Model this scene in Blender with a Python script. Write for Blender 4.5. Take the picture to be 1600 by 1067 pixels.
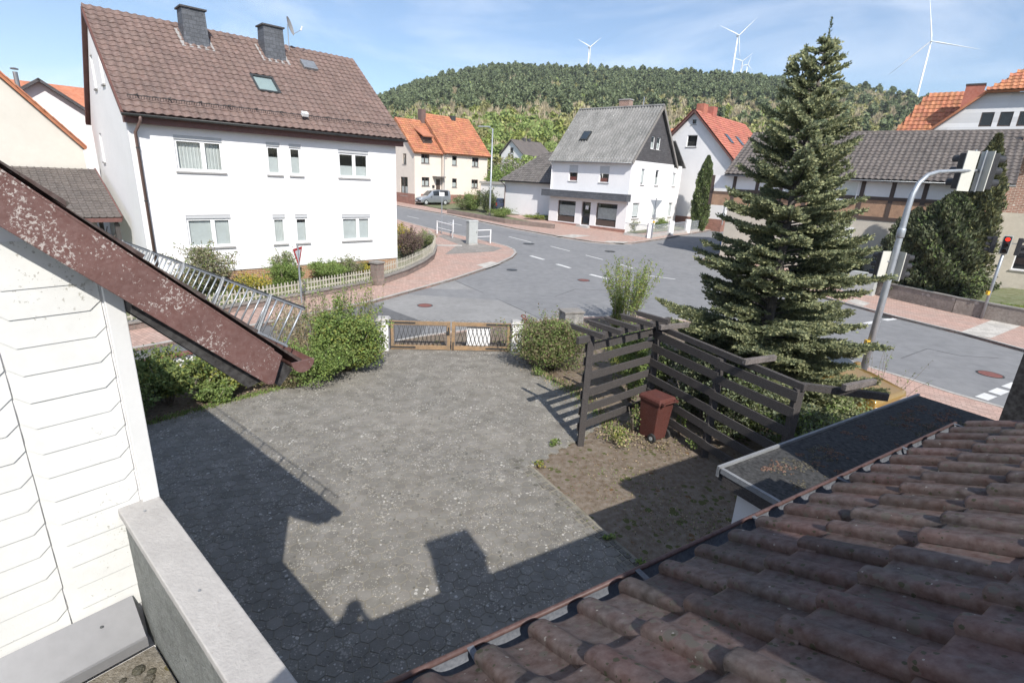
import bpy, bmesh, math, random
import numpy as np
from mathutils import Vector, Matrix
random.seed(7); np.random.seed(7)
R = math.radians
for o in list(bpy.data.objects): bpy.data.objects.remove(o)
scene = bpy.context.scene
col = scene.collection

# ------------------------------------------------------------------ camera
H0 = 5.2                                   # eye height above the yard
FPX = 805.0                                # focal length in pixels of the 1600 px wide photograph
def _n(v): return v / np.linalg.norm(v)
_up = -_n(np.array([667 - 800.0, 3053 - 533.5, FPX]))
_fw = _n(np.array([0, 0, 1.0]) - _up * _up[2])
_rt = np.cross(_fw, _up)
if _rt[0] < 0: _rt = -_rt
RM = np.array([_rt, _fw, _up])
def ray(x, y): return RM @ _n(np.array([x - 800.0, y - 533.5, FPX]))
def gp(x, y, z=0.0):                       # where the line of sight through a pixel meets height z
    d = ray(x, y); t = (z - H0) / d[2]
    return Vector((d[0] * t, d[1] * t, z))
cam = bpy.data.cameras.new('camera'); cam.sensor_width = 36.0; cam.lens = FPX / 1600 * 36
cam.clip_start = 0.05; cam.clip_end = 6000
camo = bpy.data.objects.new('camera', cam); col.objects.link(camo)
cx, cy, cz = RM @ np.array([1, 0, 0]), RM @ np.array([0, -1, 0]), RM @ np.array([0, 0, -1])
camo.matrix_world = Matrix(((cx[0], cy[0], cz[0], 0), (cx[1], cy[1], cz[1], 0), (cx[2], cy[2], cz[2], H0), (0, 0, 0, 1)))
scene.camera = camo

# ------------------------------------------------------------------ sky, sun, exposure
SUN = Vector((0.2339, -0.6855, 0.6895)).normalized()
world = bpy.data.worlds.new('World'); scene.world = world; world.use_nodes = True
wn, wl = world.node_tree.nodes, world.node_tree.links
for n in list(wn): wn.remove(n)
sky = wn.new('ShaderNodeTexSky'); sky.sky_type = 'NISHITA'; sky.sun_disc = False
sky.sun_elevation = math.asin(SUN.z); sky.sun_rotation = math.atan2(SUN.x, SUN.y)
sky.altitude = 300; sky.air_density = 1.0; sky.dust_density = 0.9; sky.ozone_density = 3.0
tcw = wn.new('ShaderNodeTexCoord'); mpw = wn.new('ShaderNodeMapping')
mpw.inputs['Scale'].default_value = (1.6, 2.6, 6.5); mpw.inputs['Rotation'].default_value = (0.15, 0.35, 0.5)
nzw = wn.new('ShaderNodeTexNoise'); nzw.inputs['Scale'].default_value = 1.1; nzw.inputs['Detail'].default_value = 9
nzw.inputs['Roughness'].default_value = 0.58; nzw.inputs['Distortion'].default_value = 0.5
crw = wn.new('ShaderNodeValToRGB'); crw.color_ramp.elements[0].position = 0.46; crw.color_ramp.elements[1].position = 0.92
crw.color_ramp.elements[0].color = (0, 0, 0, 1); crw.color_ramp.elements[1].color = (0.9, 0.9, 0.9, 1)
mxw = wn.new('ShaderNodeMixRGB'); mxw.inputs[2].default_value = (7.6, 8.0, 8.6, 1)
bgw = wn.new('ShaderNodeBackground'); bgw.inputs['Strength'].default_value = 0.125
wo = wn.new('ShaderNodeOutputWorld')
wl.new(tcw.outputs['Generated'], mpw.inputs['Vector']); wl.new(mpw.outputs['Vector'], nzw.inputs['Vector'])
wl.new(nzw.outputs['Fac'], crw.inputs['Fac']); wl.new(crw.outputs['Color'], mxw.inputs[0])
wl.new(sky.outputs['Color'], mxw.inputs[1]); wl.new(mxw.outputs['Color'], bgw.inputs['Color'])
wl.new(bgw.outputs['Background'], wo.inputs['Surface'])
sl = bpy.data.lights.new('sun', 'SUN'); sl.energy = 4.6; sl.angle = R(0.53); sl.color = (1.0, 0.955, 0.89)
so = bpy.data.objects.new('sun', sl); col.objects.link(so)
so.rotation_euler = SUN.to_track_quat('Z', 'Y').to_euler(); so.location = (20, -30, 40)
vs = scene.view_settings; vs.view_transform = 'Standard'; vs.look = 'None'; vs.exposure = 0.48; vs.gamma = 1.0
vs.use_curve_mapping = False

# ------------------------------------------------------------------ materials
MATS = {}
def pmat(name, c, rough=0.8, var=0.15, scale=4.0, detail=6, bump=0.0, bscale=None, spec=0.3, metal=0.0,
         island=0.0, c2=None, specks=(), brick=None, obj=False, wave=None, aniso=None, seed=0.0, coat=0.0, trans=0.0, flake=None):
    """procedural surface: a base colour, a broad mottle towards c2, specks (colour, scale, coverage), optional brick joints"""
    m = bpy.data.materials.new(name); m.use_nodes = True
    nt = m.node_tree; N, L = nt.nodes, nt.links
    b = N['Principled BSDF']; b.inputs['Roughness'].default_value = rough; b.inputs['Metallic'].default_value = metal
    b.inputs['Specular IOR Level'].default_value = spec
    if coat: b.inputs['Coat Weight'].default_value = coat; b.inputs['Coat Roughness'].default_value = 0.08
    if obj:
        tc = N.new('ShaderNodeTexCoord'); vec = tc.outputs['Object']
    else:
        g = N.new('ShaderNodeNewGeometry'); vec = g.outputs['Position']
    if aniso or seed:
        mp = N.new('ShaderNodeMapping'); mp.inputs['Scale'].default_value = aniso or (1, 1, 1)
        mp.inputs['Location'].default_value = (seed, seed, seed)
        L.new(vec, mp.inputs['Vector']); vec = mp.outputs['Vector']
    def noise(s, d=detail, r=0.6):
        n = N.new('ShaderNodeTexNoise'); n.inputs['Scale'].default_value = s; n.inputs['Detail'].default_value = d
        n.inputs['Roughness'].default_value = r; L.new(vec, n.inputs['Vector']); return n.outputs['Fac']
    def ramp(f, a, z):
        r = N.new('ShaderNodeMapRange'); r.inputs['From Min'].default_value = a; r.inputs['From Max'].default_value = z
        L.new(f, r.inputs['Value']); return r.outputs['Result']
    def mix(f, a, bb, mode='MIX'):
        x = N.new('ShaderNodeMixRGB'); x.blend_type = mode
        if isinstance(f, float): x.inputs[0].default_value = f
        else: L.new(f, x.inputs[0])
        for i, v in ((1, a), (2, bb)):
            if isinstance(v, (tuple, list)): x.inputs[i].default_value = tuple(v[:3]) + (1,)
            else: L.new(v, x.inputs[i])
        return x.outputs['Color']
    c2 = c2 or tuple(min(1, k * (1 - 1.6 * var)) for k in c)
    cc = mix(ramp(noise(scale), 0.33, 0.67), c, c2)
    f2 = noise(scale * 7.3, 4)
    cc = mix(ramp(f2, 0.25, 0.75), mix(var * 0.9, cc, (0, 0, 0)), mix(var * 0.35, cc, (1, 1, 1)))
    hgt = None
    if brick:
        w, h, mo, mc, ax = brick
        br = N.new('ShaderNodeTexBrick'); br.inputs['Scale'].default_value = 1.0
        br.inputs['Brick Width'].default_value = w; br.inputs['Row Height'].default_value = h
        br.inputs['Mortar Size'].default_value = mo; br.inputs['Mortar Smooth'].default_value = 0.1
        br.inputs['Color1'].default_value = (1, 1, 1, 1); br.inputs['Color2'].default_value = (0.55, 0.55, 0.55, 1); br.inputs['Mortar'].default_value = (0.8,0.8,0.8,1)
        if ax != 'xy':
            tcx = N.new('ShaderNodeTexCoord'); sx = N.new('ShaderNodeSeparateXYZ'); cmb = N.new('ShaderNodeCombineXYZ'); ad = N.new('ShaderNodeMath')
            L.new(tcx.outputs['Object'], sx.inputs[0]); L.new(sx.outputs['X'], ad.inputs[0]); L.new(sx.outputs['Y'], ad.inputs[1])
            L.new(ad.outputs[0], cmb.inputs['X']); L.new(sx.outputs['Z'], cmb.inputs['Y']); L.new(cmb.outputs[0], br.inputs['Vector'])
        else:
            mp2 = N.new('ShaderNodeMapping'); mp2.inputs['Rotation'].default_value = (0, 0, 0.6); L.new(vec, mp2.inputs['Vector']); L.new(mp2.outputs[0], br.inputs['Vector'])
        cc = mix(0.55, cc, br.outputs['Color'], 'MULTIPLY')
        cc = mix(br.outputs['Fac'], cc, mc)
        hgt = br.outputs['Fac']
    if wave:
        wv = N.new('ShaderNodeTexWave'); wv.inputs['Scale'].default_value = wave[0]; wv.bands_direction = wave[1]
        wv.inputs['Distortion'].default_value = wave[2]; wv.inputs['Detail'].default_value = 3
        tcx = N.new('ShaderNodeTexCoord'); L.new(tcx.outputs['Object'], wv.inputs['Vector'])
        cc = mix(wave[3], cc, mix(1.0, cc, wv.outputs['Color'], 'MULTIPLY'))
    for (sc_, ss, cov) in specks:
        v = N.new('ShaderNodeTexVoronoi'); v.inputs['Scale'].default_value = ss; L.new(vec, v.inputs['Vector'])
        nn = noise(ss * 2.5, 3); big = noise(ss * 0.11 + 0.2, 3)
        a1 = N.new('ShaderNodeMath'); a1.operation = 'MULTIPLY_ADD'; L.new(nn, a1.inputs[0]); a1.inputs[1].default_value = 0.45; L.new(v.outputs['Distance'], a1.inputs[2])
        # cells of random size: only some cells carry a speck
        rnd = N.new('ShaderNodeSeparateColor'); L.new(v.outputs['Color'], rnd.inputs[0])
        a2 = N.new('ShaderNodeMath'); a2.operation = 'MULTIPLY'; L.new(rnd.outputs[0], a2.inputs[0]); L.new(ramp(big, 0.3, 0.7), a2.inputs[1])
        a3 = N.new('ShaderNodeMath'); a3.operation = 'MULTIPLY_ADD'; L.new(a2.outputs[0], a3.inputs[0]); a3.inputs[1].default_value = cov * 1.5; a3.inputs[2].default_value = 0.19
        a4 = N.new('ShaderNodeMath'); a4.operation = 'LESS_THAN'; L.new(a1.outputs[0], a4.inputs[0]); L.new(a3.outputs[0], a4.inputs[1])
        cc = mix(a4.outputs[0], cc, sc_)
    if flake:
        fc, fs, thr = flake
        big = ramp(noise(fs * 0.05, 4), 0.42, 0.62); fine = noise(fs, 5, 0.75)
        fm = N.new('ShaderNodeMath'); fm.operation = 'MULTIPLY_ADD'; L.new(big, fm.inputs[0]); fm.inputs[1].default_value = 0.16; L.new(fine, fm.inputs[2])
        fg = N.new('ShaderNodeMath'); fg.operation = 'GREATER_THAN'; L.new(fm.outputs[0], fg.inputs[0]); fg.inputs[1].default_value = thr
        cc = mix(fg.outputs[0], cc, fc)
    if island:
        g2 = N.new('ShaderNodeNewGeometry'); oi = N.new('ShaderNodeObjectInfo')
        ad = N.new('ShaderNodeMath'); L.new(g2.outputs['Random Per Island'], ad.inputs[0]); L.new(oi.outputs['Random'], ad.inputs[1])
        fr = N.new('ShaderNodeMath'); fr.operation = 'FRACT'; L.new(ad.outputs[0], fr.inputs[0])
        hs = N.new('ShaderNodeHueSaturation')
        L.new(cc, hs.inputs['Color'])
        mr = N.new('ShaderNodeMapRange'); mr.inputs['To Min'].default_value = 1 - island; mr.inputs['To Max'].default_value = 1 + island; L.new(fr.outputs[0], mr.inputs['Value'])
        L.new(mr.outputs['Result'], hs.inputs['Value'])
        mr2 = N.new('ShaderNodeMapRange'); mr2.inputs['To Min'].default_value = 0.5 - island * 0.05; mr2.inputs['To Max'].default_value = 0.5 + island * 0.05
        m3 = N.new('ShaderNodeMath'); m3.operation = 'MULTIPLY'; L.new(fr.outputs[0], m3.inputs[0]); m3.inputs[1].default_value = 7.31
        m4 = N.new('ShaderNodeMath'); m4.operation = 'FRACT'; L.new(m3.outputs[0], m4.inputs[0]); L.new(m4.outputs[0], mr2.inputs['Value'])
        L.new(mr2.outputs['Result'], hs.inputs['Hue']); cc = hs.outputs['Color']
    L.new(cc, b.inputs['Base Color'])
    if trans:
        b.inputs['Subsurface Weight'].default_value = 0.0
        tb = N.new('ShaderNodeBsdfTranslucent'); L.new(cc, tb.inputs['Color']); ms = N.new('ShaderNodeMixShader'); ms.inputs[0].default_value = trans
        out = [n for n in N if n.type == 'OUTPUT_MATERIAL'][0]
        L.new(b.outputs[0], ms.inputs[1]); L.new(tb.outputs[0], ms.inputs[2]); L.new(ms.outputs[0], out.inputs['Surface'])
    if bump:
        bp = N.new('ShaderNodeBump'); bp.inputs['Strength'].default_value = min(1, bump); bp.inputs['Distance'].default_value = 0.02
        h = noise(bscale or scale * 12, 6, 0.65)
        if hgt is not None:
            s = N.new('ShaderNodeMath'); s.operation = 'MULTIPLY_ADD'; L.new(hgt, s.inputs[0]); s.inputs[1].default_value = -0.9; L.new(h, s.inputs[2]); h = s.outputs[0]
        L.new(h, bp.inputs['Height']); L.new(bp.outputs['Normal'], b.inputs['Normal'])
    MATS[name] = m; return m
def glass_mat(name, tint=(0.86, 0.9, 0.9), mixf=0.07):
    m = bpy.data.materials.new(name); m.use_nodes = True; N, L = m.node_tree.nodes, m.node_tree.links
    for n in list(N): N.remove(n)
    o = N.new('ShaderNodeOutputMaterial'); t = N.new('ShaderNodeBsdfTransparent'); gl = N.new('ShaderNodeBsdfGlossy')
    t.inputs['Color'].default_value = tint + (1,); gl.inputs['Roughness'].default_value = 0.03
    fr = N.new('ShaderNodeLayerWeight'); pw = N.new('ShaderNodeMath'); pw.operation = 'POWER'; pw.inputs[1].default_value = 4.0
    ad = N.new('ShaderNodeMath'); ad.operation = 'MULTIPLY_ADD'; ad.inputs[1].default_value = 0.85; ad.inputs[2].default_value = mixf
    x = N.new('ShaderNodeMixShader'); L.new(fr.outputs['Facing'], pw.inputs[0]); L.new(pw.outputs[0], ad.inputs[0]); L.new(ad.outputs[0], x.inputs[0])
    L.new(t.outputs[0], x.inputs[1]); L.new(gl.outputs[0], x.inputs[2]); L.new(x.outputs[0], o.inputs['Surface'])
    MATS[name] = m; return m
def emit_mat(name, c, s):
    m = bpy.data.materials.new(name); m.use_nodes = True; b = m.node_tree.nodes['Principled BSDF']
    b.inputs['Base Color'].default_value = tuple(c) + (1,); b.inputs['Emission Color'].default_value = tuple(c) + (1,); b.inputs['Emission Strength'].default_value = s
    MATS[name] = m; return m

pmat('render_white', (0.80, 0.79, 0.79), 0.9, 0.04, 0.7, bump=0.15, bscale=60)
pmat('render_cream', (0.60, 0.57, 0.51), 0.9, 0.05, 0.7, bump=0.15, bscale=60)
pmat('render_pinkish', (0.74, 0.655, 0.57), 0.9, 0.05, 0.7, bump=0.15, bscale=60)
pmat('render_grey', (0.62, 0.61, 0.60), 0.9, 0.07, 0.7, bump=0.15, bscale=60)
pmat('render_beige', (0.52, 0.475, 0.40), 0.9, 0.1, 0.8, bump=0.25, bscale=40)
pmat('plinth_brick', (0.47, 0.22, 0.09), 0.85, 0.25, 3, bump=0.5, brick=(0.25, 0.085, 0.012, (0.42, 0.33, 0.24), 'xz'))
pmat('old_brick', (0.46, 0.20, 0.13), 0.85, 0.3, 2, bump=0.6, brick=(0.26, 0.09, 0.014, (0.48, 0.42, 0.36), 'xz'), specks=[((0.55, 0.50, 0.45), 2.2, 0.2)])
pmat('plinth_red', (0.38, 0.17, 0.12), 0.85, 0.2, 3, bump=0.3, brick=(0.3, 0.12, 0.01, (0.3, 0.2, 0.16), 'xz'))
pmat('tile_brown', (0.185, 0.115, 0.092), 0.8, 0.2, 1.2, bump=0.2, island=0.06)
pmat('tile_greybrown', (0.125, 0.103, 0.09), 0.8, 0.2, 1.0, bump=0.2, island=0.08)
pmat('tile_orange', (0.50, 0.185, 0.080), 0.8, 0.2, 0.8, bump=0.2, island=0.15)
pmat('tile_red', (0.47, 0.15, 0.095), 0.8, 0.18, 0.8, bump=0.2, island=0.12)
pmat('tile_darkgrey', (0.135, 0.118, 0.105), 0.85, 0.25, 1.5, bump=0.3, island=0.2)
pmat('tile_clay', (0.102, 0.052, 0.041), 0.7, 0.22, 4, c2=(0.050, 0.037, 0.033), bump=0.14, bscale=160, island=0.2,
     specks=[((0.10, 0.088, 0.075), 26, 0.5), ((0.24, 0.225, 0.205), 24, 0.17), ((0.05, 0.05, 0.03), 40, 0.35)])
pmat('fibre_cement', (0.225, 0.22, 0.21), 0.9, 0.3, 0.9, c2=(0.125, 0.125, 0.118), bump=0.3, specks=[((0.5, 0.5, 0.47), 3.0, 0.15)])
pmat('slate', (0.105, 0.115, 0.135), 0.6, 0.2, 2, bump=0.3, brick=(0.3, 0.16, 0.008, (0.05, 0.055, 0.06), 'xz'))
pmat('slate_dark', (0.085, 0.08, 0.085), 0.7, 0.15, 2, bump=0.3, brick=(0.35, 0.16, 0.008, (0.05, 0.05, 0.05), 'xz'))
pmat('brown_paint', (0.155, 0.062, 0.05), 0.6, 0.15, 4, bump=0.15)
pmat('barge_brown', (0.16, 0.078, 0.066), 0.55, 0.12, 5, bump=0.2, bscale=60, flake=((0.42, 0.37, 0.34), 75, 0.70))
pmat('dark_soffit', (0.016, 0.013, 0.012), 0.8, 0.2, 4)
pmat('old_wood', (0.031, 0.020, 0.016), 0.85, 0.3, 6, bump=0.6, bscale=50, aniso=(1, 1, 6), specks=[((0.15, 0.11, 0.095), 18, 0.12)])
pmat('old_wood_light', (0.16, 0.13, 0.115), 0.85, 0.3, 6, bump=0.6, bscale=50)
pmat('gate_wood', (0.36, 0.215, 0.095), 0.7, 0.25, 6, c2=(0.21, 0.14, 0.075), bump=0.4, bscale=40)
pmat('black_iron', (0.018, 0.017, 0.017), 0.55, 0.2, 5, bump=0.3)
pmat('rust_iron', (0.21, 0.06, 0.045), 0.8, 0.2, 9, bump=0.4)
pmat('galvanised', (0.42, 0.45, 0.48), 0.45, 0.12, 6, metal=0.55, bump=0.1)
pmat('zinc', (0.36, 0.38, 0.40), 0.45, 0.16, 5, metal=0.6, bump=0.1)
pmat('gutter_inside', (0.10, 0.11, 0.13), 0.6, 0.2, 9, metal=0.0, bump=0.2)
pmat('dark_metal', (0.05, 0.055, 0.055), 0.5, 0.15, 5, metal=0.4)
pmat('pipe_brown', (0.16, 0.10, 0.085), 0.5, 0.1, 5)
pmat('pvc_white', (0.80, 0.80, 0.80), 0.4, 0.02, 3)
pmat('frame_dark', (0.07, 0.045, 0.035), 0.5, 0.1, 5)
pmat('sill_stone', (0.34, 0.33, 0.32), 0.7, 0.12, 6)
pmat('shutter_grey', (0.50, 0.51, 0.52), 0.6, 0.05, 3)
pmat('blind', (0.66, 0.67, 0.66), 0.8, 0.06, 3, wave=(9, 'Z', 0.0, 0.25))
pmat('curtain', (0.72, 0.72, 0.70), 0.9, 0.08, 2, wave=(5, 'X', 1.5, 0.3))
pmat('room_dark', (0.02, 0.018, 0.017), 0.9, 0.1, 2)
pmat('sticker_red', (0.24, 0.06, 0.045), 0.7, 0.1, 2)
glass_mat('glass'); glass_mat('glass_dark', (0.25, 0.28, 0.3), 0.1); glass_mat('glass_pale', (0.75, 0.85, 0.83), 0.25)
pmat('concrete', (0.47, 0.455, 0.43), 0.85, 0.15, 3, bump=0.35, bscale=45, specks=[((0.24, 0.23, 0.21), 12, 0.16)])
pmat('coping_stone', (0.40, 0.385, 0.37), 0.85, 0.10, 4, bump=0.35, bscale=70, specks=[((0.33, 0.31, 0.29), 30, 0.14)])
pmat('roughcast', (0.21, 0.222, 0.208), 0.95, 0.22, 6, bump=1.0, bscale=75, flake=((0.12, 0.125, 0.115), 40, 0.72))
pmat('shingle_white', (0.70, 0.70, 0.67), 0.65, 0.06, 3, bump=0.08, bscale=110, flake=((0.40, 0.39, 0.35), 45, 0.735))
pmat('wood_white', (0.66, 0.66, 0.645), 0.55, 0.03, 5, bump=0.08)
pmat('stone_wall', (0.33, 0.24, 0.20), 0.9, 0.25, 2.5, bump=0.8, bscale=18, brick=(0.42, 0.17, 0.018, (0.22, 0.19, 0.165), 'xz'))
pmat('wall_coping', (0.27, 0.25, 0.225), 0.9, 0.2, 3, bump=0.5)
pmat('garden_wall', (0.30, 0.25, 0.21), 0.9, 0.25, 1.5, bump=0.6, bscale=15, specks=[((0.40, 0.36, 0.32), 2.5, 0.3)])
pmat('asphalt', (0.205, 0.206, 0.208), 0.92, 0.12, 0.35, c2=(0.18, 0.182, 0.186), bump=0.35, bscale=130, specks=[((0.22, 0.22, 0.22), 22, 0.12)])
pmat('asphalt_light', (0.265, 0.262, 0.255), 0.92, 0.12, 0.6, bump=0.35, bscale=130, specks=[((0.28, 0.28, 0.28), 20, 0.12)])
pmat('asphalt_new', (0.125, 0.127, 0.13), 0.9, 0.1, 0.6, bump=0.3, bscale=130)
pmat('road_paint', (0.68, 0.68, 0.66), 0.7, 0.12, 5, bump=0.1, specks=[((0.33, 0.33, 0.33), 14, 0.15)])
pmat('pavement_red', (0.53, 0.335, 0.27), 0.9, 0.14, 0.9, c2=(0.47, 0.34, 0.285), bump=0.4, brick=(0.22, 0.11, 0.008, (0.27, 0.20, 0.165), 'xy'))
pmat('pavement_grey', (0.32, 0.295, 0.265), 0.9, 0.15, 0.9, bump=0.4, brick=(0.16, 0.16, 0.009, (0.22, 0.20, 0.18), 'xy'))
pmat('tactile_white', (0.56, 0.53, 0.48), 0.9, 0.1, 1.5, bump=0.3, brick=(0.3, 0.3, 0.01, (0.38, 0.35, 0.31), 'xy'))
pmat('kerb_stone', (0.42, 0.40, 0.37), 0.85, 0.15, 2, bump=0.3)
pmat('soil', (0.13, 0.086, 0.050), 0.98, 0.3, 1.2, c2=(0.165, 0.125, 0.082), bump=1.0, bscale=35, specks=[((0.13, 0.075, 0.035), 4, 0.3), ((0.22, 0.17, 0.12), 30, 0.45), ((0.085, 0.088, 0.032), 7, 0.5), ((0.19, 0.10, 0.05), 22, 0.3)])
pmat('leaf_litter', (0.20, 0.12, 0.065), 0.98, 0.3, 4, bump=1.0, bscale=40, specks=[((0.30, 0.20, 0.11), 22, 0.5)])
pmat('joint_sand', (0.275, 0.245, 0.185), 0.98, 0.25, 1.2, c2=(0.16, 0.145, 0.10), bump=0.6, bscale=80)
pmat('paver', (0.215, 0.198, 0.168), 0.9, 0.2, 0.45, c2=(0.165, 0.155, 0.135), bump=0.8, bscale=70, island=0.09,
     specks=[((0.125, 0.12, 0.105), 12, 0.36), ((0.34, 0.32, 0.28), 34, 0.55), ((0.46, 0.44, 0.40), 15, 0.33)])
pmat('cobble', (0.165, 0.15, 0.12), 0.92, 0.25, 3, bump=0.6, bscale=60, island=0.2, specks=[((0.10, 0.12, 0.04), 14, 0.3)])
pmat('grass_ground', (0.095, 0.125, 0.03), 0.98, 0.3, 0.5, c2=(0.15, 0.14, 0.06), bump=1.0, bscale=12)
pmat('field', (0.10, 0.12, 0.045), 0.98, 0.3, 0.02, c2=(0.155, 0.135, 0.075), bump=0.5, bscale=2)
pmat('bitumen', (0.02, 0.02, 0.02), 0.95, 0.25, 2.5, c2=(0.032, 0.031, 0.03), bump=0.8, bscale=120, specks=[((0.15, 0.145, 0.135), 20, 0.3)])
pmat('moss_rust', (0.17, 0.068, 0.026), 0.98, 0.35, 14, bump=1.0, bscale=90, island=0.3)
pmat('moss_dark', (0.08, 0.065, 0.025), 0.98, 0.35, 14, bump=1.0, bscale=90, island=0.3)
pmat('bin_brown', (0.10, 0.024, 0.016), 0.55, 0.12, 6, spec=0.15, bump=0.15, specks=[((0.24, 0.13, 0.11), 24, 0.1)])
pmat('rubber', (0.02, 0.02, 0.02), 0.8, 0.1, 5)
pmat('car_gold', (0.42, 0.25, 0.06), 0.28, 0.04, 3, metal=0.55, coat=0.6)
pmat('car_silver', (0.36, 0.39, 0.42), 0.32, 0.04, 3, metal=0.6, coat=0.6)
pmat('car_blue', (0.05, 0.16, 0.42), 0.35, 0.05, 3, coat=0.5)
pmat('plastic_black', (0.02, 0.02, 0.022), 0.45, 0.1, 5)
pmat('plastic_grey', (0.42, 0.44, 0.43), 0.6, 0.08, 4)
pmat('lens_white', (0.8, 0.8, 0.8), 0.15, 0.02, 3)
pmat('lens_red', (0.5, 0.02, 0.02), 0.2, 0.02, 3)
pmat('lens_dark', (0.03, 0.012, 0.01), 0.25, 0.05, 3)
emit_mat('lamp_red', (1.0, 0.03, 0.015), 1.6)
pmat('sign_red', (0.55, 0.025, 0.03), 0.45, 0.04, 3)
pmat('sign_white', (0.78, 0.78, 0.78), 0.45, 0.04, 3)
pmat('yellow', (0.70, 0.42, 0.03), 0.5, 0.08, 4)
pmat('signal_back', (0.56, 0.56, 0.50), 0.6, 0.06, 3)
pmat('turbine_white', (0.85, 0.87, 0.9), 0.5, 0.02, 1)
pmat('bark', (0.105, 0.085, 0.068), 0.95, 0.3, 8, bump=0.9, bscale=40)
pmat('twig', (0.25, 0.205, 0.15), 0.9, 0.25, 8, bump=0.4)
def leafmat(name, c, isl=0.35, tr=0.28, c2=None, sc=1.6):
    k = 1.0 if name.startswith('blossom') else 1.5
    c = tuple(min(.75, q * k) for q in c); c2 = tuple(min(.75, q * k) for q in c2) if c2 else None
    return pmat(name, c, 0.75, 0.22, sc, island=isl, spec=0.25, trans=tr, c2=c2)
leafmat('needles', (0.108, 0.138, 0.078), 0.3, 0.28, (0.13, 0.155, 0.08))
leafmat('needles_tip', (0.24, 0.245, 0.115), 0.3, 0.28, (0.19, 0.21, 0.10))
leafmat('leaf_fresh', (0.15, 0.215, 0.036), 0.35, 0.32, (0.115, 0.175, 0.033))
leafmat('leaf_mid', (0.092, 0.138, 0.03), 0.4, 0.28, (0.125, 0.16, 0.035))
leafmat('leaf_yellowgreen', (0.215, 0.23, 0.035), 0.3, 0.3)
leafmat('leaf_brownred', (0.13, 0.082, 0.05), 0.4, 0.2, (0.115, 0.115, 0.04), 2.2)
leafmat('leaf_maroon', (0.085, 0.045, 0.04), 0.35, 0.15)
leafmat('leaf_thuja', (0.042, 0.055, 0.019), 0.4, 0.15, (0.06, 0.068, 0.020))
leafmat('leaf_thuja_light', (0.105, 0.105, 0.024), 0.4, 0.15)
leafmat('leaf_cypress', (0.10, 0.145, 0.028), 0.35, 0.15)
leafmat('leaf_dry', (0.30, 0.235, 0.135), 0.35, 0.2)
leafmat('leaf_pale', (0.21, 0.20, 0.12), 0.35, 0.25)
leafmat('blossom_yellow', (0.62, 0.48, 0.03), 0.2, 0.2)
leafmat('blossom_white', (0.52, 0.47, 0.45), 0.2, 0.2)
leafmat('wood_pine', (0.140, 0.178, 0.075), 0.22, 0.25)
leafmat('wood_bare', (0.34, 0.285, 0.195), 0.35, 0.25, (0.30, 0.26, 0.145))
leafmat('wood_olive', (0.31, 0.30, 0.11), 0.22, 0.3)
leafmat('wood_fresh', (0.25, 0.32, 0.085), 0.22, 0.35)
leafmat('wood_lime', (0.215, 0.25, 0.045), 0.35, 0.3)
pmat('clay_panel', (0.40, 0.235, 0.14), 0.9, 0.2, 3, bump=0.4)
pmat('cladding_white', (0.78, 0.78, 0.78), 0.6, 0.03, 2, bump=0.3, brick=(6.0, 0.32, 0.012, (0.6, 0.6, 0.62), 'xz'))
pmat('terrace_floor', (0.20, 0.17, 0.12), 0.95, 0.3, 6, bump=0.8, bscale=80, specks=[((0.12,0.10,0.04), 10, 0.5)])
pmat('pillar_concrete', (0.36, 0.345, 0.32), 0.9, 0.35, 3, c2=(0.14,0.135,0.125), bump=0.5)
pmat('picket_grey', (0.56, 0.53, 0.44), 0.85, 0.2, 4)
pmat('straw', (0.34, 0.27, 0.16), 0.9, 0.2, 4)
leafmat('leaf_litterish', (0.10, 0.11, 0.04))
pmat('glass_car', (0.02, 0.025, 0.03), 0.06, 0.05, 2, spec=0.7)
pmat('car_navy', (0.02, 0.03, 0.07), 0.3, 0.05, 3, coat=0.5)
pmat('jacket', (0.03, 0.035, 0.05), 0.9, 0.15, 6)
pmat('skin', (0.50, 0.32, 0.24), 0.6, 0.05, 6)
pmat('hair', (0.05, 0.035, 0.025), 0.7, 0.2, 20)
pmat('lead_sheet', (0.25, 0.25, 0.255), 0.45, 0.06, 2, metal=0.3)
pmat('gutter_brown', (0.085, 0.042, 0.036), 0.5, 0.12, 6)
pmat('edge_grey', (0.24, 0.25, 0.26), 0.6, 0.15, 5)
M = MATS
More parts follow.
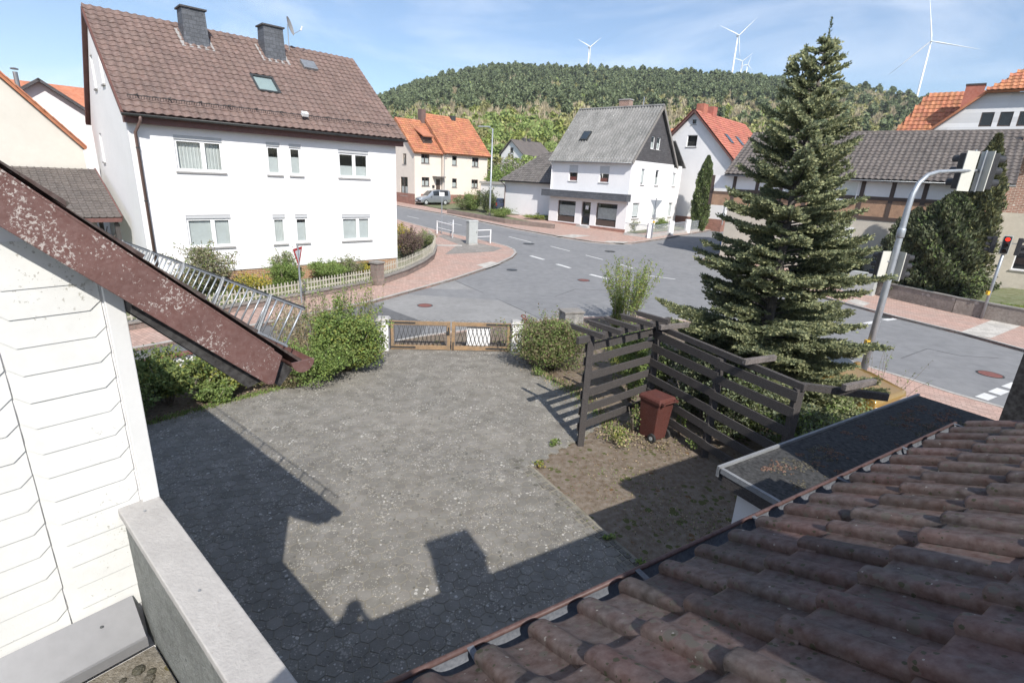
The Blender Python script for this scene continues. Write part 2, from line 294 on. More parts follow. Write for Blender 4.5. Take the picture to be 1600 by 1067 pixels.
# ------------------------------------------------------------------ mesh helpers
Z = Vector((0, 0, 1))
def V(*a): return Vector(a)
class MB:
    """collects faces of ONE object"""
    def __init__(s): s.v = []; s.f = []
    def add(s, vs, fs):
        b = len(s.v); s.v += [tuple(x) for x in vs]; s.f += [tuple(i + b for i in f) for f in fs]; return s
    def quad(s, a, b, c, d): return s.add([a, b, c, d], [(0, 1, 2, 3)])
    def poly(s, pts): return s.add(pts, [tuple(range(len(pts)))])
    def hexa(s, p):        # 8 corners: bottom 0-3 (ccw from above), top 4-7
        return s.add(p, [(3, 2, 1, 0), (4, 5, 6, 7), (0, 1, 5, 4), (1, 2, 6, 5), (2, 3, 7, 6), (3, 0, 4, 7)])
    def box(s, x0, x1, y0, y1, z0, z1):
        return s.hexa([(x0, y0, z0), (x1, y0, z0), (x1, y1, z0), (x0, y1, z0), (x0, y0, z1), (x1, y0, z1), (x1, y1, z1), (x0, y1, z1)])
    def obox(s, c, a, b, d):   # centre and half axes
        c, a, b, d = map(Vector, (c, a, b, d))
        return s.hexa([c - a - b - d, c + a - b - d, c + a + b - d, c - a + b - d, c - a - b + d, c + a - b + d, c + a + b + d, c - a + b + d])
    def bar(s, p, q, w, h, up=Z):
        p, q = Vector(p), Vector(q); d = (q - p); l = d.length; d.normalize()
        sd = d.cross(Vector(up));
        if sd.length < 1e-4: sd = d.cross(V(1, 0, 0))
        sd.normalize(); u = sd.cross(d)
        return s.obox((p + q) / 2, d * l / 2, sd * w / 2, u * h / 2)
    def prism(s, pts, ext):
        pts = [Vector(p) for p in pts]; ext = Vector(ext); n = len(pts)
        return s.add(pts + [p + ext for p in pts], [tuple(range(n))[::-1], tuple(range(n, 2 * n))] + [(i, (i + 1) % n, n + (i + 1) % n, n + i) for i in range(n)])
    def tube(s, pts, r, n=8, cap=True):
        pts = [Vector(p) for p in pts]; rs = r if isinstance(r, (list, tuple)) else [r] * len(pts)
        b = len(s.v); prev = None
        for i, p in enumerate(pts):
            d = (pts[min(i + 1, len(pts) - 1)] - pts[max(i - 1, 0)]).normalized()
            if prev is None:
                a = d.cross(Z)
                if a.length < 1e-3: a = d.cross(V(1, 0, 0))
            else: a = prev - d * prev.dot(d)
            a.normalize(); prev = a; c = d.cross(a)
            for k in range(n):
                t = 2 * math.pi * k / n; s.v.append(tuple(p + (a * math.cos(t) + c * math.sin(t)) * rs[i]))
        for i in range(len(pts) - 1):
            for k in range(n):
                s.f.append((b + i * n + k, b + i * n + (k + 1) % n, b + (i + 1) * n + (k + 1) % n, b + (i + 1) * n + k))
        if cap:
            s.f.append(tuple(b + k for k in range(n))[::-1]); e = b + (len(pts) - 1) * n; s.f.append(tuple(e + k for k in range(n)))
        return s
    def lathe(s, c, prof, n=12):
        return s.tube([Vector(c) + Z * z for r, z in prof], [max(r, 1e-4) for r, z in prof], n)
    def mesh(s, name, mat, smooth=False):
        me = bpy.data.meshes.new(name); me.from_pydata(s.v, [], s.f)
        if mat is not None: me.materials.append(M[mat] if isinstance(mat, str) else mat)
        bm = bmesh.new(); bm.from_mesh(me); bmesh.ops.recalc_face_normals(bm, faces=bm.faces); bm.to_mesh(me); bm.free()
        if smooth:
            for p in me.polygons: p.use_smooth = True
        me.update(); return me
    def build(s, name, mat, parent=None, smooth=False, bevel=0.0, loc=None):
        o = bpy.data.objects.new(name, s.mesh(name, mat, smooth)); col.objects.link(o)
        if parent is not None: o.parent = parent
        if loc is not None: o.location = loc
        if bevel:
            m = o.modifiers.new('bevel', 'BEVEL'); m.width = bevel; m.segments = 2; m.limit_method = 'ANGLE'
        return o
def tag(o, label=None, cat=None, group=None, kind=None):
    if label: o['label'] = label
    if cat: o['category'] = cat
    if group: o['group'] = group
    if kind: o['kind'] = kind
    return o
def thing(name, label, cat, loc=(0, 0, 0), rotz=0.0, group=None):
    o = bpy.data.objects.new(name, None); col.objects.link(o); o.empty_display_size = 0.2
    o.location = loc; o.rotation_euler = (0, 0, rotz)
    return tag(o, label, cat, group)
def link(name, me, parent=None, loc=(0, 0, 0), rot=(0, 0, 0), mw=None):
    o = bpy.data.objects.new(name, me); col.objects.link(o)
    if parent is not None: o.parent = parent
    if mw is not None: o.matrix_local = mw
    else: o.location = loc; o.rotation_euler = rot
    return o
def copy_tree(o, parent=None):
    c = o.copy(); col.objects.link(c); c.parent = parent
    for ch in list(o.children): copy_tree(ch, c)
    return c
def frame_mat(o, x, y, z):   # matrix from origin and axes
    return Matrix(((x[0], y[0], z[0], o[0]), (x[1], y[1], z[1], o[1]), (x[2], y[2], z[2], o[2]), (0, 0, 0, 1)))

# ------------------------------------------------------------------ terrain height
def zg(x, y):
    t = y - 22
    return 0.036 * t * t / (t + 6) if t > 0 else 0.0
def G(px, py, dz=0.0):       # pixel to a point on the sloping street level
    d = ray(px, py); z = 0.0
    for i in range(60):
        t = (z + dz - H0) / d[2]; z = 0.5 * z + 0.5 * zg(d[0] * t, min(d[1] * t, 110))
    return Vector((d[0] * t, d[1] * t, z))

def sheet(name, poly, mat, dz, step=2.5, skirt=0.0, parent=None, kind='structure'):
    """polygon laid on the terrain, dz above street level, optionally with a vertical skirt"""
    bm = bmesh.new(); vs = [bm.verts.new((p[0], p[1], 0)) for p in poly]; f = bm.faces.new(vs)
    bmesh.ops.triangulate(bm, faces=[f])
    xs = [p[0] for p in poly]; ys = [p[1] for p in poly]
    for a, lo, hi in ((0, min(xs), max(xs)), (1, min(ys), max(ys))):
        k = lo + step
        while k < hi:
            no = (1, 0, 0) if a == 0 else (0, 1, 0); co = (k, 0, 0) if a == 0 else (0, k, 0)
            bmesh.ops.bisect_plane(bm, geom=bm.verts[:] + bm.edges[:] + bm.faces[:], plane_co=co, plane_no=no); k += step
    for v in bm.verts: v.co.z = zg(v.co.x, v.co.y) + dz
    bmesh.ops.recalc_face_normals(bm, faces=bm.faces)
    if bm.faces and sum(f.normal.z for f in bm.faces) < 0:
        for f in bm.faces: f.normal_flip()
    if skirt:
        be = [e for e in bm.edges if len(e.link_faces) == 1]
        r = bmesh.ops.extrude_edge_only(bm, edges=be)
        for v in [g for g in r['geom'] if isinstance(g, bmesh.types.BMVert)]: v.co.z -= skirt
    me = bpy.data.meshes.new(name); bm.to_mesh(me); bm.free(); me.materials.append(M[mat])
    o = bpy.data.objects.new(name, me); col.objects.link(o)
    if parent: o.parent = parent
    elif kind: o['kind'] = kind
    return o
def strip(name, pts, width, h0, h1, mat, parent=None, kind='structure', side=1, step=1.0):
    """a kerb: band of given width along a polyline, from street level + h0 to + h1"""
    P = []
    for a, b in zip(pts, pts[1:]):
        a, b = Vector((a[0], a[1], 0)), Vector((b[0], b[1], 0)); n = max(1, int((b - a).length / step))
        P += [a + (b - a) * i / n for i in range(n)]
    P.append(Vector((pts[-1][0], pts[-1][1], 0))); m = MB()
    for i, p in enumerate(P):
        d = (P[min(i + 1, len(P) - 1)] - P[max(i - 1, 0)]).normalized(); nn = Vector((-d.y, d.x, 0)) * side
        q = p + nn * width
        for w in (p, q):
            z = zg(w.x, w.y); m.v += [(w.x, w.y, z + h0), (w.x, w.y, z + h1)]
    for i in range(len(P) - 1):
        a = i * 4; b = a + 4
        m.f += [(a, b, b + 1, a + 1), (a + 1, b + 1, b + 3, a + 3), (a + 3, b + 3, b + 2, a + 2)]
    e = (len(P) - 1) * 4; m.f += [(0, 1, 3, 2), (e, e + 2, e + 3, e + 1)]
    o = m.build(name, mat, parent)
    if kind and not parent: o['kind'] = kind
    return o

# ------------------------------------------------------------------ facades
class Face:
    """a wall plane: u along the wall, v up, d outward"""
    def __init__(s, o, u, n): s.o, s.u, s.n = Vector(o), Vector(u), Vector(n)
    def p(s, u, v, d=0.0): return s.o + s.u * u + Z * v + s.n * d
    def box(s, m, u0, u1, v0, v1, d0, d1):
        return m.hexa([s.p(u0, v0, d0), s.p(u1, v0, d0), s.p(u1, v0, d1), s.p(u0, v0, d1), s.p(u0, v1, d0), s.p(u1, v1, d0), s.p(u1, v1, d1), s.p(u0, v1, d1)])
FY = lambda y=0.0, x=0.0: Face((x, y, 0), (1, 0, 0), (0, -1, 0))    # front face, runs along x
FX = lambda x=0.0, y=0.0: Face((x, y, 0), (0, 1, 0), (-1, 0, 0))    # left face, runs along y
def wall(parent, face, u0, u1, v0, top, holes, mat, name='wall', depth=0.16):
    """wall with real openings; top is a number or a list of (u, v) points of the roofline"""
    tp = [(u0, top), (u1, top)] if not isinstance(top, (list, tuple)) else top
    def tv(u):
        for (a, b), (c, d) in zip(tp, tp[1:]):
            if a - 1e-6 <= u <= c + 1e-6: return b + (d - b) * ((u - a) / (c - a) if c > a else 0)
        return tp[-1][1]
    br = sorted(set([round(x, 4) for x in [u0, u1] + [h[0] for h in holes] + [h[1] for h in holes] + [a for a, b in tp] if u0 - 1e-6 <= x <= u1 + 1e-6]))
    m = MB()
    for a, b in zip(br, br[1:]):
        hs = sorted([h for h in holes if h[0] <= a + 1e-4 and h[1] >= b - 1e-4], key=lambda h: h[2]); lo = v0
        for h in hs:
            m.quad(face.p(a, lo), face.p(b, lo), face.p(b, h[2]), face.p(a, h[2])); lo = h[3]
        m.poly([face.p(a, lo), face.p(b, lo), face.p(b, tv(b)), face.p(a, tv(a))])
    for (a, b, c, d) in [h[:4] for h in holes]:
        for q in (((a, c), (a, d)), ((a, d), (b, d)), ((b, d), (b, c)), ((b, c), (a, c))):
            (e, f), (g, h) = q; m.quad(face.p(e, f), face.p(g, h), face.p(g, h, -depth), face.p(e, f, -depth))
    return m.build(name, mat, parent)
def window(parent, face, u0, u1, v0, v1, frame='pvc_white', mull=(), back='curtain', blind=None, sill='sill_stone', shutter=None,
           depth=0.13, bw=0.06, glass='glass', name='window', transom=(), box_h=0.14):
    f = MB(); d0, d1 = -depth, -depth + 0.06; t = v1 - (box_h if shutter else 0)
    face.box(f, u0, u1, v0, v0 + bw * 1.3, d0, d1); face.box(f, u0, u1, t - bw, t, d0, d1)
    face.box(f, u0, u0 + bw, v0 + bw * 1.3, t - bw, d0, d1); face.box(f, u1 - bw, u1, v0 + bw * 1.3, t - bw, d0, d1)
    xs = [u0 + bw] + [u0 + (u1 - u0) * k for k in mull] + [u1 - bw]
    for k in xs[1:-1]: face.box(f, k - bw * 0.9, k + bw * 0.9, v0 + bw * 1.3, t - bw, d0, d1 + 0.004)
    for k in transom: face.box(f, u0 + bw, u1 - bw, v0 + (t - v0) * k - bw / 2, v0 + (t - v0) * k + bw / 2, d0 + 0.002, d1 + 0.002)
    w = f.build(name, frame, parent)
    for a, b in zip(xs, xs[1:]):
        g = MB(); g.quad(face.p(a, v0 + bw, -depth + 0.03), face.p(b, v0 + bw, -depth + 0.03), face.p(b, t - bw, -depth + 0.03), face.p(a, t - bw, -depth + 0.03)); g.build('pane', glass, w)
    # near-black backing painted as the unlit interior
    k = MB(); face.box(k, u0, u1, v0, t, -depth - 0.5, -depth - 0.46); k.build('dark_backing', 'room_dark', w)
    if back and blind is None:
        k = MB(); n = max(6, int((u1 - u0) / 0.06)); pts = [(u0 + (u1 - u0) * i / n, -depth - 0.10 - 0.025 * (i % 2)) for i in range(n + 1)]
        for (a, da), (b, db) in zip(pts, pts[1:]): k.quad(face.p(a, v0, da), face.p(b, v0, db), face.p(b, t, db), face.p(a, t, da))
        k.build('curtain', back, w)
    elif blind:
        lo, hi, bm_ = blind; k = MB(); h = t - v0
        face.box(k, u0 + bw * 0.6, u1 - bw * 0.6, v0 + h * lo, v0 + h * hi, -depth - 0.05, -depth - 0.035); k.build('blind', bm_, w)  # in room_dark this panel is painted interior darkness, not a blind
    if sill:
        k = MB(); face.box(k, u0 - 0.06, u1 + 0.06, v0 - 0.06, v0 + 0.002, -depth, 0.06); k.build('sill', sill, w)
    if shutter:
        k = MB(); face.box(k, u0 + 0.002, u1 - 0.002, t, v1 - 0.002, -depth, -0.02); k.build('shutter_box', shutter, w)
    return w
def plate(m, pts, th):       # thick roof plane from 4 (or more) points, thickness downward along the normal
    pts = [Vector(p) for p in pts]; n = (pts[1] - pts[0]).cross(pts[2] - pts[0]).normalized()
    if n.z < 0: n = -n
    return m.prism(pts, -n * th)

# ------------------------------------------------------------------ tiled roofs
def tile_mesh(name, w, l, prof, th, mat):
    """one roof tile: profile across (u, height) swept up the slope, lower end thick"""
    m = MB(); n = len(prof); ov = l * 1.14
    for (yy, lift) in ((0.0, th), (ov, 0.0)):
        for (u, h) in prof: m.v.append((u, yy, h + lift))
    for (u, h) in prof: m.v.append((u, 0.0, h))
    for i in range(n - 1):
        m.f.append((i, i + 1, n + i + 1, n + i)); m.f.append((2 * n + i, 2 * n + i + 1, i + 1, i))
    m.f.append((0, n, 2 * n)); m.f.append((n - 1, 3 * n - 1, 2 * n - 1))
    me = m.mesh(name, mat); return me
def wave_prof(w, h, n, kind='s'):
    P = []
    for i in range(n + 1):
        t = i / n
        if kind == 's': y = h * 0.5 * (1 + math.cos(2 * math.pi * t))
        elif kind == 'd': y = h * (max(0, math.cos(4 * math.pi * t)) ** 0.8)
        else: y = h * (1 if t < 0.12 or t > 0.88 else 0)
        P.append((t * w * 1.02, y))
    return P
def tiled(parent, o, ux, uy, L, S, w, l, prof, th, mat, n_obj=0, cut=None, name='roof_tile', jitter=0.0):
    """covers a roof plane (origin o, along-eave ux, up-slope uy) with tiles; the nearest n_obj are objects, the rest one part"""
    o, ux, uy = Vector(o), Vector(ux).normalized(), Vector(uy).normalized(); un = ux.cross(uy)
    if un.z < 0: un = -un
    me = tile_mesh(name, w, l, prof, th, mat); nx, ny = int(L / w + 0.5), int(math.ceil(S / l - 0.25)); spots = []
    wx = L / nx
    pm = Matrix.Identity(4); q = parent
    chain = []
    while q is not None: chain.append(q); q = q.parent
    for q in reversed(chain): pm = pm @ (Matrix.Translation(q.location) @ q.rotation_euler.to_matrix().to_4x4())
    for j in range(ny):
        for i in range(nx):
            if cut and cut(i * wx + wx / 2, j * l + l / 2): continue
            p = o + ux * (i * wx) + uy * (j * l)
            spots.append((((pm @ p) - V(0, 0, H0)).length, p))
    spots.sort(key=lambda s: s[0])
    for k, (d, p) in enumerate(spots[:n_obj]):
        a = random.uniform(-jitter, jitter); r = Matrix.Rotation(a, 4, 'Z')
        link(name, me, parent, mw=frame_mat(p + un * random.uniform(0, jitter * 0.25), ux, uy, un) @ r)
    rest = spots[n_obj:]
    if rest:
        base = [v.co.copy() for v in me.vertices]; fs = [tuple(pp.vertices) for pp in me.polygons]; m = MB()
        for d, p in rest:
            q = p + un * random.uniform(0, 0.006)
            m.add([q + ux * c.x + uy * c.y + un * c.z for c in base], fs)
        me2 = bpy.data.meshes.new('roof_tiling'); me2.from_pydata(m.v, [], m.f); me2.materials.append(M[mat])
        ob = link('roof_tiling', me2, parent); ob['kind'] = 'stuff'
    return me

# ------------------------------------------------------------------ foliage
def quads_mesh(name, c, a, b, mat, attr=None):
    """numpy: centres c, half axes a and b -> diamond leaves"""
    n = len(c); v = np.empty((n, 4, 3), np.float32)
    v[:, 0] = c - a; v[:, 1] = c + b; v[:, 2] = c + a; v[:, 3] = c - b
    me = bpy.data.meshes.new(name); me.vertices.add(n * 4); me.vertices.foreach_set('co', v.ravel())
    me.loops.add(n * 4); me.loops.foreach_set('vertex_index', np.arange(n * 4, dtype=np.int32))
    me.polygons.add(n); me.polygons.foreach_set('loop_start', np.arange(0, n * 4, 4, dtype=np.int32)); me.polygons.foreach_set('loop_total', np.full(n, 4, np.int32))
    for k in (mat if isinstance(mat, (list, tuple)) else [mat]): me.materials.append(M[k])
    if attr is not None: me.polygons.foreach_set('material_index', attr.astype(np.int32))
    me.update(calc_edges=True); return me
def unit(n, rng):
    v = rng.normal(size=(n, 3)); return v / np.linalg.norm(v, axis=1, keepdims=True)
def leaves(name, pts, size, mats, parent=None, rng=None, aspect=0.55, weights=None, up=0.0, out=None, lay=0.0):
    rng = rng or np.random.default_rng(1); n = len(pts)
    a = unit(n, rng)
    if out is not None: a = a + out * lay; a /= np.linalg.norm(a, axis=1, keepdims=True)
    if up: a[:, 2] += up; a /= np.linalg.norm(a, axis=1, keepdims=True)
    t = unit(n, rng); b = np.cross(a, t); b /= np.linalg.norm(b, axis=1, keepdims=True) + 1e-9
    s = size * rng.uniform(0.6, 1.35, (n, 1))
    idx = rng.choice(len(mats), n, p=weights) if len(mats) > 1 else np.zeros(n)
    me = quads_mesh(name, pts, a * s * 0.5, b * s * 0.5 * aspect, mats, idx)
    return link(name, me, parent)
def blob_points(n, rx, ry, rz, rng, lumps=9, fill=0.35, base=0.0):
    """points through a lumpy crown: several overlapping ellipsoids, denser towards their skins"""
    cs = []; 
    for i in range(lumps):
        d = unit(1, rng)[0]; k = rng.uniform(0.3, 0.72)
        cs.append((d * k, rng.uniform(0.32, 0.55)))
    cs.append((np.zeros(3), 0.6)); P = []
    per = int(n / len(cs)) + 1
    for c, r in cs:
        d = unit(per, rng); rad = r * (fill + (1 - fill) * rng.uniform(0, 1, (per, 1)) ** 0.5)
        P.append(c + d * rad * rng.uniform(0.82, 1.12, (per, 1)))
    P = np.concatenate(P)[:n] * np.array([rx, ry, rz])
    P[:, 2] = np.abs(P[:, 2] + rz) - 0.0 + base
    return P
SEED = [100]
def bush(name, label, cat, loc, r, h, n, size, mats, weights=None, group=None, stems=5, aspect=0.55, lumps=9, up=0.0, stem_mat='twig', ry=None, rot=0.0, part='foliage'):
    SEED[0] += 1; rng = np.random.default_rng(SEED[0])
    t = thing(name, label, cat, loc, rot, group)
    P = blob_points(n, r, ry or r, h / 2, rng, lumps)
    # uneven shoots standing out of the outline
    ns = 26; d = unit(ns, rng); d[:, 2] = np.abs(d[:, 2]) * 1.2 + .15; d /= np.linalg.norm(d, axis=1, keepdims=True); k = n // 9
    si = rng.integers(0, ns, k); tt = rng.uniform(.55, 1.0, k) * rng.uniform(1.0, 1.38, ns)[si]
    Q = d[si] * tt[:, None] * np.array([r, ry or r, h / 2]) * .95 + rng.normal(size=(k, 3)) * (.035 * r + .012); Q[:, 2] = np.abs(Q[:, 2] + h / 2)
    P = np.concatenate([P, Q])
    leaves(part, P, size, mats, t, rng, aspect, weights, up)
    m = MB()
    for i in range(stems):
        a = rng.uniform(0, 6.283); k = rng.uniform(0.3, 0.75); e = V(math.cos(a) * r * k, math.sin(a) * (ry or r) * k, h * rng.uniform(0.55, 0.88))
        m.tube([V(e.x * 0.08, e.y * 0.08, -0.03), V(e.x * 0.5, e.y * 0.5, e.z * 0.5), e], [0.022, 0.014, 0.005], 5)
    m.build('stem', stem_mat, t, True)
    return t
# ------------------------------------------------------------------ ground and wooded hill
CREST = [(-180, 0.03), (-90, 0.03), (-60, 0.05), (-44, 0.075), (-28, 0.105), (-15.25, 0.1216), (-12.78, 0.1432), (-10.29, 0.1586), (-6.53, 0.1803), (-4.01, 0.1891), (-1.48, 0.1936), (4.88, 0.1942), (11.1, 0.1935), (17.06, 0.1906), (21.6, 0.1838), (24.31, 0.1789), (29.36, 0.1722), (32.74, 0.1576), (35.03, 0.1474), (38.08, 0.1312), (41.34, 0.1116), (60, 0.06), (90, 0.05), (180, 0.03)]
def crest(az):
    for (a, b), (c, d) in zip(CREST, CREST[1:]):
        if a <= az <= c:
            t = (az - a) / (c - a); return b + (d - b) * t
    return 0.03
RC = 460.0
def zland(x, y):
    r = math.hypot(x, y); az = math.degrees(math.atan2(x, y)); z0 = zg(x, min(y, 110)) if r < 140 else zg(0, 60)
    if r < 62: return z0
    t = min(1.0, (math.log(r) - math.log(62)) / (math.log(RC) - math.log(62)))
    e = -0.062 + (crest(az) - 0.026 + 0.062) * t
    zh = H0 + r * e
    if r > RC: zh = H0 + RC * (crest(az) - 0.026) - (r - RC) * 0.02
    k = min(1.0, (r - 62) / 25.0); k = k * k * (3 - 2 * k)
    return z0 * (1 - k) + max(zh, z0 * 0.5) * k
rings = [0.5, 6, 12, 18, 24, 30, 36, 42, 48, 54, 60, 66, 72, 80, 90, 100, 115, 130, 150, 175, 200, 230, 260, 300, 340, 380, 420, 460, 520, 620, 760, 940]
m = MB(); NA = 180
for r in rings:
    for k in range(NA):
        a = 2 * math.pi * k / NA; x, y = r * math.sin(a), r * math.cos(a)
        m.v.append((x, y, zland(x, y) - (0.3 if r < 75 else 0.1)))
for i in range(len(rings) - 1):
    for k in range(NA): m.f.append((i * NA + k, i * NA + (k + 1) % NA, (i + 1) * NA + (k + 1) % NA, (i + 1) * NA + k))
m.f.append(tuple(range(NA)))
tag(m.build('ground', 'field', None, True), kind='structure')

# ---- the wood on the hill: five kinds of small trees, instanced on points (uncountable from here)
src = bpy.data.collections.new('wood_sources')
def src_tree(name, kind, seed):
    rng = np.random.default_rng(seed)
    me = None
    if kind == 'pine':
        n = 330; t = rng.uniform(0, 1, n) ** 0.8; z = 0.32 + 0.66 * t; rr = (0.20 * (1 - t) ** 0.5 + 0.02) * (0.75 + 0.45 * np.sin(t * 9 + seed) ** 2); a = rng.uniform(0, 6.283, n); k = rng.uniform(0.25, 1.1, n)
        P = np.stack([np.cos(a) * rr * k, np.sin(a) * rr * k, z], 1); ax = np.stack([np.cos(a), np.sin(a), rng.uniform(-0.5, 0.2, n)], 1)
        sz = 0.068; mats = ['wood_pine']
    elif kind == 'scots':
        n = 360; P = blob_points(n, 0.22, 0.22, 0.24, rng, 10, 0.2, 0.5); ax = unit(n, rng); ax[:, 2] += .4; sz = 0.058; mats = ['wood_pine']
    else:
        w_ = rng.uniform(.24, .36); n = 420; P = blob_points(n, w_, w_, rng.uniform(.33, .4), rng, 11, 0.15, 0.18); ax = unit(n, rng); sz = 0.066; mats = [{'bare': 'wood_bare', 'olive': 'wood_olive', 'fresh': 'wood_fresh', 'lime': 'wood_lime'}[kind]]
        if kind == 'bare':
            ax = P - np.array([0, 0, 0.15]); sz = 0.10; ax[:, 2] += 0.2
    ax = ax / (np.linalg.norm(ax, axis=1, keepdims=True) + 1e-9); b = np.cross(ax, unit(n, rng)); b /= np.linalg.norm(b, axis=1, keepdims=True) + 1e-9
    s = sz * rng.uniform(0.6, 1.4, (n, 1)); asp = 0.18 if kind == 'bare' else 0.62
    me = quads_mesh(name, P, ax * s, b * s * asp, mats + ['bark'])
    o = bpy.data.objects.new(name, me); src.objects.link(o)
    # trunk
    bm = bmesh.new(); bm.from_mesh(me)
    for k in range(3):
        a0, a1 = k * 2.094, (k + 1) * 2.094
        vs = [bm.verts.new((math.cos(a) * r, math.sin(a) * r, zz)) for a, r, zz in ((a0, 0.018, -0.1), (a1, 0.018, -0.1), (a1, 0.006, 0.75), (a0, 0.006, 0.75))]
        bm.faces.new(vs).material_index = 1
    bm.to_mesh(me); bm.free(); return o
kinds = ['pine', 'pine', 'bare', 'bare', 'olive', 'olive', 'fresh', 'fresh', 'lime', 'scots', 'scots']
for i, k in enumerate(kinds): src_tree('%02d_wood_tree' % i, k, 40 + i)
rng = np.random.default_rng(5); pts, kid, scl, rot = [], [], [], []
def nz(x, y): return math.sin(x * 0.031 + 1.3) * math.sin(y * 0.027 + 0.4) + 0.5 * math.sin(x * 0.083 + y * 0.061)
for i in range(60000):
    az = rng.uniform(-20, 50); r = math.sqrt(rng.uniform(96 ** 2, 475 ** 2)); x, y = r * math.sin(R(az)), r * math.cos(R(az))
    if r < 118 and rng.uniform() < 0.6: continue
    if len(pts) >= 13500: break
    t = (math.log(r) - math.log(62)) / (math.log(RC) - math.log(62)); q = nz(x, y) * 0.09 + rng.normal() * 0.05
    if t + q > 0.80 + (0.22 if 25 < az < 34 else .08 if az >= 34 else 0): k = 0 if rng.uniform() < 0.74 else int(rng.choice([5, 4, 6, 5]))
    elif t + q > 0.67: k = int(rng.choice([2, 3, 4, 3, 2, 5, 0, 4]))
    elif t + q > 0.52: k = int(rng.choice([2, 3, 4, 5, 2, 6, 8, 4]))
    else: k = int(rng.choice([4, 5, 6, 7, 8, 7, 6, 3]))
    if k == 0: k = int(rng.choice([0, 1, 9, 10, 9, 10]))
    h = {0: 8.5, 1: 9, 9: 9.5, 10: 9}.get(k, 7.6) * rng.uniform(0.55, 1.3)
    if r < 150: h *= 0.72
    pts.append((x, y, zland(x, y) - 0.5)); kid.append(k); scl.append(h); rot.append(rng.uniform(0, 6.283))
me = bpy.data.meshes.new('hillside_wood'); me.from_pydata(pts, [], [])
for nm, ty, dat in (('kid', 'INT', kid), ('scl', 'FLOAT', scl), ('rot', 'FLOAT', rot)):
    at = me.attributes.new(nm, ty, 'POINT'); at.data.foreach_set('value', dat)
wood = bpy.data.objects.new('hillside_wood', me); col.objects.link(wood)
ng = bpy.data.node_groups.new('wood', 'GeometryNodeTree'); ng.is_modifier = True
ng.interface.new_socket('Geometry', in_out='INPUT', socket_type='NodeSocketGeometry'); ng.interface.new_socket('Geometry', in_out='OUTPUT', socket_type='NodeSocketGeometry')
gi, go = ng.nodes.new('NodeGroupInput'), ng.nodes.new('NodeGroupOutput')
ip = ng.nodes.new('GeometryNodeInstanceOnPoints'); ci = ng.nodes.new('GeometryNodeCollectionInfo'); mtp = ng.nodes.new('GeometryNodeMeshToPoints')
ci.inputs['Collection'].default_value = src; ci.inputs['Separate Children'].default_value = True; ci.inputs['Reset Children'].default_value = True
def attr(nm, ty):
    a = ng.nodes.new('GeometryNodeInputNamedAttribute'); a.data_type = ty; a.inputs['Name'].default_value = nm; return a.outputs['Attribute']
cmb = ng.nodes.new('ShaderNodeCombineXYZ'); ng.links.new(attr('rot', 'FLOAT'), cmb.inputs['Z'])
ip.inputs['Pick Instance'].default_value = True
ng.links.new(gi.outputs[0], mtp.inputs['Mesh']); ng.links.new(mtp.outputs['Points'], ip.inputs['Points']); ng.links.new(ci.outputs[0], ip.inputs['Instance'])
ng.links.new(attr('kid', 'INT'), ip.inputs['Instance Index']); ng.links.new(cmb.outputs[0], ip.inputs['Rotation']); ng.links.new(attr('scl', 'FLOAT'), ip.inputs['Scale'])
ng.links.new(ip.outputs[0], go.inputs[0])
md = wood.modifiers.new('wood', 'NODES'); md.node_group = ng
tag(wood, 'spring wood of dark pines above bare and fresh green trees on the hill', 'wood', kind='stuff')

# ------------------------------------------------------------------ street level
road_poly = [(-70, -12), (-22, -14), (24, -14), (60, 20), (60, 90), (-70, 100)]
sheet('road', road_poly, 'asphalt', -0.10, 3.0)
NW = [(-22, -2), (-10.9, 13.6), (-10, 14.7), (-7.2, 18.8), (-5.9, 20.7), (-4.8, 23), (-3.1, 26.3), (-1.9, 29.0), (-1, 31.1), (-.25, 33.4), (0, 35.1), (-.15, 36.4), (-.7, 37.7), (-1.5, 38.7), (-2.6, 39.8), (-6.8, 44.0), (-11.6, 50.0), (-16, 55.2), (-40, 84)]
NB = [(-45, 97), (-22, 71.5), (-14.5, 62.9), (-7.2, 56.0), (-.3, 47.9), (3.8, 44), (6, 42.3), (7.4, 41.9), (9.3, 42.6), (12.3, 45.7), (22, 57.2), (40, 79)]
EB = [(45, 74), (27, 53.5), (17.5, 42), (15, 39.3), (13, 36.6), (12.5, 35.3), (12.7, 34), (14, 31), (16.3, 25.9), (17.5, 23), (18.6, 20.7), (19.2, 18.6), (21, 13), (26, 0)]
OB = [(22, -6), (17, 5), (13.2, 12.9), (12.6, 13.7), (12.1, 14.7), (10.6, 17), (9, 19), (7, 20.5), (4.7, 20.8), (1.9, 19.8), (1, 19.2), (-1.6, 17.5), (-3.1, 16.4), (-5, 14.6), (-7.0, 12.7), (-9.3, 10.2), (-22, -6)]
sheet('pavement', NW + [(-70, 84), (-70, -2)], 'pavement_red', 0.0, 3, 0.3)
sheet('pavement', NB + [(40, 100), (-45, 105)], 'pavement_red', 0.0, 3, 0.3)
sheet('pavement', EB + [(60, 0), (60, 74)], 'pavement_red', 0.0, 3, 0.3)
sheet('pavement', OB, 'pavement_red', 0.0, 3, 0.3)
for pl_, sd in ((NW, 1), (NB, 1), (EB, 1), (OB, 1)): strip('kerb', pl_, 0.14, -0.2, 0.015, 'kerb_stone', side=sd)
strip('gutter_strip', [(p[0], p[1]) for p in NB[1:9]], 0.28, -0.15, -0.094, 'kerb_stone', side=-1)
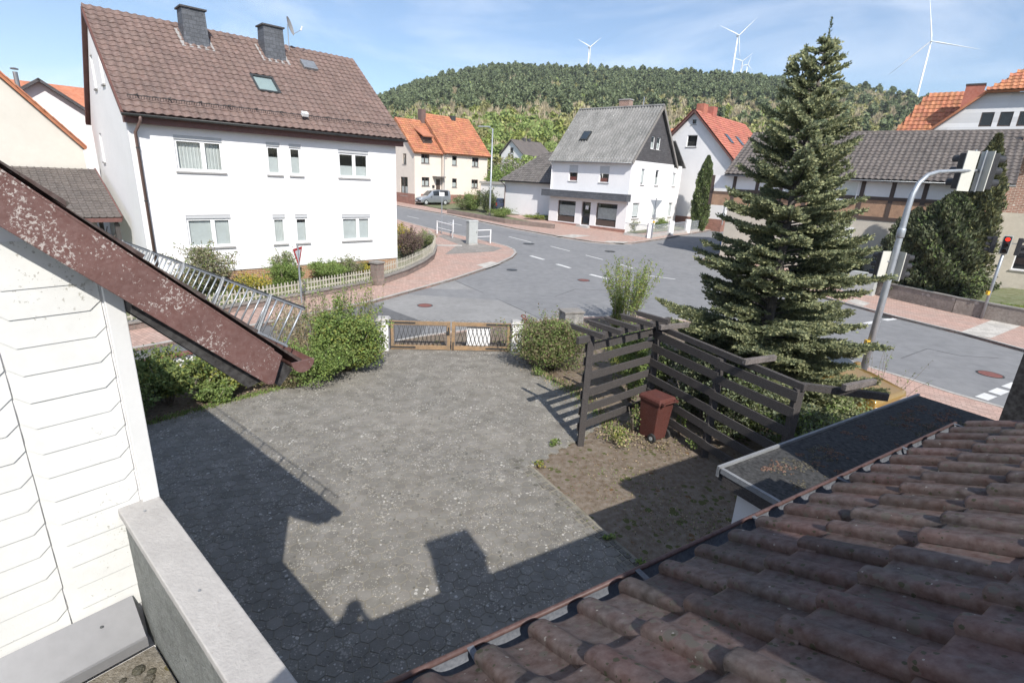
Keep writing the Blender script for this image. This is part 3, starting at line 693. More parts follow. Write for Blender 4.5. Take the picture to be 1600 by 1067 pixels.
# lawns, beds and yards of the four corners
sheet('garden', [(-21, -1), (-12.6, 14.9), (-6.3, 24.2), (-5.5, 27.2), (-5.1, 30.9), (-5.4, 34.5), (-6.6, 38), (-12, 45), (-20, 55), (-60, 55), (-60, -1)], 'grass_ground', 0.05, 3)
sheet('garden', [(-43, 100), (-22, 75.5), (-14.6, 67.5), (-9.8, 70.4), (-8.2, 60.2), (-3.9, 57.2), (2.6, 49.9), (3.2, 50.6), (-2, 58), (20, 72), (38, 98)], 'grass_ground', 0.05, 3)
sheet('garden', [(46, 70), (29, 52), (20.5, 41.5), (18.5, 37), (18.9, 31), (20.0, 27.4), (21.4, 24.7), (23.0, 22.0), (28, 6), (58, 6), (58, 70)], 'grass_ground', 0.06, 3)
sheet('garden', [(9.5, 60.5), (10.2, 47.8), (18.3, 54.6), (26, 64), (20, 70)], 'grass_ground', 0.054, 3)
# paving seen in the street
sheet('paved_corner', [(-4.6, 33.0), (-1.6, 35.0), (-1.0, 36.6), (-3.2, 38.6), (-5.9, 41.6), (-6.2, 40.6), (-4.2, 37.2)], 'pavement_grey', 0.006, 2)
sheet('tactile_paving', [G(745, 414), G(767, 409), G(783, 411.5), G(760, 419.5)], 'tactile_white', 0.010, 2)
sheet('tactile_paving', [G(679, 384.5), G(680, 382.5), G(722, 383), G(722, 385)], 'tactile_white', 0.010, 2)
sheet('tactile_paving', [G(1501, 519), G(1550, 500), G(1596, 509), G(1547, 529)], 'tactile_white', 0.010, 2)
sheet('tactile_paving', [G(1322, 471), G(1336, 467), G(1360, 474), G(1348, 479)], 'tactile_white', 0.010, 2)
sheet('tactile_paving', [G(868, 369), G(895, 366.5), G(924, 368.5), G(896, 371.5)], 'tactile_white', 0.010, 2)
sheet('tactile_paving', [G(942, 378.5), G(950, 376.5), G(982, 378), G(975, 380.5)], 'tactile_white', 0.010, 2)
# asphalt repairs
def roadpoly(name, px, mat, dz): return sheet(name, [G(x, y, -0.1) for x, y in px], mat, dz - 0.1, 2)
roadpoly('asphalt_patch', [(581, 470.5), (640, 457), (708, 437.8), (775, 467), (842, 497.5), (790, 508), (735, 517), (668, 505), (618, 487)], 'asphalt_light', 0.004)
roadpoly('asphalt_patch', [(540, 480), (576, 471.5), (620, 488), (668, 505.5), (655, 526), (600, 545), (480, 560), (300, 590), (200, 610), (170, 575), (190, 549), (285, 532.5), (500, 488)], 'asphalt_new', 0.004)
for px in ([(708, 437.5), (742, 452.5), (776, 467.2), (810, 482.5), (842, 497.5)], [(850, 470), (900, 452), (960, 455), (1010, 468)], [(1410, 560), (1450, 545), (1500, 556), (1560, 560)], [(700, 366), (740, 361), (790, 362), (840, 371)]):
    strip('tar_seam', [G(x, y, -0.1)[:2] for x, y in px], .05, -0.1005, -0.0935, 'asphalt_new', step=.5)
# road markings
def mark(a, b, w):
    a, b = G(*a, -0.1), G(*b, -0.1); d = (b - a); d.z = 0; d.normalize(); n = Vector((-d.y, d.x, 0)) * w / 2
    return sheet('road_marking', [(a + n)[:2], (a - n)[:2], (b - n)[:2], (b + n)[:2]], 'road_paint', -0.1 + 0.010, 1.5)
for a, b in (((636, 338), (655, 342)), ((700, 347.5), (722, 352.5)), ((795, 370), (830, 379)), ((860, 385), (890, 392.5)), ((915, 399), (942, 406)), ((1005, 430), (1055, 436.5)), ((968, 413), (990, 420))): mark(a, b, 0.13)
for a, b in (((829, 400), (850, 406)), ((870, 413), (891, 419)), ((922, 429), (950, 436)), ((985, 448), (1012, 456)), ((1352, 506), (1372, 502.5)), ((1382, 500.5), (1397, 498))): mark(a, b, 0.26)
for a, b in (((1533, 623), (1548, 617)), ((1553, 615), (1568, 609)), ((1574, 606.5), (1590, 600))): mark(a, b, 0.30)
for (x, y, r, mt) in ((1547, 585, 0.36, 'rust_iron'), (664, 477.5, 0.33, 'rust_iron'), (800, 422, 0.32, 'dark_metal'), (826, 381, 0.45, 'dark_metal'), (912, 438, 0.34, 'rust_iron'), (953, 393, 0.4, 'dark_metal'), (1381, 495, 0.33, 'dark_metal')):
    c = G(x, y, -0.1); k = thing('manhole_cover', {1547: 'round iron manhole cover in the right-hand road', 664: 'rusty manhole cover in the pale asphalt before the gate', 800: 'small manhole cover by the junction kerb', 826: 'dark manhole cover on the main road before the shop', 912: 'rusty manhole cover near the broken white line', 953: 'dark manhole cover on the far lane of the main road', 1381: 'small drain cover beside the dashed crossing line'}[x], 'manhole cover', (c.x, c.y, c.z - 0.1))
    q = MB(); q.lathe((0, 0, 0.004), [(r * 0.86, 0.0), (r * 0.86, 0.008)], 24); q.build('cover', mt, k)
    q = MB()
    for i in range(28):
        a0, a1 = 6.2832 * i / 28, 6.2832 * (i + 1) / 28; ra, rb = r * 0.88, r
        q.hexa([(math.cos(t) * rr, math.sin(t) * rr, zz) for zz in (0.003, 0.012) for (t, rr) in ((a0, ra), (a0, rb), (a1, rb), (a1, ra))])
    q.build('rim', 'dark_metal', k)

# ------------------------------------------------------------------ wind turbines beyond the crest
def turbine(px_hub, px_base, dist, label, ang, tilt_view=0.0, rotor=0.3, bpx=30, s=None):
    d = ray(*px_hub); q = d / math.hypot(d[0], d[1]) * dist; hub = V(q[0], q[1], H0 + q[2])
    t = thing('wind_turbine', label, 'wind turbine', (hub.x, hub.y, hub.z - rotor * dist * 0.9), 0, 'wind turbines on the ridge')
    hh = rotor * dist * 0.9; s = (s or 0.6) * dist / 1000.0
    k = MB(); k.tube([V(0, 0, 0), V(0, 0, hh * 0.5), V(0, 0, hh)], [3.0 * s, 2.3 * s, 1.5 * s], 12); k.build('tower', 'turbine_white', t, True)
    fw = Vector((math.sin(tilt_view), -math.cos(tilt_view), 0)); sd = Vector((fw.y, -fw.x, 0)) * -1
    k = MB(); k.obox(V(0, 0, hh + 1.2 * s) - fw * 1.5 * s, fw * 4.6 * s, sd * 1.7 * s, Z * 1.8 * s); nac = k.build('nacelle', 'turbine_white', t, bevel=0.5 * s)
    hubc = V(0, 0, hh + 1.2 * s) + fw * 4.4 * s
    k = MB(); k.tube([hubc - fw * 1.5 * s, hubc, hubc + fw * 1.8 * s], [1.9 * s, 1.7 * s, 0.3 * s], 10); k.build('hub', 'turbine_white', t, True)
    bl = bpx / 805.0 * dist
    for i in range(3):
        a = ang + i * 2.0944; u = sd * math.cos(a) + Z * math.sin(a); w = u.cross(fw)
        k = MB(); pts = [(0.0, 1.0, 1.0), (0.12, 2.0, 0.7), (0.25, 1.8, 0.45), (0.6, 1.05, 0.3), (1.0, 0.25, 0.1)]
        for (f, cw, th) in pts:
            c = hubc + u * (1.0 * s + bl * f)
            for (e, g) in ((-0.35, 0), (0, 0.5), (0.65, 0), (0, -0.5)): k.v.append(tuple(c + w * cw * 1.5 * s * e + fw * th * 1.5 * s * g))
        for j in range(len(pts) - 1):
            for e in range(4): k.f.append((j * 4 + e, j * 4 + (e + 1) % 4, j * 4 + 4 + (e + 1) % 4, j * 4 + 4 + e))
        k.f.append(tuple(range((len(pts) - 1) * 4, len(pts) * 4))); k.build('blade', 'turbine_white', t, True)
turbine((921, 75), (920, 97), 760, 'small white wind turbine standing left on the wooded ridge', R(40), R(20), 0.10, 20)
turbine((1153, 57), (1147, 105), 720, 'white wind turbine above the ridge left of the big fir', R(45), R(15), 0.125, 31)
turbine((1160, 97), (1160, 108), 780, 'tiny wind turbine just showing behind the ridge', R(160), R(-20), 0.07, 14, .45)
turbine((1168, 102), (1168, 108), 800, 'farthest turbine barely topping the ridge trees', R(75), R(-10), 0.05, 10, .4)
turbine((1455, 66), (1440, 135), 640, 'tall white wind turbine above the orange roofed house', R(105), R(-35), 0.16, 46)
# ------------------------------------------------------------------ houses across the street
def az_rot(th): return R(90 - th)
def add(parent, name, mat, fn, **k):
    m = MB(); fn(m); return m.build(name, mat, parent, **k)
def gutter(parent, a, b, r=0.07, mat='dark_metal', name='gutter', n=8, drop=V(0, 0, 0)):
    a, b = Vector(a), Vector(b); d = (b - a).normalized(); s = d.cross(Z).normalized(); m = MB(); k = 8
    for p in (a, b):
        for i in range(k + 1):
            t = math.pi * i / k; m.v.append(tuple(p + s * math.cos(t) * r - Z * math.sin(t) * r))
        for i in range(k + 1):
            t = math.pi * (k - i) / k; m.v.append(tuple(p + s * math.cos(t) * r * 0.86 - Z * math.sin(t) * r * 0.86))
    q = 2 * (k + 1)
    for i in range(q): m.f.append((i, (i + 1) % q, q + (i + 1) % q, q + i))
    for o in (0, q):
        for i in range(k): m.f.append((o + i, o + i + 1, o + q - 2 - i, o + q - 1 - i))
    return m.build(name, mat, parent, True)

# ---- the large white house on the left
LK = V(-14.35, 19.95, 0)
lh = thing('white_house', 'large white rendered house with brown tiled roof and brick plinth on the left', 'house', LK, az_rot(45.7))
f, g = FY(), FX(); FL, FD, RZ, RY, EZ = 11.11, 9.6, 10.80, 4.8, 6.62
W = [(1.40, 3.08, 4.75, 6.08), (4.79, 5.36, 4.75, 6.08), (5.75, 6.28, 4.75, 6.08), (8.03, 9.58, 4.75, 6.02),
     (1.45, 3.10, 1.76, 3.08), (4.80, 5.35, 1.76, 3.06), (5.80, 6.37, 1.76, 3.06), (8.05, 9.58, 1.76, 3.04)]
wall(lh, f, 0, FL, 0.74, EZ, W, 'render_white')
f2 = FY(0.04); CW = [(1.9, 2.75, 0.12, 0.52), (5.55, 5.95, 0.2, 0.62), (9.0, 9.9, 0.22, 0.6)]
wall(lh, f2, 0.04, FL - 0.04, -0.2, 0.74, CW, 'plinth_brick', 'plinth')
for a, b, c, d in CW: window(lh, f2, a, b, c, d, 'frame_dark', (), None, None, None, None, 0.12, 0.04, 'glass_dark', 'cellar_window')
specs = [dict(mull=(0.58,), back='curtain'), dict(blind=(0, 0.62, 'blind')), dict(blind=(0, 0.66, 'blind')), dict(mull=(0.52,), blind=(0, 0.48, 'blind')),
         dict(mull=(0.58,), blind=(0, 0.93, 'blind')), dict(blind=(0, 0.98, 'curtain')), dict(blind=(0, 0.80, 'blind')), dict(mull=(0.56,), blind=(0, 0.97, 'blind'))]
for w, s in zip(W, specs): window(lh, f, *w, shutter='shutter_grey', bw=.085, **s)
gw = [(3.3, 3.9, 7.9, 9.2), (5.55, 6.15, 7.9, 9.2), (7.0, 7.6, 4.9, 6.15)]
wall(lh, g, 0, FD, 0, [(0, EZ), (RY, RZ - 0.18), (FD, EZ)], gw, 'render_white')
for w in gw: window(lh, g, *w, shutter=None)
add(lh, 'wall', 'render_white', lambda m: m.poly([(FL, 0, 0), (FL, FD, 0), (FL, FD, EZ), (FL, RY, RZ - 0.18), (FL, 0, EZ)]))
add(lh, 'wall', 'render_white', lambda m: m.quad((0, FD, 0), (FL, FD, 0), (FL, FD, EZ), (0, FD, EZ)))
ox0, ox1, oy = -0.14, FL + 0.30, -0.42; sl_ = (RZ - 6.72) / (RY - oy)
roof = add(lh, 'roof', 'brown_paint', lambda m: (plate(m, [(ox0, oy, 6.68), (ox1, oy, 6.68), (ox1, RY, RZ - 0.04), (ox0, RY, RZ - 0.04)], 0.14), plate(m, [(ox0, RY, RZ - 0.045), (ox1, RY, RZ - 0.045), (ox1, FD - oy, 6.675), (ox0, FD - oy, 6.675)], 0.14)))
SL = math.hypot(RY - oy, RZ - 6.68); uy = V(0, RY - oy, RZ - 6.68).normalized()
skyl = (5.15, 6.15, 2.35, 3.55)
def lcut(u, s):
    return skyl[0] - 0.05 < u + ox0 < skyl[1] + 0.05 and skyl[2] - 0.1 < s < skyl[3]
tiled(roof, V(ox0, oy - 0.06, 6.70), (1, 0, 0), uy, ox1 - ox0, SL, 0.30, 0.335, wave_prof(0.30, 0.045, 8, 's'), 0.028, 'tile_brown', 300, lcut)
add(roof, 'ridge_tiles', 'tile_brown', lambda m: [m.tube([V(ox0 + i * 0.4, RY, RZ - 0.02 + 0.012 * (i % 2)), V(ox0 + i * 0.4 + 0.42, RY, RZ - 0.02 + 0.012 * ((i + 1) % 2))], 0.10, 8) for i in range(int((ox1 - ox0) / 0.4))])
add(roof, 'fascia', 'brown_paint', lambda m: m.box(ox0 + 0.03, ox1 - 0.03, oy + 0.10, oy + 0.40, 6.36, 6.60))
add(roof, 'bargeboard', 'brown_paint', lambda m: (plate(m, [(ox0 - 0.03, oy, 6.70), (ox0, oy, 6.70), (ox0, RY, RZ - 0.02), (ox0 - 0.03, RY, RZ - 0.02)], 0.16), plate(m, [(ox0 - 0.03, RY, RZ - 0.02), (ox0, RY, RZ - 0.02), (ox0, FD - oy, 6.70), (ox0 - 0.03, FD - oy, 6.70)], 0.16)))
gutter(roof, (ox0 - 0.05, oy - 0.10, 6.66), (ox1 + 0.05, oy - 0.10, 6.66), 0.085)
pp = add(lh, 'downpipe', 'pipe_brown', lambda m: m.tube([V(0.35, oy - 0.10, 6.60), V(0.35, oy - 0.08, 6.45), V(0.2, -0.09, 6.05), V(0.2, -0.09, 0.0)], 0.055, 8), smooth=True)
for zz in (1.6, 3.6, 5.5): add(pp, 'bracket', 'dark_metal', lambda m: m.lathe((0.2, -0.09, zz), [(0.066, 0), (0.066, 0.05)], 10))
def onroof(x, s, h): return V(x, oy, 6.68) + uy * s + V(0, -uy.z, uy.y) * h
def guard(m):
    for h in (0.05, 0.22): m.tube([onroof(ox0 + 0.3, 0.75, h), onroof(ox1 - 0.25, 0.75, h)], 0.015, 4)
    x = ox0 + 0.3
    while x < ox1 - 0.25:
        m.tube([onroof(x, 0.75, 0.05), onroof(x, 0.75, 0.22)], 0.009, 3, False); x += 0.085
add(roof, 'snow_guard', 'dark_metal', guard)
for i in range(11): add(roof, 'snow_guard_bracket', 'dark_metal', lambda m: m.bar(onroof(ox0 + 0.6 + i * 1.03, 1.05, 0.05), onroof(ox0 + 0.6 + i * 1.03, 0.72, 0.30), 0.03, 0.03))
sk = add(roof, 'skylight', 'dark_metal', lambda m: [m.hexa([onroof(a, c, 0.0), onroof(b, c, 0.0), onroof(b, d, 0.0), onroof(a, d, 0.0), onroof(a, c, .13), onroof(b, c, .13), onroof(b, d, .13), onroof(a, d, .13)]) for a, b, c, d in ((5.15, 6.15, 2.35, 2.45), (5.15, 6.15, 3.45, 3.55), (5.15, 5.24, 2.45, 3.45), (6.06, 6.15, 2.45, 3.45))])
add(sk, 'pane', 'glass_pale', lambda m: m.quad(onroof(5.22, 2.43, .10), onroof(6.08, 2.43, .10), onroof(6.08, 3.47, .10), onroof(5.22, 3.47, .10)))
add(sk, 'blind', 'blind', lambda m: m.quad(onroof(5.22, 2.43, .05), onroof(6.08, 2.43, .05), onroof(6.08, 3.47, .05), onroof(5.22, 3.47, .05)))
for x0 in (3.05, 6.35):
    ch = add(roof, 'chimney', 'slate', lambda m: m.hexa([(x0, 3.55, 9.2), (x0 + 1.0, 3.55, 9.2), (x0 + 1.0, 4.45, 9.2), (x0, 4.45, 9.2), (x0 + .06, 3.60, 11.32), (x0 + .94, 3.60, 11.32), (x0 + .94, 4.40, 11.32), (x0 + .06, 4.40, 11.32)]))
    add(ch, 'cap', 'slate_dark', lambda m: m.box(x0 - .01, x0 + 1.01, 3.53, 4.47, 11.32, 11.38))
    add(ch, 'flashing', 'sill_stone', lambda m: m.hexa([onroof(x0 - .14, 4.92, 0.0), onroof(x0 + 1.14, 4.92, 0.0), onroof(x0 + 1.14, 6.2, 0.0), onroof(x0 - .14, 6.2, 0.0), onroof(x0 - .14, 4.92, .085), onroof(x0 + 1.14, 4.92, .085), onroof(x0 + 1.14, 6.2, .085), onroof(x0 - .14, 6.2, .085)]))
dz_ = V(7.85, 4.4, RZ - 0.3)
add(roof, 'mast', 'galvanised', lambda m: m.tube([dz_, dz_ + V(0, 0, 1.25)], 0.022, 6))
dish = MB(); c = dz_ + V(0.02, -0.12, 1.15); ax = V(0.75, -0.6, 0.25).normalized(); s1 = ax.cross(Z).normalized(); s2 = s1.cross(ax)
for j in range(4):
    for k in range(16):
        t = 6.2832 * k / 16; r = 0.1 + 0.1 * j; dish.v.append(tuple(c + (s1 * math.cos(t) * r + s2 * math.sin(t) * r * 1.05) + ax * 0.45 * r * r))
for j in range(3):
    for k in range(16): dish.f.append((j * 16 + k, j * 16 + (k + 1) % 16, j * 16 + 16 + (k + 1) % 16, j * 16 + 16 + k))
dish.f.append(tuple(range(16))); dd = dish.build('satellite_dish', 'sill_stone', roof, True)
add(dd, 'arm', 'galvanised', lambda m: m.tube([c - s2 * 0.38 + ax * 0.06, c - s2 * 0.25 + ax * 0.55], 0.014, 5))
add(dd, 'feed_horn', 'sign_white', lambda m: m.tube([c - s2 * 0.28 + ax * 0.5, c - s2 * 0.12 + ax * 0.62], [0.045, 0.03], 8))
add(roof, 'roof_hatch', 'zinc', lambda m: m.hexa([onroof(a, b, h) for h in (0.03, 0.22) for a, b in ((8.05, 4.75), (8.75, 4.75), (8.75, 5.4), (8.05, 5.4))]), bevel=0.02)
add(roof, 'floodlight', 'sign_white', lambda m: m.obox(onroof(6.55, 0.72, 0.30), (0.13, 0, 0), (0, 0.10, 0.05), (0, -0.04, 0.07)), bevel=0.01)
for j in range(1): pass

# ---- open carport roof beside it
cp = thing('carport', 'brown tiled carport roof on dark timber posts against the white gable', 'carport', LK, az_rot(45.7))
ux_, a0, a1 = -5.6, V(-0.34, 2.45, 2.82), V(-0.34, 8.2, 4.53)
cr = add(cp, 'roof', 'old_wood', lambda m: plate(m, [(ux_, a0.y, a0.z - .04), (a0.x, a0.y, a0.z - .04), (a1.x, a1.y, a1.z - .04), (ux_, a1.y, a1.z - .04)], 0.12))
sv = (a1 - a0).normalized()
tiled(cr, V(ux_, a0.y - .05, a0.z - .01), (1, 0, 0), sv, a0.x - ux_, (a1 - a0).length, 0.24, 0.30, wave_prof(0.24, 0.03, 5, 'f'), 0.022, 'tile_greybrown', 150)
add(cr, 'verge_board', 'brown_paint', lambda m: plate(m, [a0 + V(.0, -.03, .06), a0 + V(.05, -.03, .06), a1 + V(.05, 0, .06), a1 + V(0, 0, .06)], 0.2))
add(cr, 'eave_board', 'brown_paint', lambda m: m.box(ux_, a0.x, a0.y - .02, a0.y + .03, a0.z - .2, a0.z - .03))
for x in (-0.5, -3.0, -5.4):
    for y in (2.7, 7.9): add(cp, 'post', 'old_wood', lambda m: m.box(x - .08, x + .08, y - .08, y + .08, 0, 2.55 if y < 5 else 4.2))
for x in (-0.5, -3.0):
    for s in (-1, 1): add(cp, 'brace', 'old_wood', lambda m: m.bar((x, 2.7, 1.7), (x + s * 0.9 - (0.9 if x > -1 and s > 0 else 0), 2.7, 2.6), 0.10, 0.10))
add(cp, 'trellis', 'old_wood_light', lambda m: [m.bar((-2.6 + i * .3, 3.0, .2), (-2.0 + i * .3, 3.0, 2.4), .03, .03) for i in range(6)] + [m.bar((-2.0 + i * .3, 3.03, .2), (-2.6 + i * .3, 3.03, 2.4), .03, .03) for i in range(6)])

# ---- cream gable and white gable further back on the left
cg = thing('cream_house', 'cream gabled house with orange verge tiles behind the carport', 'house', (-13.41, 18.63, 0), az_rot(45.7))
P0, P1_ = V(-0.36, 10, 5.57), V(-8.2, 10, 14.4); dd_ = (P1_ - P0)
add(cg, 'wall', 'render_cream', lambda m: m.prism([(-0.36, 10, 0), (-0.36, 10, 5.45), (-5.2, 10, 10.95), (-10, 10, 5.45), (-10, 10, 0)], (0, 12, 0)))
rf = add(cg, 'roof', 'tile_orange', lambda m: (plate(m, [(-0.2, 9.8, 5.48), (-0.2, 22.2, 5.48), (-5.2, 22.2, 11.2), (-5.2, 9.8, 11.2)], 0.13), plate(m, [(-10.2, 9.8, 5.48), (-10.2, 22.2, 5.48), (-5.2, 22.2, 11.199), (-5.2, 9.8, 11.199)], 0.13)))
for i in range(20):
    q = V(-0.22, 9.78, 5.50) + V(-4.98, 0, 5.72) * (i / 20); e = V(-4.98, 0, 5.72) * (1.1 / 20)
    add(rf, 'verge_tile', 'tile_orange', lambda m: m.bar(q + V(0, .05, .03), q + e + V(0, .05, .055), 0.2, 0.05, V(.75, 0, .66)))
wg = thing('white_gabled_house', 'white gable with dark roof edge and metal flue between cream house and white house', 'house', (-13.41, 18.63, 0), az_rot(45.7))
add(wg, 'wall', 'render_white', lambda m: m.prism([(2.6, 17, 0), (2.6, 17, 6.2), (-1.05, 17, 8.75), (-4.6, 17, 6.2), (-4.6, 17, 0)], (0, 9, 0)))
add(wg, 'roof', 'slate_dark', lambda m: (plate(m, [(2.9, 16.6, 6.1), (2.9, 26.2, 6.1), (-1.05, 26.2, 8.92), (-1.05, 16.6, 8.92)], 0.14), plate(m, [(-5, 16.6, 6.1), (-5, 26.2, 6.1), (-1.05, 26.2, 8.919), (-1.05, 16.6, 8.919)], 0.14)))
fl = add(wg, 'flue', 'zinc', lambda m: m.tube([V(-1.85, 18.5, 8.1), V(-1.85, 18.5, 9.25)], 0.11, 10))
add(fl, 'cowl', 'zinc', lambda m: m.lathe((-1.85, 18.5, 9.36), [(0.17, 0), (0.19, .05), (0.05, .1)], 10))
ob_ = thing('far_orange_roof_house', 'distant house showing only a patch of orange roof beside the white gable', 'house', (-13.41, 18.63, 0), az_rot(45.7))
add(ob_, 'wall', 'render_cream', lambda m: m.box(-4, 4, 32.4, 40, 0, 7.5))
add(ob_, 'roof', 'tile_orange', lambda m: (plate(m, [(-4.3, 32, 7.3), (4.3, 32, 7.3), (4.3, 36, 10.4), (-4.3, 36, 10.4)], 0.15), plate(m, [(-4.3, 40.4, 7.3), (4.3, 40.4, 7.3), (4.3, 36, 10.399), (-4.3, 36, 10.399)], 0.15)))

# ---- corner house with the shop front
sh = thing('shop_house', 'white corner house with grey corrugated roof, slate gable and shop front', 'house', (9.81, 48.6, 0.78), az_rot(42))
f, g = FX(), FY()
SW = [(1.0, 3.3, 0.38, 2.46), (3.95, 5.0, 0.30, 2.46), (5.75, 7.95, 0.38, 2.42)]; UW = [(2.25, 3.3, 4.3, 5.78), (5.82, 6.86, 4.3, 5.78)]
wall(sh, f, 0, 9.05, -0.4, 6.5, SW + UW, 'render_white')
for w in (SW[0], SW[2]): window(sh, f, *w, 'frame_dark', (), None, (0.3, 0.8, 'curtain'), None, None, 0.2, 0.08, 'glass', 'shop_window')
for w in SW[::2]: add(sh, 'stall_riser', 'frame_dark', lambda m: f.box(m, w[0] + .08, w[1] - .08, w[2], w[2] + .55, -0.16, -0.10))
dr = window(sh, f, *SW[1], 'frame_dark', (), None, (0.05, 0.5, 'blind'), None, None, 0.2, 0.10, 'glass_dark', 'door'); add(dr, 'notice', 'sign_white', lambda m: f.box(m, 4.3, 4.65, 1.75, 2.1, -0.168, -0.16))
add(dr, 'handle', 'galvanised', lambda m: f.box(m, 4.85, 4.88, 1.0, 1.5, -0.14, -0.10))
for w in UW: window(sh, f, *w, 'pvc_white', (), None, (0.0, 0.5, 'sticker_red'), 'sill_stone', 'shutter_grey', 0.13, 0.06, 'glass', 'window', (), 0.62)
cn = add(sh, 'canopy', 'slate', lambda m: m.box(-0.75, 0.0, -0.3, 9.6, 2.78, 3.38)); add(cn, 'canopy_top', 'zinc', lambda m: m.box(-0.78, 0.0, -0.33, 9.63, 3.382, 3.42))
pts_ = [(0, 6.35), (4.1, 11.15), (8.2, 6.35)]
GU = [(1.9, 2.55, 4.3, 5.72), (4.6, 5.25, 4.3, 5.72)]; GLo = [(1.05, 2.3, 1.25, 2.68), (4.9, 5.9, 1.25, 2.68)]
wall(sh, g, 0, 8.2, -0.4, 6.35, GU + GLo, 'render_white')
GT = [(2.95, 3.65, 7.5, 8.6), (4.05, 4.75, 7.5, 8.6)]
wall(sh, g, 0, 8.2, 6.35, [(0, 6.353), (4.1, 11.1), (8.2, 6.353)], GT, 'slate_dark', 'gable')
for w, s in zip(GU + GLo + GT, ('s', 'd', 's', 's', 'd', 'd')): window(sh, g, *w, blind=(0.12, 1, 'sign_white') if s == 's' else (0.0, 0.55, 'curtain'))
ann = [(8.75, 9.35, 4.3, 5.6), (8.6, 9.5, 1.25, 2.68)]
wall(sh, FY(0.25), 8.2, 10.5, -0.4, 6.3, ann, 'render_white')
for w in ann: window(sh, FY(0.25), *w, blind=(0.0, 0.9, 'sign_white'))
add(sh, 'wall', 'render_white', lambda m: (m.quad((10.5, 0.25, -.4), (10.5, 8, -.4), (10.5, 8, 6.3), (10.5, 0.25, 6.3)), m.quad((0, 9.05, -.4), (10.5, 9.05, -.4), (10.5, 9.05, 6.3), (0, 9.05, 6.3))))
add(sh, 'gable', 'render_grey', lambda m: m.poly([(0, 9.05, 6.3), (8.2, 9.05, 6.3), (4.1, 9.05, 11.1)]))
add(sh, 'plinth', 'plinth_red', lambda m: (m.box(-0.05, 0.06, -0.04, 3.9, -0.4, 0.30), m.box(-0.05, 0.06, 5.05, 9.05, -0.4, 0.30)))
add(sh, 'step', 'concrete', lambda m: (m.box(-0.9, 0, 3.6, 5.4, -0.5, 0.08), m.box(-0.45, 0, 3.8, 5.2, 0.08, 0.24)))
def corr(m, x0, z0, x1, z1, ya, yb):
    n = int((yb - ya) / 0.30) * 6; d = V(x1 - x0, 0, z1 - z0).normalized(); nn = V(-d.z, 0, d.x); nn = nn if nn.z > 0 else -nn
    for i in range(n + 1):
        y = ya + (yb - ya) * i / n; h = 0.06 * math.cos(i * math.pi / 3)
        for (x, z) in ((x0, z0), (x1, z1)):
            for t in (0, -0.05): m.v.append(tuple(V(x, y, z) + nn * (h + t)))
    for i in range(n):
        a = i * 4; b = a + 4; m.f += [(a, b, b + 2, a + 2), (a + 1, a + 3, b + 3, b + 1), (a, a + 1, b + 1, b)]
rf = add(sh, 'roof', 'fibre_cement', lambda m: corr(m, -0.38, 6.1, 4.1, 11.32, -0.25, 9.25))
add(sh, 'roof', 'fibre_cement', lambda m: corr(m, 8.58, 6.1, 4.1, 11.325, -0.25, 9.25))
add(sh, 'annex_roof', 'fibre_cement', lambda m: plate(m, [(7.8, 0.0, 8.6), (10.9, 0.0, 6.2), (10.9, 8.2, 6.2), (7.8, 8.2, 8.6)], .1))
add(rf, 'ridge_cap', 'fibre_cement', lambda m: m.tube([V(4.1, -0.27, 11.32), V(4.1, 9.27, 11.32)], 0.11, 8))
add(rf, 'verge_board', 'wall_coping', lambda m: [plate(m, [(s, -0.3, 6.12), (s, -0.24, 6.12), (4.1, -0.24, 11.36), (4.1, -0.3, 11.36)], .22) for s in (-0.4, 8.6)])
cb = add(rf, 'chimney', 'old_brick', lambda m: m.box(4.3, 5.0, 3.6, 4.7, 10.3, 12.0)); add(cb, 'cap', 'concrete', lambda m: m.box(4.24, 5.06, 3.54, 4.76, 12.0, 12.08))
add(rf, 'vent_pipe', 'galvanised', lambda m: m.tube([V(4.6, 2.2, 10.4), V(4.6, 2.2, 12.2)], 0.05, 6))
sn = V(4.48, 0, 5.22).normalized(); nn_ = V(-sn.z, 0, sn.x)
def onsh(y, s, h): return V(-0.38, y, 6.1) + sn * s + nn_ * h
sk = add(rf, 'skylight', 'dark_metal', lambda m: m.hexa([onsh(a, b, h) for h in (0.0, 0.14) for a, b in ((6.0, 2.65), (6.0, 3.75), (6.9, 3.75), (6.9, 2.65))]))
add(sk, 'pane', 'glass_pale', lambda m: m.quad(onsh(6.08, 2.75, .15), onsh(6.08, 3.65, .15), onsh(6.82, 3.65, .15), onsh(6.82, 2.75, .15)))
gutter(rf, (-0.45, -0.2, 6.12), (-0.45, 9.2, 6.12), 0.08, 'zinc')
add(sh, 'downpipe', 'pvc_white', lambda m: m.tube([V(-0.42, 8.95, 6.05), V(-0.1, 8.95, 5.7), V(-0.1, 8.95, 3.4)], 0.05, 6))
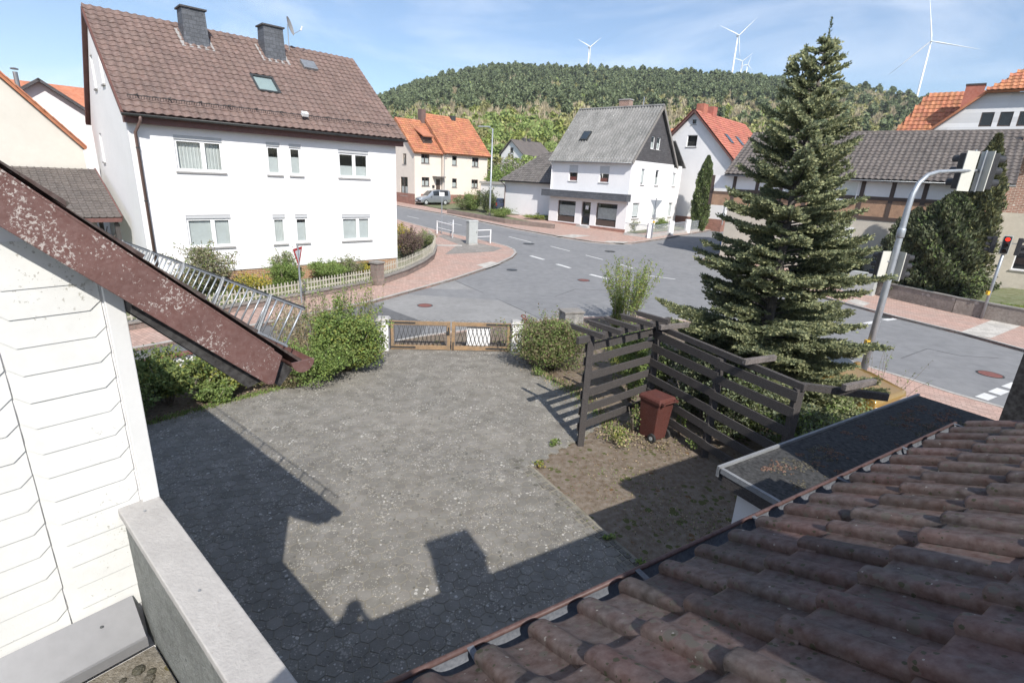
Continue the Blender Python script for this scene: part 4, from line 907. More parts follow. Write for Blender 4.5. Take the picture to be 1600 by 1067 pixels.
# ---- low annex left of the shop
an = thing('low_annex', 'low white outbuilding with weathered grey tiled roof left of the shop', 'outbuilding', (9.81, 48.6, 0.78), az_rot(42))
wall(an, FX(1.5, 0), 9.1, 16.9, -0.5, 4.0, [], 'render_white')
wall(an, FX(1.48, 0), 9.1, 16.92, -0.5, 0.25, [], 'plinth_red', 'plinth')
add(an, 'wall', 'render_white', lambda m: (m.poly([(1.5, 16.9, -.5), (8, 16.9, -.5), (8, 16.9, 4.0), (4.9, 14.4, 7.0), (1.5, 16.9, 4.0)]), m.quad((8, 9.1, -.5), (8, 16.9, -.5), (8, 16.9, 4), (8, 9.1, 4))))
rp = [(1.0, 9.12, 3.95), (1.0, 17.4, 3.95), (4.9, 14.3, 7.15), (4.9, 9.12, 7.15)]
ar = add(an, 'roof', 'tile_darkgrey', lambda m: (plate(m, rp, .1), plate(m, [(1.0, 17.4, 3.949), (8.6, 17.4, 3.949), (4.9, 14.3, 7.149)], .1), plate(m, [(8.7, 9.12, 3.95), (8.7, 17.4, 3.95), (4.9, 14.3, 7.148), (4.9, 9.12, 7.148)], .1)))
au = V(3.9, 0, 3.2).normalized()
tiled(ar, V(0.96, 9.15, 3.98), (0, 1, 0), au, 8.2, 5.0, 0.3, 0.32, wave_prof(0.3, 0.03, 3, 'f'), 0.03, 'tile_darkgrey', 0, lambda u, s: u > 8.05 - s * 0.62)
gutter(ar, (0.93, 9.12, 3.93), (0.93, 17.4, 3.93), 0.07)
add(an, 'downpipe', 'pipe_brown', lambda m: m.tube([V(0.95, 17.0, 3.85), V(1.4, 16.75, 3.4), V(1.4, 16.75, -.4)], 0.05, 6))

# ---- the pinkish double house with orange roofs up the road
dp = thing('double_house', 'pinkish double house with two orange tiled roofs up the road', 'house', (-12.72, 64.76, 1.9), az_rot(45))
f, g = FY(), FX()
DA = [(0.95, 2.15, 4.3, 5.35), (1.03, 2.15, 1.65, 2.7)]
wall(dp, f, 0, 3.9, -0.4, 5.6, DA, 'render_pinkish')
for w in DA: window(dp, f, *w, 'frame_dark', (0.45,), None, (0, .6, 'curtain'))
DG = [(1.75, 2.5, 4.1, 5.3), (1.5, 3.1, 0.4, 2.6)]
wall(dp, g, 0, 7.6, -0.4, [(0, 5.6), (3.8, 9.2), (7.6, 5.6)], DG, 'render_pinkish')
for w in DG: window(dp, g, *w, 'frame_dark', (0.5,), None, (0, .5, 'curtain'))
f3 = FY(-0.35)
DB = [(5.35, 6.1, 4.28, 5.4), (8.6, 9.7, 4.28, 5.4), (5.4, 6.15, 1.62, 2.7), (8.6, 9.7, 1.62, 2.68)]
wall(dp, f3, 4.0, 11.25, -0.4, 5.75, DB, 'render_pinkish')
for i, w in enumerate(DB): window(dp, f3, *w, 'frame_dark', (0.5,) if i % 2 else (), None, (0, .55, 'curtain'))
dw = [(3.05, 3.75, 0.3, 2.7)]
add(dp, 'door', 'frame_dark', lambda m: m.box(3.15, 3.75, -0.03, 0.03, 0.4, 2.5)); add(dp, 'door_canopy', 'tile_greybrown', lambda m: m.box(2.6, 4.0, -0.9, 0.0, 2.75, 2.87))
add(dp, 'letter_box', 'plastic_black', lambda m: m.box(2.55, 2.85, -0.12, 0.0, 1.5, 1.8))
wall(dp, FX(4.0), -0.35, 8.8, -0.4, [(-0.35, 5.75), (4.2, 10.1), (8.8, 5.75)], [], 'render_pinkish')
add(dp, 'wall', 'render_pinkish', lambda m: (m.poly([(11.25, -0.35, -.4), (11.25, 8.8, -.4), (11.25, 8.8, 5.75), (11.25, 4.2, 10.1), (11.25, -0.35, 5.75)]), m.quad((0, 8.8, -.4), (11.25, 8.8, -.4), (11.25, 8.8, 5.7), (0, 8.8, 5.7))))
add(dp, 'plinth', 'plinth_red', lambda m: (m.box(4.0, 11.28, -0.40, -0.3, -0.6, 0.72), m.box(0.9, 3.2, -0.05, 0.05, -.6, .72), m.box(-0.05, 0.05, 0, 7.6, -.6, .72)))
def droof(x0, x1, y0, yr, z0, zr, sym, nm='roof'):
    r = add(dp, nm, 'tile_orange', lambda m: (plate(m, [(x0, y0, z0), (x1, y0, z0), (x1, yr, zr), (x0, yr, zr)], .12), plate(m, [(x0, sym, z0), (x1, sym, z0), (x1, yr, zr - .002), (x0, yr, zr - .002)], .12)))
    up_ = V(0, yr - y0, zr - z0); tiled(r, V(x0, y0 - .04, z0 + .02), (1, 0, 0), up_, x1 - x0, up_.length, 0.34, 0.36, wave_prof(0.34, 0.05, 4, 's'), 0.05, 'tile_orange', 0); return r
ra = droof(-0.3, 3.98, -0.35, 3.8, 5.45, 9.35, 7.95); rb = droof(3.85, 11.5, -0.75, 4.2, 5.6, 10.35, 9.2)
add(rb, 'chimney', 'pipe_brown', lambda m: m.box(3.35, 4.0, 3.4, 4.2, 7.5, 10.75)); add(rb, 'roof_vent', 'dark_metal', lambda m: m.box(8.2, 8.9, 3.6, 4.2, 9.6, 10.5))
dm = add(ra, 'dormer', 'tile_orange', lambda m: plate(m, [(1.6, 0.4, 7.45), (3.2, 0.4, 7.45), (3.2, 2.6, 8.45), (1.6, 2.6, 8.45)], .12)); add(dm, 'dormer_window', 'frame_dark', lambda m: m.box(1.75, 3.05, 0.75, 1.2, 6.65, 7.4)); add(dm, 'pane', 'glass_pale', lambda m: m.quad((1.95, .74, 6.8), (2.85, .74, 6.8), (2.85, .74, 7.3), (1.95, .74, 7.3)))
add(dp, 'downpipe', 'zinc', lambda m: m.tube([V(4.3, -.8, 5.5), V(4.1, -.4, 5.1), V(4.1, -.42, .7)], .05, 6))

# ---- white gabled house with red roof right of the shop
rw = thing('red_roofed_house', 'white gabled house with red roof and brick chimneys behind the columnar cypress', 'house', (20.7, 54.2, 1.8), az_rot(42))
f, g = FX(), FY()
RW = [(3.85, 4.95, 7.25, 8.4), (4.2, 4.72, 9.4, 9.95)]
wall(rw, f, 0, 8.9, -1.2, [(0, 6.2), (4.45, 10.55), (8.9, 6.2)], RW, 'render_white')
for w in RW: window(rw, f, *w, 'pvc_white', (), None, (0, .5, 'room_dark'))
RS = [(0.9, 2.0, 4.5, 5.7), (2.9, 4.0, 4.5, 5.7), (0.7, 1.8, 1.4, 2.7)]
wall(rw, g, 0, 13, -1.2, 6.2, RS, 'render_white')
for w in RS: window(rw, g, *w, blind=(0, .9, 'blind'))
add(rw, 'band', 'rust_iron', lambda m: m.box(0.0, 5.0, -0.06, 0.0, 3.7, 4.35)); add(rw, 'plinth', 'plinth_red', lambda m: (m.box(-0.05, 13, -0.05, 0.0, -1.2, 0.3), m.box(-0.05, 0, 0, 8.9, -1.2, 0.3)))
add(rw, 'wall', 'render_white', lambda m: (m.poly([(13, 0, -1), (13, 8.9, -1), (13, 8.9, 6.2), (13, 4.45, 10.5), (13, 0, 6.2)]), m.quad((0, 8.9, -1), (13, 8.9, -1), (13, 8.9, 6.2), (0, 8.9, 6.2))))
r = add(rw, 'roof', 'brown_paint', lambda m: (plate(m, [(-0.4, -0.45, 5.85), (13.4, -0.45, 5.85), (13.4, 4.45, 10.72), (-0.4, 4.45, 10.72)], .14), plate(m, [(-0.4, 9.35, 5.85), (13.4, 9.35, 5.85), (13.4, 4.45, 10.718), (-0.4, 4.45, 10.718)], .14)))
tiled(r, V(-0.4, -0.5, 5.9), (1, 0, 0), V(0, 4.9, 4.87), 13.8, 6.9, 0.34, 0.36, wave_prof(0.34, 0.04, 4, 's'), 0.045, 'tile_red', 0)
tiled(r, V(-0.4, 9.4, 5.9), (1, 0, 0), V(0, -4.9, 4.87), 13.8, 6.9, 0.34, 0.36, wave_prof(0.34, 0.04, 4, 's'), 0.045, 'tile_red', 0)
for x0 in (1.0, 3.4): add(r, 'chimney', 'tile_red', lambda m: m.box(x0, x0 + 1.0, 4.1, 4.9, 9.8, 11.5))
un = V(0, 4.9, 4.87).normalized(); u2 = V(0, -un.z, un.y)
for x0 in (2.6, 5.6):
    q = V(x0, -.45, 5.9) + un * 2.6; sk = add(r, 'skylight', 'dark_metal', lambda m: m.hexa([q + V(a, 0, 0) + un * b + u2 * h for h in (0, .15) for a, b in ((0, 0), (.8, 0), (.8, 1.3), (0, 1.3))])); add(sk, 'pane', 'glass_pale', lambda m: m.quad(*[q + V(a, 0, 0) + un * b + u2 * .16 for a, b in ((.08, .08), (.72, .08), (.72, 1.2), (.08, 1.2))]))
add(rw, 'downpipe', 'galvanised', lambda m: m.tube([V(0.1, -.5, 5.8), V(.05, -.1, 5.3), V(.05, -.1, -.2)], .06, 6))
oh = thing('orange_roof_house', 'house showing only its orange roof between corrugated roof and red roofed gable', 'house', (22.5, 67, 2), az_rot(42))
add(oh, 'wall', 'render_white', lambda m: m.box(0, 8, 0, 9, -1, 6.4))
ohr = add(oh, 'roof', 'tile_orange', lambda m: (plate(m, [(-.4, -.4, 6.2), (-.4, 9.4, 6.2), (4, 9.4, 10.2), (4, -.4, 10.2)], .14), plate(m, [(8.4, -.4, 6.2), (8.4, 9.4, 6.2), (4, 9.4, 10.199), (4, -.4, 10.199)], .14)))
tiled(ohr, V(-.44, -.4, 6.24), (0, 1, 0), V(4.4, 0, 4), 9.8, 5.9, 0.36, 0.36, wave_prof(0.36, 0.05, 4, 's'), 0.05, 'tile_orange', 0)

# ---- small house on the slope, pale garage
smh = thing('hillside_house', 'small white house with grey roof at the foot of the wooded hill', 'house', (0.4, 105, 7.2), az_rot(45))
SMW = [(2.6, 3.7, 2.4, 3.3), (1.0, 2.0, 0.9, 1.9)]
wall(smh, FX(), 0, 6.4, -2, [(0, 2.3), (3.5, 4.75), (6.4, 2.3)], [(3.0, 3.9, 2.5, 3.4), (1.4, 2.3, 0.6, 1.5)], 'render_white')
for w in [(3.0, 3.9, 2.5, 3.4), (1.4, 2.3, 0.6, 1.5)]: window(smh, FX(), *w, 'frame_dark', (), None, (0, .3, 'room_dark'))
add(smh, 'wall', 'render_white', lambda m: (m.quad((0, 0, -2), (8, 0, -2), (8, 0, 2.3), (0, 0, 2.3)), m.quad((0, 6.4, -2), (8, 6.4, -2), (8, 6.4, 2.3), (0, 6.4, 2.3))))
smr = add(smh, 'roof', 'tile_greybrown', lambda m: (plate(m, [(-.4, -.5, 1.95), (8.3, -.5, 1.95), (8.3, 3.5, 4.95), (-.4, 3.5, 4.95)], .15), plate(m, [(-.4, 6.9, 1.95), (8.3, 6.9, 1.95), (8.3, 3.5, 4.949), (-.4, 3.5, 4.949)], .15)))
add(smr, 'chimney', 'slate_dark', lambda m: (m.box(3, 3.6, 3.2, 3.8, 4.5, 5.4), m.box(4.4, 5.0, 3.2, 3.8, 4.5, 5.4)))
ga = thing('far_garage', 'small white flat roofed garage between double house and outbuilding', 'garage', (-1.6, 66.5, 1.5), az_rot(45))
add(ga, 'wall', 'render_white', lambda m: m.box(0, 4.5, 0, 5, -.5, 2.7)); add(ga, 'roof', 'concrete', lambda m: m.box(-.15, 4.65, -.15, 5.15, 2.7, 2.95)); add(ga, 'garage_door', 'shutter_grey', lambda m: m.box(.4, 3.6, -.05, 0, -.2, 2.2))

# ---- half-timbered barn on the right
bn = thing('timbered_barn', 'half-timbered barn with grey brown tiled roof behind the conifers on the right', 'barn', (24.5, 29.0, 0.3), az_rot(40))
f = FX()
U0, U1 = -0.9, 13.0
wall(bn, f, U0, U1, -0.3, 3.55, [], 'render_beige')
for i in range(11):
    u = U0 + 0.2 + i * 1.5
    add(bn, 'post', 'frame_dark', lambda m: f.box(m, u - .11, u + .11, 3.72, 5.72, -0.12, 0.035))
    if i < 10:
        win = False
        add(bn, 'upper_panel', 'render_white' if i != 6 else 'render_white', lambda m: f.box(m, u + .11, u + 1.39, 4.86, 5.72, -0.12, 0.0))
        add(bn, 'lower_panel', 'leaf_litter' if False else 'clay_panel', lambda m: f.box(m, u + .11, u + 1.39, 3.72, 4.66, -0.12, 0.0))
for nm, a, b in (('sill_beam', 3.52, 3.72), ('rail', 4.66, 4.86), ('wall_plate', 5.72, 5.95)): add(bn, nm, 'frame_dark', lambda m: f.box(m, U0, U1, a, b, -0.12, 0.045))
for u in (6.07, 9.07): window(bn, Face((-0.14, 0, 0), (0, 1, 0), (-1, 0, 0)), u - .55, u + .5, 4.55, 5.7, blind=(0, .7, 'room_dark'))
add(bn, 'sign_board', 'sign_white', lambda m: f.box(m, 5.25, 6.3, 2.15, 3.0, 0.005, 0.04))
add(bn, 'wall', 'render_beige', lambda m: (m.poly([(0, U0, -.3), (8, U0, -.3), (8, U0, 5.9), (4, U0, 8.5), (0, U0, 5.9)]), m.poly([(0, U1, -.3), (8, U1, -.3), (8, U1, 5.9), (4, U1, 8.5), (0, U1, 5.9)]), m.quad((8, U0, -.3), (8, U1, -.3), (8, U1, 5.9), (8, U0, 5.9))))
b0, b1 = V(-0.5, U0 - .4, 5.78), V(4.0, U0 - .4, 8.72); ub = (b1 - b0).normalized(); BL = U1 - U0 + .8
br_ = add(bn, 'roof', 'old_wood', lambda m: (plate(m, [b0, b0 + V(0, BL, 0), b1 + V(0, BL, 0), b1], .12), plate(m, [(8.5, U0 - .4, 5.78), (8.5, U1 + .4, 5.78), (4, U1 + .4, 8.718), (4, U0 - .4, 8.718)], .12)))
tiled(br_, b0 + V(-.05, 0, .03), (0, 1, 0), ub, BL, (b1 - b0).length, 0.30, 0.335, wave_prof(0.30, 0.05, 8, 's'), 0.03, 'tile_greybrown', 300)
add(br_, 'ridge_tiles', 'tile_greybrown', lambda m: m.tube([b1 + V(0, 0, .03), b1 + V(0, BL, .03)], 0.11, 8))
gutter(br_, b0 + V(-.12, 0, -.02), b0 + V(-.12, BL, -.02), 0.08, 'zinc')

# ---- large white house with half-hipped orange roof far right
d_ = ray(1480, 200); q_ = d_ / math.hypot(d_[0], d_[1]) * 52
bw = thing('hipped_roof_house', 'tall white clad house with half-hipped orange roof behind the barn', 'house', (q_[0], q_[1], 0), az_rot(40))
f = FX(); kk = 52 / 45.0
def zz(z): return H0 + (z - H0) * kk
gl, hl, ht = (0.61 * kk, zz(9.65)), (-1.38 * kk, zz(11.5)), (-2.14 * kk, zz(12.61))
cyb = -3.75; slope = (hl[1] - gl[1]) / (gl[0] - hl[0]); eb = gl[0] + (gl[1] - 6.5) / slope
BWW = [(-2.42, -1.72, zz(9.6), zz(10.42)), (-3.42, -2.72, zz(9.6), zz(10.42)), (-4.42, -3.72, zz(9.6), zz(10.42)), (-5.5, -4.8, zz(9.6), zz(10.42))]
mir = lambda y: 2 * cyb - y
wall(bw, f, mir(eb), eb, 0, [(mir(eb), 6.5), (mir(hl[0]), hl[1]), (hl[0], hl[1]), (eb, 6.5)], BWW, 'cladding_white')
for w in BWW: window(bw, f, *w, 'frame_dark', (), None, (0, .1, 'room_dark'), None)
rz_ = hl[1] + (hl[0] - cyb) * slope; hx = 1.7
bwr = add(bw, 'roof', 'tile_orange', lambda m: (plate(m, [(-.4, eb + .3, 6.5 - .3 * slope + .1), (12, eb + .3, 6.5 - .3 * slope + .1), (12, cyb, rz_ + .1), (hx, cyb, rz_ + .1), (-.4, hl[0], hl[1] + .1)], .14),
    plate(m, [(-.4, mir(eb) - .3, 6.5 - .3 * slope + .1), (12, mir(eb) - .3, 6.5 - .3 * slope + .1), (12, cyb, rz_ + .098), (hx, cyb, rz_ + .098), (-.4, mir(hl[0]), hl[1] + .098)], .14),
    plate(m, [(-.55, hl[0] + .05, hl[1] + .06), (-.55, mir(hl[0]) - .05, hl[1] + .06), (hx, cyb, rz_ + .12)], .14)))
hy = V(hx + .55, 0, rz_ - hl[1])
tiled(bwr, V(-.58, mir(hl[0]), hl[1] + .09), (0, 1, 0), hy, hl[0] - mir(hl[0]), hy.length, .34, .36, wave_prof(.34, .05, 4, 's'), .05, 'tile_orange', 0, lambda u, s: abs(u - (hl[0] - cyb)) > (hl[0] - cyb) * (1 - s / hy.length))
rT = (1.48 * kk, zz(11.39)); rB = (2.59 * kk, zz(9.69)); wx = 2.5
wr = add(bw, 'wing_roof', 'tile_orange', lambda m: plate(m, [(0.3, rB[0] + 1.2, zz(8.0)), (0.3, -1.5, zz(8.0)), (wx + .6, -1.5, rT[1] + .6), (wx + .6, rT[0] + .3, rT[1] + .6)], .14))
wu = V(wx + .3, 0, rT[1] + .6 - zz(8.0))
tiled(wr, V(0.26, -1.5, zz(8.0) + .04), (0, 1, 0), wu, rB[0] + 2.7, wu.length, .34, .36, wave_prof(.34, .05, 4, 's'), .05, 'tile_orange', 0, lambda u, s: u > (rB[0] + 2.6) - s * 0.42)
add(bw, 'wing_wall', 'render_white', lambda m: m.box(.9, 9, -1.4, rB[0] + 0.4, 0, zz(8.0)))
add(bwr, 'chimney', 'tile_red', lambda m: m.box(.6, 1.6, -1.25 * kk, -.33 * kk, zz(10.2), zz(12.08))); add(bwr, 'chimney_cap', 'slate_dark', lambda m: m.box(.55, 1.65, -1.28 * kk, -.3 * kk, zz(12.08), zz(12.16)))

# ---- brick gable at the right edge
d_ = ray(1566, 330); q_ = d_ / math.hypot(d_[0], d_[1]) * 41
bb = thing('brick_gable_building', 'old building with patched brick upper wall and beige render at the right edge', 'building', (q_[0], q_[1], 0), az_rot(40))
wall(bb, f, -6, 0.1, 0, 4.67, [(-2.9, -1.15, 1.58, 2.85)], 'render_beige'); window(bb, f, -2.9, -1.15, 1.58, 2.85, 'pvc_white', (.5,), None, (0, .1, 'room_dark'))
wall(bb, f, -6, 0.1, 4.672, 9.2, [], 'old_brick', 'brick_wall')
add(bb, 'wall', 'render_beige', lambda m: (m.quad((0, .1, 0), (9, .1, 0), (9, .1, 7.1), (0, .1, 7.1)), m.quad((0, -6, 0), (9, -6, 0), (9, -6, 9), (0, -6, 9))))
add(bb, 'roof', 'tile_darkgrey', lambda m: plate(m, [(-.5, .9, 7.05), (9, .9, 7.05), (9, -5.5, 9.9), (-.5, -5.5, 9.9)], .2)); add(bb, 'bargeboard', 'frame_dark', lambda m: plate(m, [(-.56, .9, 7.08), (-.5, .9, 7.08), (-.5, -5.5, 9.93), (-.56, -5.5, 9.93)], .3))
# ------------------------------------------------------------------ the house the picture is taken from
EROT = math.atan2(0.528, 0.849); EX, EY = V(0.849, 0.528, 0), V(-0.528, 0.849, 0)
def EW(x, y, z=0.0): return EX * x + EY * y + Z * z           # e-frame to world
T30 = math.tan(R(30)); EV = 1.047                              # eave line
own = thing('tiled_house', 'house with lichened clay pantile roof and brown gutter in the right foreground', 'house', (0, 0, 0), EROT)
rx0, rx1 = 0.18, 4.40
def rz(y): return 3.735 + (EV - y) * T30
orf = add(own, 'roof', 'old_wood', lambda m: plate(m, [(rx0, EV - .06, rz(EV - .06) - .035), (rx1 - .06, EV - .06, rz(EV - .06) - .035), (rx1 - .06, -3.6, rz(-3.6) - .035), (rx0, -3.6, rz(-3.6) - .035)], .14))
add(own, 'wall', 'render_white', lambda m: (m.box(rx0 + .02, rx1 - .12, EV - .42, EV - .30, 0, 3.66), m.hexa([(rx1 - .24, EV - .42, 0), (rx1 - .12, EV - .42, 0), (rx1 - .12, -7.5, 0), (rx1 - .24, -7.5, 0), (rx1 - .24, EV - .42, rz(EV - .42) - .2), (rx1 - .12, EV - .42, rz(EV - .42) - .2), (rx1 - .12, -7.5, 3.6), (rx1 - .24, -7.5, 3.6)])))
orb = add(own, 'roof', 'tile_clay', lambda m: plate(m, [(rx0, -3.6, rz(-3.6) - .03), (rx1, -3.6, rz(-3.6) - .03), (rx1, -8.2, 3.7), (rx0, -8.2, 3.7)], .16))
# pantile
def pantile():
    P = [(-.048, -.006), (-.0485, .012), (-.046, .021), (-.040, .0265), (-.028, .0295), (-.014, .0305), (0, .0305), (.012, .0285), (.022, .024), (.031, .017), (.038, .010), (.045, .004), (.054, -.001), (.070, -.005), (.09, -.007), (.125, -.007), (.162, -.005)]
    n = len(P); m = MB(); rows = [(0.0, -0.004, .033), (0.005, -0.0005, .034), (0.016, 0.0, .0335), (0.2, 0.0, .017), (0.385, 0.0, 0.0)]
    for (yy, dh, lift) in rows:
        for (u, h) in P: m.v.append((u, yy, h + dh + lift))
    for j in range(len(rows) - 1):
        for i in range(n - 1): m.f.append((j * n + i, j * n + i + 1, (j + 1) * n + i + 1, (j + 1) * n + i))
    b = len(m.v); sm = len(m.f)
    for (u, h) in P: m.v.append((u, 0.0, h - .004 + .033))
    for (u, h) in P: m.v.append((u * .86 if abs(u) < .06 else u, 0.0, (h - .016 if h < 0.02 else h * .74 - .004) + .022))
    for (u, h) in P: m.v.append((u * .86 if abs(u) < .06 else u, 0.10, (h - .016 if h < 0.02 else h * .74 - .004) + .018))
    for i in range(n - 1): m.f.append((b + i, b + i + 1, b + n + i + 1, b + n + i)); m.f.append((b + n + i, b + n + i + 1, b + 2 * n + i + 1, b + 2 * n + i))
    b2 = len(m.v)       # side lip of the roll
    m.v += [(-0.0480, 0.0, .027), (-0.0480, .385, -.006), (-0.0480, .385, -.018), (-0.0480, 0.0, .008)]; m.f.append((b2, b2 + 1, b2 + 2, b2 + 3))
    me = bpy.data.meshes.new('pantile'); me.from_pydata(m.v, [], m.f); me.materials.append(M['tile_clay'])
    for i, p in enumerate(me.polygons): p.use_smooth = i < sm
    me.update(); return me
ptm = pantile(); up_e = V(0, -math.cos(R(30)), math.sin(R(30))); nn_e = V(0, math.sin(R(30)), math.cos(R(30)))
ptn = 0
for j in range(14):
    for i in range(21):
        if ptn >= 300: break
        x = 0.232 + 0.2045 * i + random.uniform(-.006, .006); p = V(x, EV, rz(EV)) + up_e * (0.32 * j - 0.02 + random.uniform(-.009, .009)) + nn_e * random.uniform(-.002, .004)
        r_ = Matrix.Rotation(random.uniform(-.018, .018), 4, 'Z') @ Matrix.Rotation(random.uniform(-.012, .012), 4, 'Y')
        link('pantile', ptm, orf, mw=frame_mat(p, (1, 0, 0), up_e, nn_e) @ r_); ptn += 1
# moss cushions between the tiles
rng = np.random.default_rng(3); mo = MB()
for i in range(26):
    x = 0.232 + 0.2045 * rng.integers(0, 12) + rng.uniform(.05, .09); p = V(x, EV, rz(EV)) + up_e * (0.32 * rng.integers(0, 6) - .03 + rng.uniform(-.01, .02)) + nn_e * .012
    s = rng.uniform(.008, .022); mo.lathe(p, [(s * .7, 0), (s, s * .35), (s * .6, s * .75), (0, s * .9)], 7)
tag(mo.build('moss', 'moss_dark', orf, True), kind='stuff')
for pos in ((0.95, 2.35), (2.55, 4.25)):
    pass
# gutter of the eave
go_ = V(0, EV + .045, 3.715); m = MB(); m2 = MB(); k = 10
for (mm, ra) in ((m, 0.066), (m2, 0.071)):
    for x in np.linspace(rx0 - .4, rx1 + .02, 12):
        for i in range(k + 1):
            t = math.pi * i / k; mm.v.append((x, go_.y + math.cos(t) * ra, go_.z - math.sin(t) * ra))
    for j in range(11):
        for i in range(k): mm.f.append((j * (k + 1) + i, j * (k + 1) + i + 1, (j + 1) * (k + 1) + i + 1, (j + 1) * (k + 1) + i))
gt = m2.build('gutter', 'gutter_brown', own, True); m.build('gutter_lining', 'gutter_inside', gt, True)
add(gt, 'gutter_bead', 'gutter_brown', lambda m: m.tube([V(rx0 - .4, go_.y + .071, go_.z), V(rx1 + .02, go_.y + .071, go_.z)], .010, 8), smooth=True)
for i in range(6): add(gt, 'gutter_strap', 'gutter_inside', lambda m: m.bar((0.62 + i * .75, go_.y - .06, go_.z + .004), (0.62 + i * .75, go_.y + .075, go_.z + .006), .024, .004))
ch = add(orf, 'chimney', 'old_brick', lambda m: m.box(0.80, 1.42, -1.55, -0.95, 4.6, 6.66)); add(ch, 'cap', 'concrete', lambda m: m.box(0.77, 1.45, -1.58, -0.92, 6.66, 6.74))
# taller part of the house beyond
tp = thing('rear_extension', 'white wall with dark brown corner board rising behind the tiled roof, right edge', 'building', (0, 0, 0), EROT)
add(tp, 'wall', 'render_white', lambda m: m.box(5.10, 9.2, -6, 1.03, 0, 4.75)); add(tp, 'corner_board', 'dark_soffit', lambda m: (m.box(5.04, 5.10, 0.9, 1.09, 2.45, 4.70), m.box(5.10, 5.2, 1.03, 1.09, 2.45, 4.70)))
add(tp, 'roof', 'tile_clay', lambda m: plate(m, [(4.95, 1.12, 4.62), (9.4, 1.12, 4.62), (9.4, -2.6, 6.6), (4.95, -2.6, 6.6)], .12)); add(tp, 'roof', 'tile_clay', lambda m: plate(m, [(4.95, -6.4, 4.62), (9.4, -6.4, 4.62), (9.4, -2.6, 6.598), (4.95, -2.6, 6.598)], .12))

# ---- flat-roofed garage below
ga = thing('flat_roof_garage', 'low garage with mossy dark felt roof and zinc edge below the tiles', 'garage', (0, 0, 0), EROT)
gx0, gx1, gy0, gy1, gz = 4.42, 8.95, -0.9, 2.86, 2.42
add(ga, 'wall', 'render_white', lambda m: (m.box(gx0 + .14, gx0 + .26, gy0, gy1 - .16, 0, gz - .12), m.box(gx0 + .26, gx1 - .1, gy1 - .28, gy1 - .16, 0, gz - .12), m.box(gx1 - .22, gx1 - .1, gy0, gy1 - .28, 0, gz - .12)))
gr = add(ga, 'roof', 'bitumen', lambda m: m.box(gx0, gx1, gy0, gy1, gz - .14, gz - .012))
add(gr, 'zinc_edge', 'edge_grey', lambda m: (m.box(gx0 - .025, gx1, gy1 - .008, gy1 + .022, gz - .10, gz + .018), m.box(gx0 - .027, gx0 + .012, gy0, gy1 - .027, gz - .045, gz + .012)))
add(gr, 'eave_board', 'old_wood', lambda m: m.box(gx0 - .022, gx0 + .0, gy0, gy1 - .06, gz - .17, gz - .052))
rng = np.random.default_rng(12); mo = MB(); mo2 = MB()
cl = [(rng.uniform(4.75, 8.6), rng.uniform(1.5, 2.7), rng.uniform(.03, .11)) for i in range(90)]
for (cx_, cy_, cr_) in cl:
    tgt = mo if rng.uniform() < .6 else mo2  # some clusters take a darker brown, shade put into the moss colour
    for i in range(int(8 + cr_ * 260)):
        x, y = cx_ + rng.normal() * cr_ * .75, cy_ + rng.normal() * cr_ * .5
        if y > gy1 - .06 or x < gx0 + .06 or x > gx1 - .06: continue
        s = rng.uniform(.006, .019); tgt.tube([V(x, y, gz - .012), V(x + s * .1, y, gz - .004 + s * .22), V(x, y, gz - .002 + s * .42)], [s, s * .8, s * .15], 6)
tag(mo.build('moss', 'moss_rust', gr, True), kind='stuff'); tag(mo2.build('moss', 'moss_dark', gr, True), kind='stuff')

pmat('bitumen_sheet', (0.021, 0.021, 0.021), 0.95, 0.2, 3, bump=0.6, bscale=120)
for i in range(4): add(gr, 'felt_lap', 'bitumen_sheet', lambda m: m.box(gx0 + .04, gx1 - .02, gy0 + .1 + i * .95, gy0 + .99 + i * .95 if i < 3 else gy1 - .06, gz - .0118, gz - .006))

# ------------------------------------------------------------------ the wing on the left: white shingled gable, brown verge
WROT = R(51); WC = V(-1.8, 2.28, 0)
WX, WY = V(math.cos(WROT), math.sin(WROT), 0), V(-math.sin(WROT), math.cos(WROT), 0)
wg = thing('shingled_wing', 'white shingled gable wing with brown bargeboard in the left foreground', 'house', WC, WROT)
def wz(x): return 4.22 + (0.63 - x) * 0.968
WL = 7.2
add(wg, 'wall', 'render_white', lambda m: (m.hexa([(-5.2, 0.0, 0), (-.02, 0.0, 0), (-.02, .15, 0), (-5.2, .15, 0), (-5.2, 0.0, wz(-5.2) - .3), (-.02, 0.0, wz(0) - .2), (-.02, .15, wz(0) - .2), (-5.2, .15, wz(-5.2) - .3)]), m.box(-.15, -.02, .15, WL, 0, wz(0) - .2), m.box(-5.2, -.15, WL - .1, WL, 0, wz(0) - .2)))
wr = add(wg, 'roof', 'dark_soffit', lambda m: plate(m, [(.72, -.12, wz(.72) - .05), (-5.6, -.12, wz(-5.6) - .05), (-5.6, WL + .2, wz(-5.6) - .05), (.72, WL + .2, wz(.72) - .05)], .12))
add(wg, 'roof', 'tile_clay', lambda m: plate(m, [(-5.6, -.12, wz(-5.6) - .05), (-11.5, -.12, wz(.4)), (-11.5, WL + .2, wz(.4)), (-5.6, WL + .2, wz(-5.6) - .05)], .12))
wt = V(-1, 0, .968).normalized(); wnn = V(.968, 0, 1).normalized()
tiled(wr, V(.74, -.10, wz(.74) - .045), (0, 1, 0), wt, WL + .3, 4.2, 0.205, 0.32, wave_prof(0.205, 0.045, 6, 's'), 0.02, 'tile_clay', 0)
bd = .155
add(wr, 'bargeboard', 'barge_brown', lambda m: m.prism([(.60, -.165, 4.235), (.645, -.165, 4.19), (.585, -.165, 4.04), (.55, -.165, 4.045), (-5.6, -.165, wz(-5.6) - .20), (-5.6, -.165, wz(-5.6) + .005)], (0, .035, 0)), bevel=.004)
